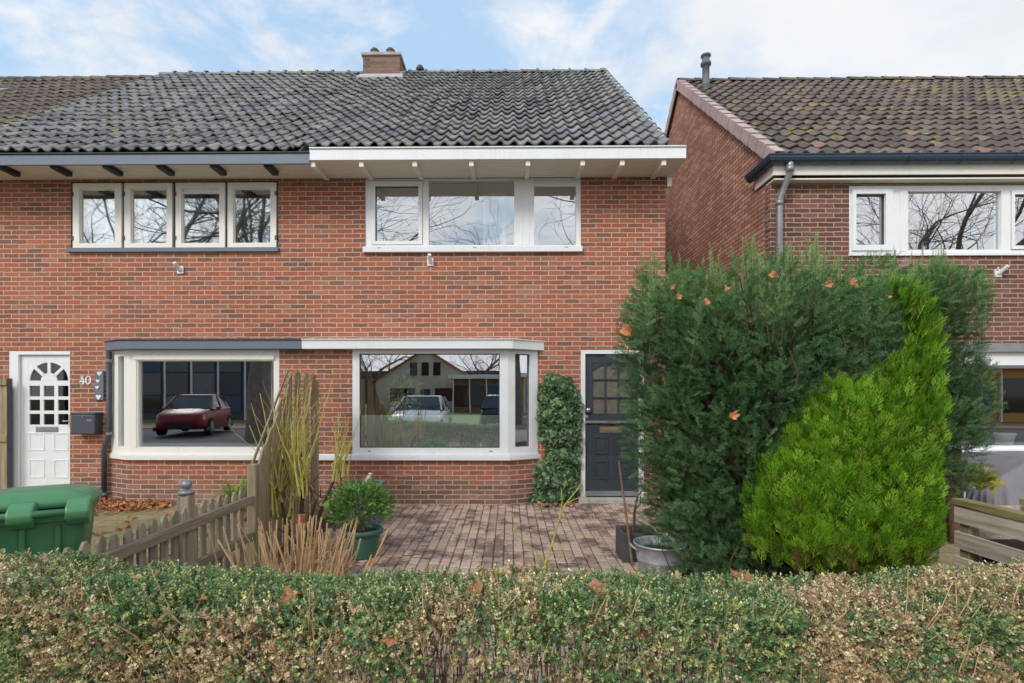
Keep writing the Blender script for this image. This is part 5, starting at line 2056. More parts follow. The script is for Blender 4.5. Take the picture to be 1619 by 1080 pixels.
cl = Cloud()
sprigs = [make_sprig(14, .055, .0125, .0078, .9, rp) for _ in range(5)]
def hedge_points(n, inset0, inset1):
    P, D = [], []
    # top / front / back areas
    L = HX1 - HX0
    for _ in range(n):
        x = rp.uniform(HX0, HX1)
        if abs(x) > 2.6 and rp.random() < .6:
            continue
        zt = hedge_top(x)
        u = rp.random()
        ins = rp.uniform(inset0, inset1)
        bul = 0.03 * mnoise.noise(Vector((x * 3.0, 1.0, 4.0))) + .02 * mnoise.noise(Vector((x * 9.0, 3.0, 4.0)))
        if u < .42:
            y = rp.uniform(HY0 + .02, HY1 - .0)
            e = min(y - HY0, HY1 - y)
            z = zt - ins - .05 * max(0, (.08 - e) / .08) ** 2 + .03 * mnoise.noise(Vector((x * 8, y * 8, 1)))
            d = (rp.gauss(0, .35), rp.gauss(0, .35) - .1, 1)
        elif u < .9:
            z = zt - .02 - (rp.random() ** 1.1) * .62
            y = HY0 + ins + bul + .03 * mnoise.noise(Vector((x * 7, z * 7, 5)))
            d = (rp.gauss(0, .45), -1 + rp.gauss(0, .3), .55 + rp.gauss(0, .4))
        else:
            z = zt - .02 - rp.random() * .55
            y = HY1 - ins - bul
            d = (rp.gauss(0, .45), 1, .55 + rp.gauss(0, .4))
        P.append((x, y, z))
        D.append(d)
    return np.array(P), np.array(D)


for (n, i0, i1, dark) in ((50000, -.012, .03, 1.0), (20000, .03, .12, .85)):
    P, D = hedge_points(n, i0, i1)
    # thin spots, where the hedge has died back and stems show
    thin = vnoise(P * np.array([1, 1, .6]), 4.2, 6.0) + .35 * vnoise(P, 11, 2.0)
    lowf = np.clip((.67 - P[:, 2]) / .3, 0, 1)
    keep = RNG.random(len(P)) < np.clip(1.2 - 1.3 * np.clip(thin + .18 + .18 * lowf, 0, 1) - .32 * lowf, .08, 1)
    P, D = P[keep], D[keep]
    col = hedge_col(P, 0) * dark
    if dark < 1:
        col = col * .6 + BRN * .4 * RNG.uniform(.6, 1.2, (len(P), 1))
    alt = hedge_col(P, 0) * dark
    which = RNG.integers(0, len(sprigs), len(P))
    for k, (tv, tf, tg) in enumerate(sprigs):
        m_ = which == k
        base = P[m_] - D[m_] / np.linalg.norm(D[m_], axis=1, keepdims=True) * .03
        cl.add(tv, tf, base, frames(D[m_]), RNG.uniform(.7, 1.15, m_.sum()), col[m_], .22, tg, alt[m_], .42)
cl.build('leaves', M['leaf'], hedge)
# bare stems inside
q = MB()
for _ in range(620):
    x = rp.uniform(-2.7, 2.7)
    y0 = rp.uniform(HY0 + .02, HY1 - .05)
    p = Vector((x, y0 + .06, -.02))
    pts, rad = [p], [.0045]
    for i in range(4):
        p = p + Vector((rp.gauss(0, .022), rp.gauss(-.012, .012), hedge_top(x) / 4.35))
        pts.append(p)
        rad.append(.0045 - .0009 * (i + 1))
    q.tube(pts, rad, 4, cap=False)
q.build('stems', M['twig_brown'], hedge)
q = MB()
for _ in range(480):
    x = rp.uniform(-2.5, 2.5)
    z = rp.uniform(.28, .76)
    p = Vector((x, HY0 + rp.uniform(.0, .05), z))
    d = Vector((rp.gauss(0, .35), -.3 + rp.gauss(0, .3), 1)).normalized()
    e = p + d * rp.uniform(.07, .2)
    m_ = (p + e) / 2 + Vector((rp.gauss(0, .008), rp.gauss(0, .008), 0))
    q.tube([p, m_, e], [.0022, .0018, .0010], 4, cap=False)
q.build('dry_twigs', M['twig_straw'], hedge)

# young green weed at the foot of the hedge (bottom of the picture)
wd = thing('weed', 'bright green weed sprouting low in the hedge front', 'weed', (.45, HY0 - .05, 0))
cl = Cloud()
P, D = [], []
for cx_ in (.30, .38, .46, .55, .62, 1.0):
    for _ in range(7):
        P.append((cx_ + rp.gauss(0, .035), HY0 - .05 + rp.gauss(0, .015), .30 + rp.uniform(0, .17)))
        D.append((rp.gauss(0, .5), -.7, .5 + rp.gauss(0, .3)))
lf = np.array([(0, 0, 0), (.018, 0, .02), (.014, .004, .045), (0, .006, .06), (-.014, .004, .045), (-.018, 0, .02)])
P, D = np.array(P), np.array(D)
cl.add(lf, [(0, 1, 2, 3, 4, 5)], P, frames(D), RNG.uniform(.7, 1.2, len(P)), lerpc(S(140, 170, 62), S(96, 140, 56), RNG.random(len(P))))
cl.build('leaves', M['leaf'], wd)

# ------------------------------------------------------------------ clumped evergreen builder
def envelope_pts(left, right, dep, zs):
    pass


def outline_fn(pts_px, depth):
    zs = np.array([CAM_Z - (py - VPY) / FPX * depth for px, py in pts_px])
    xs = np.array([(px - VPX) / FPX * depth for px, py in pts_px])
    o = np.argsort(zs)
    return lambda z: np.interp(z, zs[o], xs[o])


def yew(name, label, fl, fr_, yc, half_dep, z0, z1, nclump, nshoot, crad, leaders, seed, group=None, cols=None, trunk=True):
    """crown = many clumps inside an outline fl(z)..fr_(z), each bristling with needle sprays"""
    rn = np.random.default_rng(seed)
    rd = random.Random(seed)
    cx_ = float((fl((z0 + z1) / 2) + fr_((z0 + z1) / 2)) / 2)
    t = thing(name, label, 'shrub', (cx_, yc, 0), group)
    Cn, Cr = [], []
    tries = 0
    while len(Cn) < nclump and tries < 20000:
        tries += 1
        z = rd.uniform(z0, z1)
        l, r = float(fl(z)), float(fr_(z))
        cx2, hw = (l + r) / 2, (r - l) / 2
        a = rd.uniform(0, 2 * PI)
        rr = rd.uniform(.72, .98) if rd.random() < .8 else rd.uniform(.3, .7)
        p = .75
        ux, uy = math.copysign(abs(math.cos(a)) ** p, math.cos(a)), math.copysign(abs(math.sin(a)) ** p, math.sin(a))
        if uy > .5 and rd.random() < .6:
            continue
        cr = crad * rd.uniform(.65, 1.25)
        c = Vector((cx2 + ux * rr * max(.05, hw - cr * .75), yc + uy * rr * max(.05, half_dep - cr * .75), z))
        if any((c - o).length < .66 * (cr + r2) for o, r2 in zip(Cn, Cr)):
            continue
        Cn.append(c)
        Cr.append(cr)
    Cn_, Cr_ = np.array([tuple(c) for c in Cn]), np.array(Cr)
    dark, mid, lite = cols or (S(40, 66, 40), S(78, 114, 68), S(138, 168, 112))
    cl = Cloud()
    sprays = [make_needle_spray(rd, .095, 20, .027, .0062) for _ in range(4)]
    idx = rn.choice(len(Cn_), nshoot, p=(Cr_ ** 2) / (Cr_ ** 2).sum())
    D = rn.normal(0, 1, (nshoot, 3))
    D[:, 2] = D[:, 2] * .85 + .25
    D /= np.linalg.norm(D, axis=1, keepdims=True)
    rad = Cr_[idx] * rn.uniform(.72, 1.06, nshoot)
    P = Cn_[idx] + D * rad[:, None] * np.array([1, .85, 1.25])
    out = np.stack([P[:, 0] - cx_, P[:, 1] - yc, np.zeros(nshoot)], 1)
    out /= np.maximum(np.linalg.norm(out, axis=1, keepdims=True), .01)
    G = D * .75 + out * .45 + np.array([0, 0, .35]) + rn.normal(0, .25, (nshoot, 3))
    sh = rn.random(len(Cn_))
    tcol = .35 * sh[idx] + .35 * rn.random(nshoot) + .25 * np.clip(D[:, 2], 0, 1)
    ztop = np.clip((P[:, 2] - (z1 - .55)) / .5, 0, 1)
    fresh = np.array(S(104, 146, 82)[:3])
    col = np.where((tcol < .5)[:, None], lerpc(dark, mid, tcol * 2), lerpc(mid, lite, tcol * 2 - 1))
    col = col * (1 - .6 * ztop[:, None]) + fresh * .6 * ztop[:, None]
    keep = P[:, 2] > .04
    wh = rn.integers(0, 4, nshoot)
    for k, (tv, tf, tg) in enumerate(sprays):
        m_ = (wh == k) & keep
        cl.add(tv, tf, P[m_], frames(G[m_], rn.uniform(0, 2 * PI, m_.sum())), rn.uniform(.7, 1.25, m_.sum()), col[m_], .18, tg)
    # upright leader shoots breaking the top outline
    LP, LD, LC, LS = [], [], [], []
    q = MB()
    for (x, y, zb, h) in leaders:
        d = Vector((rd.gauss(0, .1), rd.gauss(0, .1), 1)).normalized()
        base = Vector((x, y, zb))
        q.tube([base - d * .15, base + d * h * .5, base + d * h], [.003, .002, .001], 4, cap=False)
        n = int(h / .013)
        for i in range(n):
            f = i / n
            p = base + d * h * f
            a = i * 2.4
            spread = .9 - .6 * f
            LP.append(tuple(p))
            LD.append((math.cos(a) * spread, math.sin(a) * spread, .5 + 1.0 * f))
            LC.append(.3 + .7 * f)
            LS.append(.80 - .48 * f)
    if LP:
        LP, LD, LC, LS = map(np.array, (LP, LD, LC, LS))
        tv, tf, tg = sprays[0]
        cl.add(tv, tf, LP, frames(LD), LS, lerpc(S(78, 118, 74), S(136, 164, 98), LC), .15, tg)
    cl.build('crown', M['needle'], t)
    # limbs up through the crown and a few bare patches of twigs
    for i in range(5 if trunk else 2):
        bx = cx_ + rd.uniform(-.32, .32)
        by = yc + rd.uniform(-.25, .2)
        pts = [Vector((bx, by, -.03))]
        tx = cx_ + rd.uniform(-.8, .8) * float(fr_(1.5) - fl(1.5)) * .4
        for k in range(1, 6):
            f = k / 5
            pts.append(Vector((bx + (tx - bx) * f + rd.gauss(0, .04), by + rd.gauss(0, .06), f * z1 * .8)))
        q.tube(pts, [.055, .05, .04, .028, .018, .008], 8, cap=False)
    for c, r_ in list(zip(Cn, Cr)):
        b = Vector((cx_ + (c.x - cx_) * .35, yc + (c.y - yc) * .3, max(.05, c.z - .35)))
        q.tube([b, (b + c) / 2 + Vector((0, 0, .04)), c + (c - b).normalized() * r_ * .5], [.014, .009, .003], 5, cap=False)
    for _ in range(10):
        c = Cn[rd.randrange(len(Cn))]
        x = c.x + rd.uniform(-.1, .1)
        p = Vector((x, c.y - half_dep * .22, c.z - .1))
        q.tube([p, p + Vector((rd.gauss(0, .03), -.05, .12)), p + Vector((rd.gauss(0, .04), -.07, .3))], [.006, .005, .002], 5, cap=False)
    q.build('trunk', M['bark'], t, smooth=True)
    return t, Cn, Cr


DYW = 4.25
yl = outline_fn([(1040, 930), (1038, 880), (1028, 800), (1006, 720), (994, 640), (986, 560), (990, 500), (1002, 450), (1022, 415)], DYW)
yr = outline_fn([(1330, 930), (1380, 850), (1420, 760), (1440, 640), (1446, 540), (1440, 470), (1400, 420), (1360, 405)], DYW)
lead = []
rl = random.Random(3)
for px, py, n_ in ((1042, 400, 6), (1090, 402, 6), (1140, 396, 6), (1188, 372, 9), (1225, 392, 6), (1262, 380, 8), (1290, 362, 9), (1330, 400, 5), (1380, 420, 5), (1420, 430, 5)):
    for k in range(n_):
        h = rl.uniform(.25, .55) if k else .62
        d = DYW - .25 + rl.uniform(-.35, .45)
        p = at(px + rl.gauss(0, 16), py + (0 if k == 0 else rl.uniform(0, 26)), CAM_Y + d)
        lead.append((p.x, p.y, p.z - h, h))
yw, _, _ = yew('yew_shrub', 'large dark green yew with upright top shoots between door and thuja', yl, yr, CAM_Y + 4.45, .78, .10, CAM_Z + (625 - 466) / FPX * 4.3, 420, 24000, .17, lead, 21)

DY2 = 5.6
y2l = outline_fn([(1420, 760), (1400, 600), (1400, 460), (1410, 420)], DY2)
y2r = outline_fn([(1478, 800), (1500, 745), (1532, 690), (1550, 640), (1542, 580), (1520, 530), (1532, 490), (1545, 450), (1520, 415)], DY2)
lead = []
for px, py, n_ in ((1405, 392, 4), (1440, 398, 5), (1470, 385, 7), (1500, 396, 6), (1530, 410, 6), (1550, 425, 4)):
    for k in range(n_):
        h = rl.uniform(.25, .5) if k else .6
        p = at(px + rl.gauss(0, 12), py + (0 if k == 0 else rl.uniform(0, 24)), CAM_Y + DY2 - .1 + rl.uniform(-.3, .3))
        lead.append((p.x, p.y, p.z - h, h))
yew('yew_shrub', 'second dark yew standing behind the bright thuja, near the house across the gap', y2l, y2r, CAM_Y + 5.7, .5, .55, CAM_Z + (625 - 450) / FPX * DY2, 170, 9000, .165, lead, 22)

# ------------------------------------------------------------------ thuja
DT = 3.72
tl_ = outline_fn([(1340, 925), (1310, 892), (1245, 866), (1182, 854), (1176, 828), (1204, 752), (1246, 700), (1280, 650), (1306, 630), (1376, 626), (1390, 596), (1418, 568), (1432, 545), (1428, 500), (1414, 462)], DT)
tr_ = outline_fn([(1405, 920), (1428, 890), (1462, 832), (1472, 750), (1470, 668), (1474, 591), (1476, 527), (1456, 495), (1432, 462)], DT)
th = thing('thuja_shrub', 'bright yellow-green thuja with flat sprays in front of the dark yew', 'shrub', (2.42, CAM_Y + 3.95, 0))
rn = np.random.default_rng(31)
rd = random.Random(31)
tz0, tz1 = CAM_Z - (905 - 625) / FPX * DT, CAM_Z + (625 - 452) / FPX * DT
fans = [make_fan(rd, .135, .0052) for _ in range(5)]
cl = Cloud()
Cn, Cr = [], []
tries = 0
while len(Cn) < 460 and tries < 30000:
    tries += 1
    z = rd.uniform(tz0 + .02, tz1 - .03)
    l, r = float(tl_(z)), float(tr_(z))
    hw = (r - l) / 2
    cr = rd.uniform(.055, .11)
    hd = min(.60, max(.10, hw * .95))
    ux = rd.uniform(-1, 1)
    uy = -(1 - abs(ux) ** 2.6) ** .6 * rd.uniform(.8, 1.05) if rd.random() < .85 else rd.uniform(0, .8)
    bump_ = .10 * mnoise.noise(Vector((ux * 2.2 + 4, z * 3.1, 1.5)))
    c = Vector(((l + r) / 2 + ux * max(.01, hw - cr * .55), CAM_Y + 3.72 + uy * hd * .55 + bump_ * .6, z))
    if any((c - o).length < .56 * (cr + r2) for o, r2 in zip(Cn, Cr)):
        continue
    Cn.append(c)
    Cr.append(cr)
Cn_, Cr_ = np.array([tuple(c) for c in Cn]), np.array(Cr)
ns = 14500
idx = rn.choice(len(Cn_), ns, p=Cr_ ** 2 / (Cr_ ** 2).sum())
D = rn.normal(0, 1, (ns, 3))
D /= np.linalg.norm(D, axis=1, keepdims=True)
P = Cn_[idx] + D * (Cr_[idx] * rn.uniform(.25, 1.0, ns))[:, None] * np.array([.8, .8, 1.6])
ctr = np.array([2.45, CAM_Y + 3.95, 0])
out = (P - ctr) * np.array([1, 1, 0])
out /= np.maximum(np.linalg.norm(out, axis=1, keepdims=True), .01)
G = out * .38 + D * .22 + np.array([0, 0, 1.0]) + rn.normal(0, .14, (ns, 3))
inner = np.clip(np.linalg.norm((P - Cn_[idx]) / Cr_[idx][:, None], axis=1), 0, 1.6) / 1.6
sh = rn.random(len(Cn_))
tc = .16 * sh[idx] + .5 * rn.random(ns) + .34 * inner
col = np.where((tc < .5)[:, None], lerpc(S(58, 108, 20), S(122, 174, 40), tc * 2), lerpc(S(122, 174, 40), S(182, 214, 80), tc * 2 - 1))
brn = (P[:, 2] < tz0 + .28) & (rn.random(ns) < .5 * np.clip((tz0 + .30 - P[:, 2]) / .28, 0, 1))
col[brn] = np.array(S(120, 88, 52)[:3])
wh = rn.integers(0, 5, ns)
# fans turn their flat side outwards: build frames with y axis along 'out'
def fan_frames(G, out):
    z = G / np.linalg.norm(G, axis=1, keepdims=True)
    o = out + rn.normal(0, .55, out.shape)
    y = o - (o * z).sum(1, keepdims=True) * z
    y /= np.maximum(np.linalg.norm(y, axis=1, keepdims=True), 1e-6)
    x = np.cross(y, z)
    return np.stack([x, y, z], 2)
for k, (tv, tf, tg) in enumerate(fans):
    m_ = wh == k
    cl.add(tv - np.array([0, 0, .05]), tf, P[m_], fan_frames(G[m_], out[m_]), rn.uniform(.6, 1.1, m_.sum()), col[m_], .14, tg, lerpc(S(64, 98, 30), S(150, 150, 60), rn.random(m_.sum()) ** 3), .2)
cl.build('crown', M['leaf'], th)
q = MB()
for i in range(7):
    bx, by = 2.4 + rd.uniform(-.2, .3), CAM_Y + 3.95 + rd.uniform(-.15, .2)
    tx = 2.3 + rd.uniform(-.4, .5)
    q.tube([(bx, by, -.02), (bx + (tx - bx) * .3, by - .05, .35), (bx + (tx - bx) * .7, by - .02, .9), (tx, by, 1.4)], [.04, .032, .022, .006], 7, cap=False)
for _ in range(120):
    c = Cn[rd.randrange(len(Cn))]
    b = Vector((2.42 + (c.x - 2.42) * .3, CAM_Y + 3.95 + (c.y - CAM_Y - 3.95) * .2, max(.05, c.z - .25)))
    q.tube([b, (b + c) / 2, c], [.010, .007, .003], 4, cap=False)
for _ in range(60):
    x = rd.uniform(1.9, 2.75)
    p = Vector((x, CAM_Y + 3.6 + rd.uniform(-.05, .2), rd.uniform(.08, .34)))
    d = Vector((rd.gauss(0, .6), rd.gauss(-.2, .3), rd.gauss(.1, .5))).normalized()
    q.tube([p, p + d * .1, p + d * .2 + Vector((0, 0, .02))], [.005, .004, .0015], 4, cap=False)
q.build('trunk', M['bark'], th, smooth=True)

# ------------------------------------------------------------------ ivy on the wall
iv = thing('ivy', 'ivy climbing the brick wall between bay window and blue door', 'climbing plant', (X(885), -.1, 0))
ivl = lambda y: np.interp(y, [592, 605, 640, 690, 706, 718, 740, 770, 800], [868, 852, 849, 850, 864, 862, 846, 837, 838])
ivr = lambda y: np.interp(y, [592, 600, 640, 700, 740, 780, 800], [880, 905, 921, 920, 918, 916, 900])
tv = np.array([(0, 0, 0), (.021, -.003, .004), (.032, 0, .024), (.017, .003, .030), (0, .004, .056), (-.017, .003, .030), (-.032, 0, .024), (-.021, -.003, .004), (0, .006, .024)])
tf = [(0, 1, 8), (1, 2, 8), (2, 3, 8), (3, 4, 8), (4, 5, 8), (5, 6, 8), (6, 7, 8), (7, 0, 8)]
P, D, N_, K_ = [], [], [], []
while len(P) < 3000:
    py = rd.uniform(590, 803)
    px = rd.uniform(834, 924)
    l, r = ivl(py), ivr(py)
    if not (l < px < r):
        continue
    e = min(px - l, r - px) / 20
    if rd.random() > .22 + e + .5 * mnoise.noise(Vector((px * .11, py * .11, 3))):
        continue
    d = .02 + .14 * min(1, e) * rd.uniform(.55, 1.0) + .11 * mnoise.noise(Vector((px * .06, py * .06, 0)))
    p = at(px, py, -max(.02, d))
    P.append(tuple(p))
    D.append((rd.gauss(0, .5), -.35 + rd.gauss(0, .2), -.9 + rd.gauss(0, .35)))
    N_.append((rd.gauss(0, .35), -1, .55 + rd.gauss(0, .3)))
    K_.append(rd.random())
P, D, N_, K_ = map(np.array, (P, D, N_, K_))
z = D / np.linalg.norm(D, axis=1, keepdims=True)
y = N_ - (N_ * z).sum(1, keepdims=True) * z
y /= np.linalg.norm(y, axis=1, keepdims=True)
R = np.stack([np.cross(y, z), y, z], 2)
cl = Cloud()
col = np.where((K_ < .55)[:, None], lerpc(S(36, 62, 38), S(66, 98, 56), K_ / .55), lerpc(S(66, 98, 56), S(138, 160, 108), (K_ - .55) / .45))
cl.add(tv - np.array([0, 0, .02]), tf, P, R, RNG.uniform(.8, 1.55, len(P)), col, .0)
cl.build('leaves', M['leaf'], iv)
q = MB()
for i in range(26):
    px = rd.uniform(850, 912)
    pts = []
    for k in range(7):
        py = 800 - k * 32
        px += rd.gauss(0, 7)
        px = min(max(px, ivl(py) + 6), ivr(py) - 6)
        pts.append(at(px, py, -.025 - .02 * rd.random()))
    q.tube(pts, [.010, .009, .008, .007, .005, .004, .002], 5, cap=False)
q.build('stems', M['bark'], iv)

# ------------------------------------------------------------------ leafy plants
def leafy(name, label, cat, c, rx, rz, n, cols, L, w, seed, flat=.7, stems=14, stem_mat=None, base=None):
    rd = random.Random(seed)
    t = thing(name, label, cat, base or c)
    P, D, T = [], [], []
    while len(P) < n:
        a, b = rd.uniform(0, 2 * PI), math.acos(rd.uniform(-.55, 1))
        r = rd.uniform(.45, 1.0) * (1 + .22 * mnoise.noise(Vector((math.cos(a) * 2, math.sin(a) * 2, b * 2 + seed))))
        d = Vector((math.cos(a) * math.sin(b), math.sin(a) * math.sin(b), math.cos(b)))
        P.append((c[0] + d.x * r * rx, c[1] + d.y * r * rx, c[2] + d.z * r * rz))
        D.append((d.x + rd.gauss(0, .4), d.y + rd.gauss(0, .4), d.z * .6 + .2 + rd.gauss(0, .35)))
        T.append(min(1, max(0, rd.random() * .6 + .4 * r - .15)))
    P, D, T = map(np.array, (P, D, T))
    lf = np.array([(0, 0, 0), (w * .5, .1 * w, L * .3), (w * .45, .12 * w, L * .62), (0, -.05 * w, L), (-w * .45, .12 * w, L * .62), (-w * .5, .1 * w, L * .3), (0, 0, L * .5)])
    cl = Cloud()
    cl.add(lf, [(0, 1, 6), (1, 2, 6), (2, 3, 6), (3, 4, 6), (4, 5, 6), (5, 0, 6)], P, frames(D), np.array([rd.uniform(.7, 1.25) for _ in P]), lerpc(cols[0], cols[1], T))
    cl.build('leaves', M['leaf'], t)
    q = MB()
    b0 = Vector(base or c)
    for _ in range(stems):
        i = rd.randrange(len(P))
        e = Vector(P[i])
        q.tube([b0 + Vector((rd.gauss(0, .03), rd.gauss(0, .03), 0)), (b0 + e) / 2 + Vector((0, 0, .05)), e], [.005, .004, .0015], 5, cap=False)
    q.build('stems', stem_mat or M['twig_brown'], t)
    return t


gpc = (GP.x - .02, GP.y, .46)
leafy('potted_shrub', 'leafy green shrub growing in the round dark green pot', 'shrub', gpc, .30, .24, 1500, (S(58, 104, 42), S(142, 178, 92)), .05, .022, 41, base=(GP.x, GP.y, .24))
leafy('potted_plant', 'yellowing broad-leaved plant in the large white pot', 'plant', (WP.x + .14, WP.y - .05, zt3 + .12), .26, .17, 260, (S(64, 92, 46), S(206, 196, 92)), .085, .045, 42, base=(WP.x, WP.y, zt3 - .04))
leafy('houseplant_foliage', 'pale variegated leaves', None, (at(637, 620, .14).x, .16, Z(618, .14)), .22, .30, 300, (S(140, 168, 96), S(236, 236, 200)), .11, .04, 43, base=(at(637, 700, .14).x, .16, zb0 + .02)) if False else None
rdp = random.Random(43)
ivp = (at(637, 700, .16).x, .30, zb0 + .02)
P, D, T = [], [], []
for _ in range(260):
    a, b = rdp.uniform(0, 2 * PI), math.acos(rdp.uniform(-.8, 1))
    r = rdp.uniform(.4, 1)
    P.append((ivp[0] + math.cos(a) * math.sin(b) * r * .22, .32 + math.sin(a) * math.sin(b) * r * .14, Z(625, .3) + math.cos(b) * r * .34))
    D.append((math.cos(a) + rdp.gauss(0, .3), math.sin(a) * .6 - .4, math.cos(b) * .5 - .15 + rdp.gauss(0, .4)))
    T.append(rdp.random())
L, w = .12, .045
lf = np.array([(0, 0, 0), (w * .5, .1 * w, L * .3), (w * .45, .12 * w, L * .62), (0, -.05 * w, L), (-w * .45, .12 * w, L * .62), (-w * .5, .1 * w, L * .3), (0, 0, L * .5)])
cl = Cloud()
P, D, T = map(np.array, (P, D, T))
cl.add(lf, [(0, 1, 6), (1, 2, 6), (2, 3, 6), (3, 4, 6), (4, 5, 6), (5, 0, 6)], P, frames(D), 1.0, lerpc(S(120, 150, 80), S(240, 240, 210), T))
cl.build('leaves', M['leaf'], ip)
q = MB()
for k in range(5):
    q.tube([(ivp[0], .32, zb0 + .1), (ivp[0] + rdp.gauss(0, .03), .32, zb0 + .5), (ivp[0] + rdp.gauss(0, .08), .32, Z(610, .3))], [.008, .006, .003], 5)
q.lathe([(0, 0), (.08, 0), (.11, .17), (.1, .17), (0, .15)], (ivp[0], .32, zb0 + .02), 16)
q.build('stem', M['bark'], ip)
q = MB()
q.box(X(560), X(842), 0.142, 0.6, zb0 - .03, zb0 + .018)
q.build('window_board', M['upvc'], house_r)

# strappy green plant behind the picket fence, in front of the left bay
gr = thing('grassy_plant', 'tuft of bright strappy leaves below the left bay window', 'plant', (at(378, 795, -1.2).x, -1.2, 0))
gc = at(378, 795, -1.2)
V = MB()
cl = Cloud()
st = np.array([(-.007, 0, 0), (.007, 0, 0), (.009, -.03, .16), (.007, -.10, .29), (0, -.20, .35), (-.007, -.10, .29), (-.009, -.03, .16)])
n = 170
P = np.stack([RNG.normal(gc.x, .05, n), RNG.normal(-1.2, .05, n), RNG.uniform(.0, .12, n)], 1)
a = RNG.uniform(0, 2 * PI, n)
tl = RNG.uniform(0, .5, n)
D = np.stack([np.cos(a) * tl, np.sin(a) * tl, np.ones(n)], 1)
cl.add(st, [(0, 1, 2, 6), (6, 2, 3, 5), (5, 3, 4)], P, frames(D), RNG.uniform(.7, 1.25, n), lerpc(S(88, 130, 52), S(166, 190, 88), RNG.random(n)))
cl.build('leaves', M['leaf'], gr)
q = MB()
q.lathe([(0, 0), (.09, 0), (.12, .05), (.1, .11), (0, .12)], (gc.x, -1.2, 0), 12)
q.build('crown_base', M['twig_straw'], gr)

# ------------------------------------------------------------------ coppiced shrub with yellow-green whips
wh_ = thing('whip_shrub', 'bare shrub of long yellow-green whips against the tall plank screen', 'shrub', (at(470, 845, CAM_Y + 5.3).x, CAM_Y + 5.3, 0))
q, qb = MB(), MB()
rd = random.Random(51)
def whip(mb, p, d, L, r, lvl=0):
    pts, rad = [Vector(p)], [r]
    dd = Vector(d).normalized()
    n_ = 6
    for i in range(n_):
        dd = (dd + Vector((rd.gauss(0, .09), rd.gauss(0, .07), rd.gauss(.06, .05)))).normalized()
        pts.append(pts[-1] + dd * L / n_)
        rad.append(r * (1 - .75 * (i + 1) / n_))
    mb.tube(pts, rad, 5, cap=False)
    if lvl < 2:
        for _ in range(rd.choice((1, 2, 3))):
            i = rd.randint(1, n_ - 1)
            a = rd.uniform(0, 2 * PI)
            nd = dd + Vector((math.cos(a) * .75, math.sin(a) * .5, .1))
            whip(mb, pts[i], nd, L * rd.uniform(.25, .5), rad[i] * .6, lvl + 1)
for base_px, n_, tops in (((445, 800), 22, (400, 505, 595, 720)), ((478, 770), 18, (420, 515, 590, 700)), ((532, 742), 15, (515, 575, 640, 720))):
    for _ in range(n_):
        D_ = CAM_Y + 5.25 + rd.uniform(-.25, .3)
        b = at(base_px[0] + rd.gauss(0, 9), base_px[1] + rd.uniform(-15, 25), D_)
        e = at(rd.uniform(tops[0], tops[1]), rd.uniform(tops[2], tops[3]), D_)
        v = e - b
        whip(q, b, v + Vector((0, 0, .12)), v.length, rd.uniform(.007, .0125))
for (x0, y0), (x1, y1), r in (((468, 880), (445, 795), .028), ((470, 880), (480, 770), .03), ((474, 880), (535, 742), .026), ((472, 870), (500, 790), .02)):
    a, b = at(x0, y0 - 20, CAM_Y + 5.25), at(x1, y1, CAM_Y + 5.25)
    a.z = -.02
    m_ = (a + b) / 2 + Vector((0, 0, -.05))
    qb.tube([a, m_, b], [r, r * .8, r * .5], 8, cap=False)
for _ in range(60):
    b = at(rd.uniform(440, 545), rd.uniform(760, 850), CAM_Y + 5.2 + rd.uniform(-.1, .2))
    a = rd.uniform(0, 2 * PI)
    e = b + Vector((math.cos(a) * .12, math.sin(a) * .08, rd.uniform(.02, .16)))
    qb.tube([b, (b + e) / 2 + Vector((0, 0, .02)), e], [.006, .004, .002], 4, cap=False)
q.build('whips', M['twig_yellow'], wh_, smooth=True)
qb.build('stump', M['bark'], wh_, smooth=True)
# terracotta shard at its foot
q = MB()
c = at(473, 822, CAM_Y + 5.05)
q.hexa([c + Vector((-.05, 0, -.05)), c + Vector((.05, 0, -.06)), c + Vector((.06, .03, -.04)), c + Vector((-.04, .03, -.04)),
        c + Vector((-.045, 0.01, .045)), c + Vector((.05, .01, .06)), c + Vector((.055, .035, .05)), c + Vector((-.04, .035, .05))])
simple(q, 'pot_shard', M['terracotta'], 'orange-red pot shard lying at the foot of the whip shrub', 'pot shard', bevel=.008)

# cut-back straw-coloured stems
cs = thing('cut_stems', 'clump of cut-back straw-coloured stems behind the hedge', 'shrub', (at(475, 915, CAM_Y + 3.9).x, CAM_Y + 3.9, 0))
q = MB()
rd = random.Random(52)
for _ in range(135):
    D_ = CAM_Y + 3.9 + rd.uniform(-.25, .25)
    bx_ = rd.gauss(474, 42)
    b = at(bx_, 950, D_)
    b.z = -.01
    tx = bx_ + (bx_ - 474) * .45 + rd.gauss(0, 12)
    e = at(tx + rd.gauss(0, 5), rd.choice((rd.uniform(812, 850), rd.uniform(840, 930))) + abs(bx_ - 474) * .15, D_)
    r = rd.uniform(.0035, .0085)
    m_ = (b + e) / 2 + Vector((rd.gauss(0, .02), rd.gauss(0, .01), 0))
    q.tube([b, m_, e], [r * 1.1, r, r * .9], 6)
    if rd.random() < .45:
        f = b + (e - b) * rd.uniform(.5, .8)
        g_ = f + Vector((rd.gauss(0, .05), rd.gauss(0, .03), rd.uniform(.05, .12)))
        q.tube([f, g_], [r * .7, r * .5], 5)
q.build('stems', M['twig_straw'], cs)
q = MB()
for _ in range(90):
    D_ = CAM_Y + 3.85 + rd.uniform(-.3, .3)
    b = at(rd.uniform(375, 560), 950, D_)
    b.z = rd.uniform(0, .12)
    e = b + Vector((rd.gauss(0, .09), rd.gauss(0, .05), rd.uniform(.06, .22)))
    q.tube([b, e], [.0028, .0016], 4, cap=False)
q.build('dead_twigs', M['twig_brown'], cs)

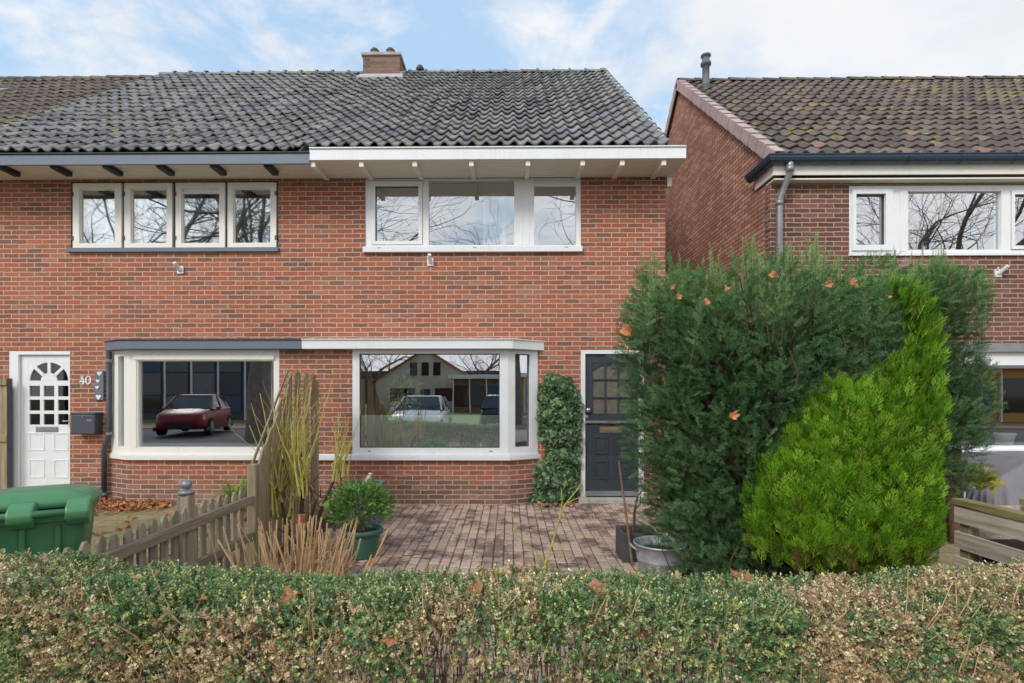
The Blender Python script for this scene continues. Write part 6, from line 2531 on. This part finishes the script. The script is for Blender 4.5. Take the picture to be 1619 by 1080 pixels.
# little bare shrub on the paving
bs = thing('bare_sapling', 'small leafless sapling with a few arching stems on the paving', 'shrub', (at(860, 900, CAM_Y + 4.5).x, CAM_Y + 4.5, 0))
q = MB()
D_ = CAM_Y + 4.5
def stem(pts_px, r0, r1):
    pts = [at(px, py, D_ + dy) for px, py, dy in pts_px]
    n_ = len(pts)
    q.tube(pts, [r0 + (r1 - r0) * i / (n_ - 1) for i in range(n_)], 6, cap=False)
stem([(861, 925, 0), (862, 890, 0), (873, 860, .02), (883, 825, .0), (893, 798, -.02), (912, 775, -.05), (920, 762, -.05)], .010, .003)
stem([(893, 798, -.02), (908, 790, .05), (926, 783, .08), (937, 800, .1), (943, 840, .1)], .006, .002)
stem([(862, 893, 0), (848, 872, -.05), (828, 858, -.06), (815, 842, -.08), (810, 812, -.08)], .007, .002)
stem([(866, 880, 0), (880, 872, -.1), (888, 860, -.12)], .005, .002)
stem([(883, 825, 0), (889, 790, .03), (887, 770, .05)], .005, .002)
stem([(858, 900, 0), (846, 893, .05), (838, 880, .06)], .005, .002)
stem([(864, 895, 0), (884, 880, .08), (893, 868, .1)], .005, .002)
stem([(830, 859, -.06), (822, 850, -.1), (818, 838, -.1)], .003, .0015)
q.build('stems', M['twig_yellow'], bs, smooth=True)

# ------------------------------------------------------------------ fallen leaves
def curled_leaf(size, rnd, cu=None):
    """dry lobed leaf, creased and curled: two rings round a centre"""
    V = [(0, 0, 0)]
    n_ = 16
    cu = cu or rnd.uniform(.7, 1.6)
    ph = rnd.uniform(0, 6)
    for ring in (.5, 1.0):
        for k in range(n_):
            a = 2 * PI * k / n_
            lob = (.66 + .34 * abs(math.cos(2.5 * a + .2)) ** 1.2) if ring == 1 else .8
            r = size * ring * lob * rnd.uniform(.88, 1.08)
            x, y = r * math.cos(a), r * .85 * math.sin(a)
            z = cu * (x * x * 1.1 * math.cos(ph) + y * y * 1.0 + x * y * math.sin(ph)) / size * (.7 + .5 * ring) + rnd.uniform(-.09, .09) * size
            V.append((x, y, z))
    F = [(0, k + 1, (k + 1) % n_ + 1) for k in range(n_)]
    F += [(k + 1, n_ + k + 1, n_ + (k + 1) % n_ + 1, (k + 1) % n_ + 1) for k in range(n_)]
    return np.array(V), F


rd = random.Random(61)
def dry_leaf(p, size, label, group, up=(0, 0, 1), c=None):
    tv, tf = curled_leaf(size, rd)
    cl = Cloud()
    d = np.array([[up[0] + rd.gauss(0, .25), up[1] + rd.gauss(0, .25), up[2] + rd.gauss(0, .25)]])
    col = lerpc(S(172, 118, 82), S(216, 170, 130), [rd.random()]) if c is None else np.array([c])
    cl.add(tv, tf, np.array([[0, 0, 0.0]]), frames(d), 1.0, col, .2, list(range(len(tv))))
    o = cl.build('fallen_leaf', M['dry'])
    o.location = p
    sol = o.modifiers.new('thick', 'SOLIDIFY')
    sol.thickness = .0012
    return tag(o, label, 'leaf', group)


for px, py, D_, s_ in ((134, 905, 2.0, .032), (20, 940, 1.85, .024), (218, 915, 2.0, .018), (316, 922, 2.05, .02), (248, 917, 2.05, .018), (320, 948, 1.85, .018),
                       (712, 912, 2.1, .022), (560, 965, 1.80, .016), (1075, 915, 2.1, .03), (1160, 915, 2.1, .026), (1185, 925, 2.05, .03), (1330, 912, 2.1, .024),
                       (1455, 928, 2.02, .026), (1440, 940, 1.95, .018), (1580, 934, 2.0, .024), (820, 900, 2.15, .02), (1010, 905, 2.12, .02)):
    p = at(px, py, CAM_Y + D_)
    if D_ > 1.88:
        p.z = hedge_top(p.x) + .008
    dry_leaf(p, s_, 'small curled brown leaf lying on the clipped hedge', 'dry leaves on the hedge', (0, -.5, 1))
for px, py, D_, s_, lab in ((462, 950, 1.90, .05, 'largest pale brown fallen leaf, spread flat on the hedge below the cut stems'),
                            (753, 935, 1.92, .036, 'orange curled leaf on the hedge in front of the paving'),
                            (944, 932, 1.95, .046, 'rust-brown crumpled leaf on the hedge below the dark planter'),
                            (621, 1008, 1.80, .032, 'dark red-brown leaf wedged in the bare front of the hedge')):
    p = at(px, py, CAM_Y + D_)
    if D_ > 1.88:
        p.z = hedge_top(p.x) + .012
    dry_leaf(p, s_, lab, None, (0, -.7, .8))
for px, py, D_, s_ in ((1072, 470, 3.72, .026), (1118, 478, 3.65, .03), (1150, 455, 3.66, .028), (1222, 435, 3.6, .032), (1310, 450, 3.6, .028), (1345, 445, 3.6, .028), (1352, 452, 3.6, .022), (1065, 455, 3.72, .022), (1405, 470, 3.65, .022)):
    dry_leaf(at(px, py, CAM_Y + D_), s_, 'dry orange-brown leaf caught high in the dark yew', 'dry leaves caught in the yew', (0, -1, .3), np.array(S(198, 140, 102)[:3]))
dry_leaf(at(1155, 660, CAM_Y + 3.58), .036, 'single pale brown leaf caught halfway down the front of the yew', None, (0, -1, .2), np.array(S(222, 160, 112)[:3]))
dry_leaf(at(991, 526, CAM_Y + 4.3), .07, 'pale orange leaf hanging at the left edge of the yew', None, (0, -1, .2), np.array(S(226, 156, 100)[:3]))
roofp = at(686, 184, 1.1)
dry_leaf(roofp + Vector((0, -.05, .02)), .065, 'orange leaf lying on the grey pantile roof', None, (0, -.6, .8), np.array(S(176, 118, 86)[:3]))

def litter(name, label, pts, s0, s1, zlift=.0):
    cl = Cloud()
    tv, tf = curled_leaf(1.0, rd, .5)
    tv2, tf2 = curled_leaf(1.0, rd, .8)
    P = np.array(pts)
    n = len(P)
    D = np.stack([RNG.normal(0, .35, n), RNG.normal(0, .35, n), np.ones(n)], 1)
    sc = RNG.uniform(s0, s1, n)
    col = lerpc(S(158, 100, 68), S(218, 164, 120), RNG.random(n)) * RNG.uniform(.7, 1.1, (n, 1))
    h = n // 2
    cl.add(tv, tf, P[:h], frames(D[:h]), sc[:h], col[:h], .2, list(range(len(tv))))
    cl.add(tv2, tf2, P[h:], frames(D[h:]), sc[h:], col[h:], .2, list(range(len(tv2))))
    return tag(cl.build(name, M['dry']), label, 'leaves', kind='stuff')


pts = []
for _ in range(520):
    px = rd.uniform(110, 268)
    f = (px - 110) / 158
    p = at(px, 803 + rd.random() * (22 - 14 * f), -.5)
    y_ = -.1 - abs(rd.gauss(.28, .22)) * (1.2 - .6 * f)
    xx = at(px, 800, y_).x
    pts.append((xx, y_, .012 + .035 * rd.random() * math.exp(-((y_ + .35) / .3) ** 2)))
for _ in range(130):
    y_ = rd.uniform(-3.6, -.5)
    pts.append((rd.uniform(-6.5, -2.5), y_, .012))
litter('leaf_litter', 'brown fallen leaves heaped below the left bay window', pts, .03, .055)
pts = [(rd.uniform(3.0, 3.6), rd.uniform(-4.3, -1.8), .01) for _ in range(26)] + [(rd.gauss(1.7, .45), CAM_Y + 3.8 + rd.gauss(0, .2), .015) for _ in range(70)] + [(rd.uniform(X(845), X(915)), -rd.uniform(.25, .36), .012) for _ in range(18)]
pts += [(rd.uniform(-2.1, -1.2), rd.uniform(-4.2, -2.2), .02) for _ in range(60)] + [(rd.uniform(.45, .85), CAM_Y + rd.uniform(3.3, 4.3), .015) for _ in range(40)]
litter('leaf_litter', 'scattered brown leaves on the ground under the shrubs', pts, .03, .055)
# ------------------------------------------------------------------ what the windows mirror: cars, trees and houses across the street
def car(label, paint_m, loc, rot, length=4.3, width=1.78, height=1.5):
    t = thing('parked_car', label, 'car', loc, 'cars parked across the street')
    c, s = math.cos(rot), math.sin(rot)
    T = lambda x, y, z: (loc[0] + x * c - y * s, loc[1] + x * s + y * c, loc[2] + z)
    h = height
    # x forward, stations along the length: (x, half width, z low, z belt, z roof, roof half width)
    L = length / 2
    st = [(-L, .60, .45, .80), (-L * .96, .78, .32, .92), (-L * .8, .86, .24, .98), (-L * .3, .89, .2, .98), (L * .25, .89, .2, .97), (L * .55, .88, .22, .95), (L * .85, .82, .24, .84), (L * .96, .72, .28, .74), (L, .55, .42, .62)]
    q = MB()
    V, F = [], []
    nn = 12
    for x, hw, zl, zb in st:
        ring = [(-hw * .92, zl), (-hw, zl + .1), (-hw * 1.0, (zl + zb) / 2), (-hw * .97, zb - .06), (-hw * .88, zb), (-hw * .3, zb + .03),
                (hw * .3, zb + .03), (hw * .88, zb), (hw * .97, zb - .06), (hw, (zl + zb) / 2), (hw, zl + .1), (hw * .92, zl)]
        V += [T(x, y, z) for y, z in ring]
    for j in range(len(st) - 1):
        for k in range(nn):
            F.append((j * nn + k, (j + 1) * nn + k, (j + 1) * nn + (k + 1) % nn, j * nn + (k + 1) % nn))
    F += [tuple(range(nn)), tuple(range((len(st) - 1) * nn, len(st) * nn))[::-1]]
    q.add(V, F)
    body = q.build('body', paint_m, t, smooth=True)
    # greenhouse
    gs = [(-L * .93, .70, .98, .99), (-L * .62, .66, .98, h - .06), (-L * .2, .66, .98, h), (L * .12, .65, .98, h - .03), (L * .5, .72, .96, .98)]
    def green(scale, zadd, mat, name, par):
        q = MB()
        V, F = [], []
        for x, rw, zb, zr in gs:
            bw_ = .84
            V += [T(x, -bw_ * scale, zb - .03), T(x, -rw * scale if zr > zb + .1 else -bw_ * scale, zr + zadd), T(x, rw * scale if zr > zb + .1 else bw_ * scale, zr + zadd), T(x, bw_ * scale, zb - .03)]
        for j in range(len(gs) - 1):
            for k in range(3):
                F.append((j * 4 + k, (j + 1) * 4 + k, (j + 1) * 4 + k + 1, j * 4 + k + 1))
        q.add(V, F)
        return q.build(name, mat, par)
    green(1.0, 0.0, M['car_glass'], 'windows', t)
    q = MB()
    for j in range(1, 3):
        x0, rw0, _, z0 = gs[j]
        x1, rw1, _, z1 = gs[j + 1]
        q.hexa([T(x0, -rw0 - .01, z0 + .004), T(x1, -rw1 - .01, z1 + .004), T(x1, rw1 + .01, z1 + .004), T(x0, rw0 + .01, z0 + .004),
                T(x0, -rw0 + .05, z0 + .035), T(x1, -rw1 + .05, z1 + .035), T(x1, rw1 - .05, z1 + .035), T(x0, rw0 - .05, z0 + .035)])
    for sy_ in (-1, 1):
        for (xa, za), (xb, zb) in (((L * .5, .97), (L * .12, h - .02)), ((-L * .1, .98), (-L * .12, h)), ((-L * .9, .98), (-L * .62, h - .04))):
            ra = .84 * sy_
            rb = .655 * sy_
            q.bar(T(xa, ra, za), T(xb, rb, zb), .05, .04)
    q.build('roof', paint_m, t)
    for x in (-L * .62, L * .62):
        for sy_ in (-1, 1):
            q = MB()
            q.tube([T(x, sy_ * .70, .33), T(x, sy_ * .905, .33)], .33, 22)
            w = q.build('wheel', M['rubber'], t, bevel=.02)
            q = MB()
            q.tube([T(x, sy_ * .90, .33), T(x, sy_ * .915, .33)], .20, 18)
            q.build('rim', M['zinc'], w)
    for sy_ in (-1, 1):
        q = MB()
        q.hexa([T(L * .90, sy_ * .50, .60), T(L * .985, sy_ * .42, .60), T(L * .90, sy_ * .78, .60), T(L * .86, sy_ * .80, .60),
                T(L * .88, sy_ * .50, .76), T(L * .955, sy_ * .42, .735), T(L * .88, sy_ * .78, .76), T(L * .84, sy_ * .80, .77)])
        q.build('headlight', M['lamp_glass'], t)
        q = MB()
        q.bar(T(L * .32, sy_ * .90, .98), T(L * .32, sy_ * 1.02, 1.0), .10, .13)
        q.build('mirror', paint_m, t, bevel=.02)
    q = MB()
    q.hexa([T(L * .93, -.50, .30), T(L * 1.005, -.46, .30), T(L * 1.005, .46, .30), T(L * .93, .50, .30), T(L * .93, -.50, .50), T(L * 1.015, -.46, .50), T(L * 1.015, .46, .50), T(L * .93, .50, .50)])
    for sy_ in (-1, 1):
        q.hexa([T(-L * .9, sy_ * .80, .19), T(L * .9, sy_ * .80, .19), T(L * .9, sy_ * .90, .19), T(-L * .9, sy_ * .90, .19), T(-L * .9, sy_ * .80, .34), T(L * .9, sy_ * .80, .34), T(L * .9, sy_ * .90, .34), T(-L * .9, sy_ * .90, .34)])
    q.build('grille', M['black'], t)
    return t


def mirror_at(px, depth):
    """world point whose reflection in the bay glass shows at px, virtual depth from the camera"""
    d = ray(px, 640)
    t = depth / d.y
    return d.x * t, 2 * BAY - (CAM_Y + depth)


x, y = mirror_at(309, 21.3)
car('red car parked across the street, mirrored in the left bay window', M['car_red'], (x, y, 0.0), math.radians(76), 4.1, 1.72, 1.5)
x, y = mirror_at(668, 20.0)
car('silver-white car parked across the street, mirrored in the right bay window', M['car_white'], (x, y, 0.0), math.radians(90), 4.2, 1.75, 1.46)
x, y = mirror_at(795, 23.0)
car('dark car parked across the street, mirrored at the edge of the right bay window', M['car_glass'], (x, y, 0.0), math.radians(-90), 4.3, 1.78, 1.5)

# bare street trees
def bare_tree(label, x, y, height, r0, seed, spread=1.0):
    rnd = random.Random(seed)
    t = thing('bare_tree', label, 'tree', (x, y, 0), 'bare street trees')
    mt, ml, mtw = MB(), MB(), MB()
    def grow(p, d, length, r, lvl):
        n_ = 5 if lvl < 3 else 3
        pts, rad = [p.copy()], [r]
        q = p.copy()
        dd = d.copy()
        for i in range(n_):
            wob = 0.06 + 0.05 * lvl
            dd = (dd + Vector((rnd.gauss(0, wob), rnd.gauss(0, wob), rnd.gauss(0.02, wob * .6)))).normalized()
            q = q + dd * (length / n_)
            pts.append(q.copy())
            rad.append(max(.006, r * (1 - 0.36 * (i + 1) / n_) if lvl < 5 else r * (1 - 0.6 * (i + 1) / n_)))
        tgt = mt if lvl == 0 else (ml if lvl < 3 else mtw)
        tgt.tube(pts, rad, 10 if lvl == 0 else (7 if lvl < 3 else (4 if lvl < 5 else 3)), cap=False)
        if lvl >= 6:
            return
        nch = 4 if lvl < 1 else 3 if lvl < 4 else 2
        for c in range(nch):
            i = n_ if c == 0 else rnd.randint(max(1, n_ - 3), n_)
            az = rnd.uniform(0, 2 * PI) if lvl else 2 * PI * (c + rnd.random() * .6) / nch
            ax = Vector((math.cos(az), math.sin(az), rnd.gauss(0, .3))).normalized()
            ang = rnd.uniform(.2, .5) if c == 0 and lvl else rnd.uniform(.55, 1.05) * spread
            nd = (Matrix.Rotation(ang, 3, ax) @ dd).normalized()
            if lvl < 5 and nd.z < -0.05:
                nd.z = abs(nd.z) * .5
                nd.normalize()
            grow(pts[i], nd, length * rnd.uniform(.66, .86), rad[i] * (.8 if c == 0 else rnd.uniform(.5, .7)), lvl + 1)
        if lvl in (1, 2, 3):
            for _ in range(4):
                i = rnd.randint(1, n_)
                ax = Vector((rnd.gauss(0, 1), rnd.gauss(0, 1), rnd.gauss(0, 1))).normalized()
                nd = (Matrix.Rotation(rnd.uniform(.6, 1.4), 3, ax) @ dd).normalized()
                grow(pts[i], nd, length * .45, max(.012, rad[i] * .25), max(lvl + 2, 4))
    grow(Vector((x, y, -0.1)), Vector((0, 0, 1)), height * .30, r0, 0)
    mt.build('trunk', M['bark_grey'], t, smooth=True)
    ml.build('limbs', M['bark_grey'], t, smooth=True)
    mtw.build('crown', M['bark_grey'], t)
    return t


for i, (px, dep, h, r, lab) in enumerate(((404, 17.0, 15.5, .40, 'thick-trunked bare tree on the near pavement, mirrored in the rightmost of the four slate-framed sashes'),
                                          (190, 26, 19, .34, 'bare tree mirrored at the left of the four slate-framed sashes'),
                                          (1040, 18.5, 15, .30, 'bare tree mirrored at the right of the wide white upstairs window'),
                                          (1500, 20, 19, .36, 'bare tree mirrored in the large upstairs pane of the house across the gap'),
                                          (590, 60, 15, .3, 'distant bare tree mirrored left of the gabled house'),
                                          (770, 64, 15, .3, 'distant bare tree mirrored above the low flat-roofed building'))):
    x, y = mirror_at(px, dep)
    bare_tree(lab, x, y, h, r, 20 + i)

# gabled house and low shops across the street
def far_house(label, x, y, w, d, hw, hr, wall_m, roof_m):
    t = thing('gabled_house', label, 'house', (x, y, 0), 'houses across the street')
    q = MB()
    q.sheet((x, y), (1, 0), (0, 1), -w / 2, w / 2, 0, hw, 0, -.2, [(-w * .36, -w * .1, 0.9, 2.2), (w * .1, w * .36, .9, 2.2), (-.5, .5, 0, 2.1)])
    q.box(x - w / 2, x - w / 2 + .2, y - d, y - .2, 0, hw)
    q.box(x + w / 2 - .2, x + w / 2, y - d, y - .2, 0, hw)
    q.prism([(-w / 2, hw), (w / 2, hw), (0, hr)], lambda p, a: (x + p[0], a, p[1]), y - .2, y)
    q.build('wall', wall_m, t)
    q = MB()
    for s in (-1, 1):
        q.hexa([(x, y + .3, hr), (x + s * (w / 2 + .4), y + .3, hw - .3), (x + s * (w / 2 + .4), y - d, hw - .3), (x, y - d, hr),
                (x, y + .3, hr + .15), (x + s * (w / 2 + .4), y + .3, hw - .15), (x + s * (w / 2 + .4), y - d, hw - .15), (x, y - d, hr + .15)])
    q.build('roof', roof_m, t)
    for wx in (-w * .12, 0, w * .12):
        q = MB()
        q.box(x + wx - .35, x + wx + .35, y + .002, y + .05, hw + .4, hw + 1.7)
        q.build('window', M['car_glass'], t)
    for wx in (-w * .23, w * .23):
        q = MB()
        q.box(x + wx - w * .13, x + wx + w * .13, y - .12, y - .08, .9, 2.2)
        q.build('window', M['car_glass'], t)
    q = MB()
    q.box(x - .5, x + .5, y - .12, y - .08, 0, 2.1)
    q.build('door', M['slate_dark'], t)
    return t


x, y = mirror_at(672, 52)
far_house('gabled house with a red roof, mirrored in the right bay window', x, y, 9.5, 9, 3.0, 5.9, M['facade_far'], M['roof_far'])
def low_shop(label, x0, x1, y, h, wall_m, band_m, panels):
    t = thing('low_building', label, 'building', ((x0 + x1) / 2, y, 0), 'houses across the street')
    q = MB()
    q.box(x0, x1, y - 8, y, 0, h)
    q.build('wall', wall_m, t)
    q = MB()
    q.box(x0 - .3, x1 + .3, y - 8.3, y + .4, h + .001, h + .35)
    q.build('roof', band_m, t)
    n = panels
    for k in range(n):
        a = x0 + (x1 - x0) * (k + .1) / n
        b = x0 + (x1 - x0) * (k + .9) / n
        zs_ = [.5, h - .5] if h < 4 else [.4, 1.5, 2.9, 3.6, h - .4]
        for j in range(len(zs_) - 1):
            q = MB()
            q.box(a, b, y + .002, y + .06, zs_[j] + .04, zs_[j + 1] - .04)
            q.build('window', (M['car_glass'], M['slate_dark'], M['blue_far'], M['pipe_grey'], M['car_glass'], M['planter_grey'])[(k * 7 + k // 3 + j * 5) % 6], t)
        q = MB()
        q.box(a - .12, a - .02, y + .002, y + .12, 0, h)
        q.build('post', M['white'], t)
    return t


xa, y = mirror_at(715, 46)
xb, _ = mirror_at(900, 46)
low_shop('low flat-roofed building with white posts, mirrored in the right bay window', xa, xb, y, 2.9, M['brick_dark'], M['white'], 7)
xa, y = mirror_at(90, 33)
xb, _ = mirror_at(470, 33)
low_shop('dark glazed low building behind the red car, mirrored in the left bay window', xa, xb, y, 5.2, M['slate_dark'], M['slate_dark'], 9)
xa, y = mirror_at(1380, 30)
xb, _ = mirror_at(1800, 30)
low_shop('long low building with ochre wall, mirrored in the window of the house across the gap', xa, xb, y, 3.0, M['orange_far'], M['white'], 6)
# garden hedge and pale wall along the far pavement
tag(slab('far_wood', -70, 70, -110, -92, 6.0, plain('distant_trees', S(70, 72, 56), 0.95, var=0.5, scale=1.2, bump=0.5), 6.3), kind='stuff')
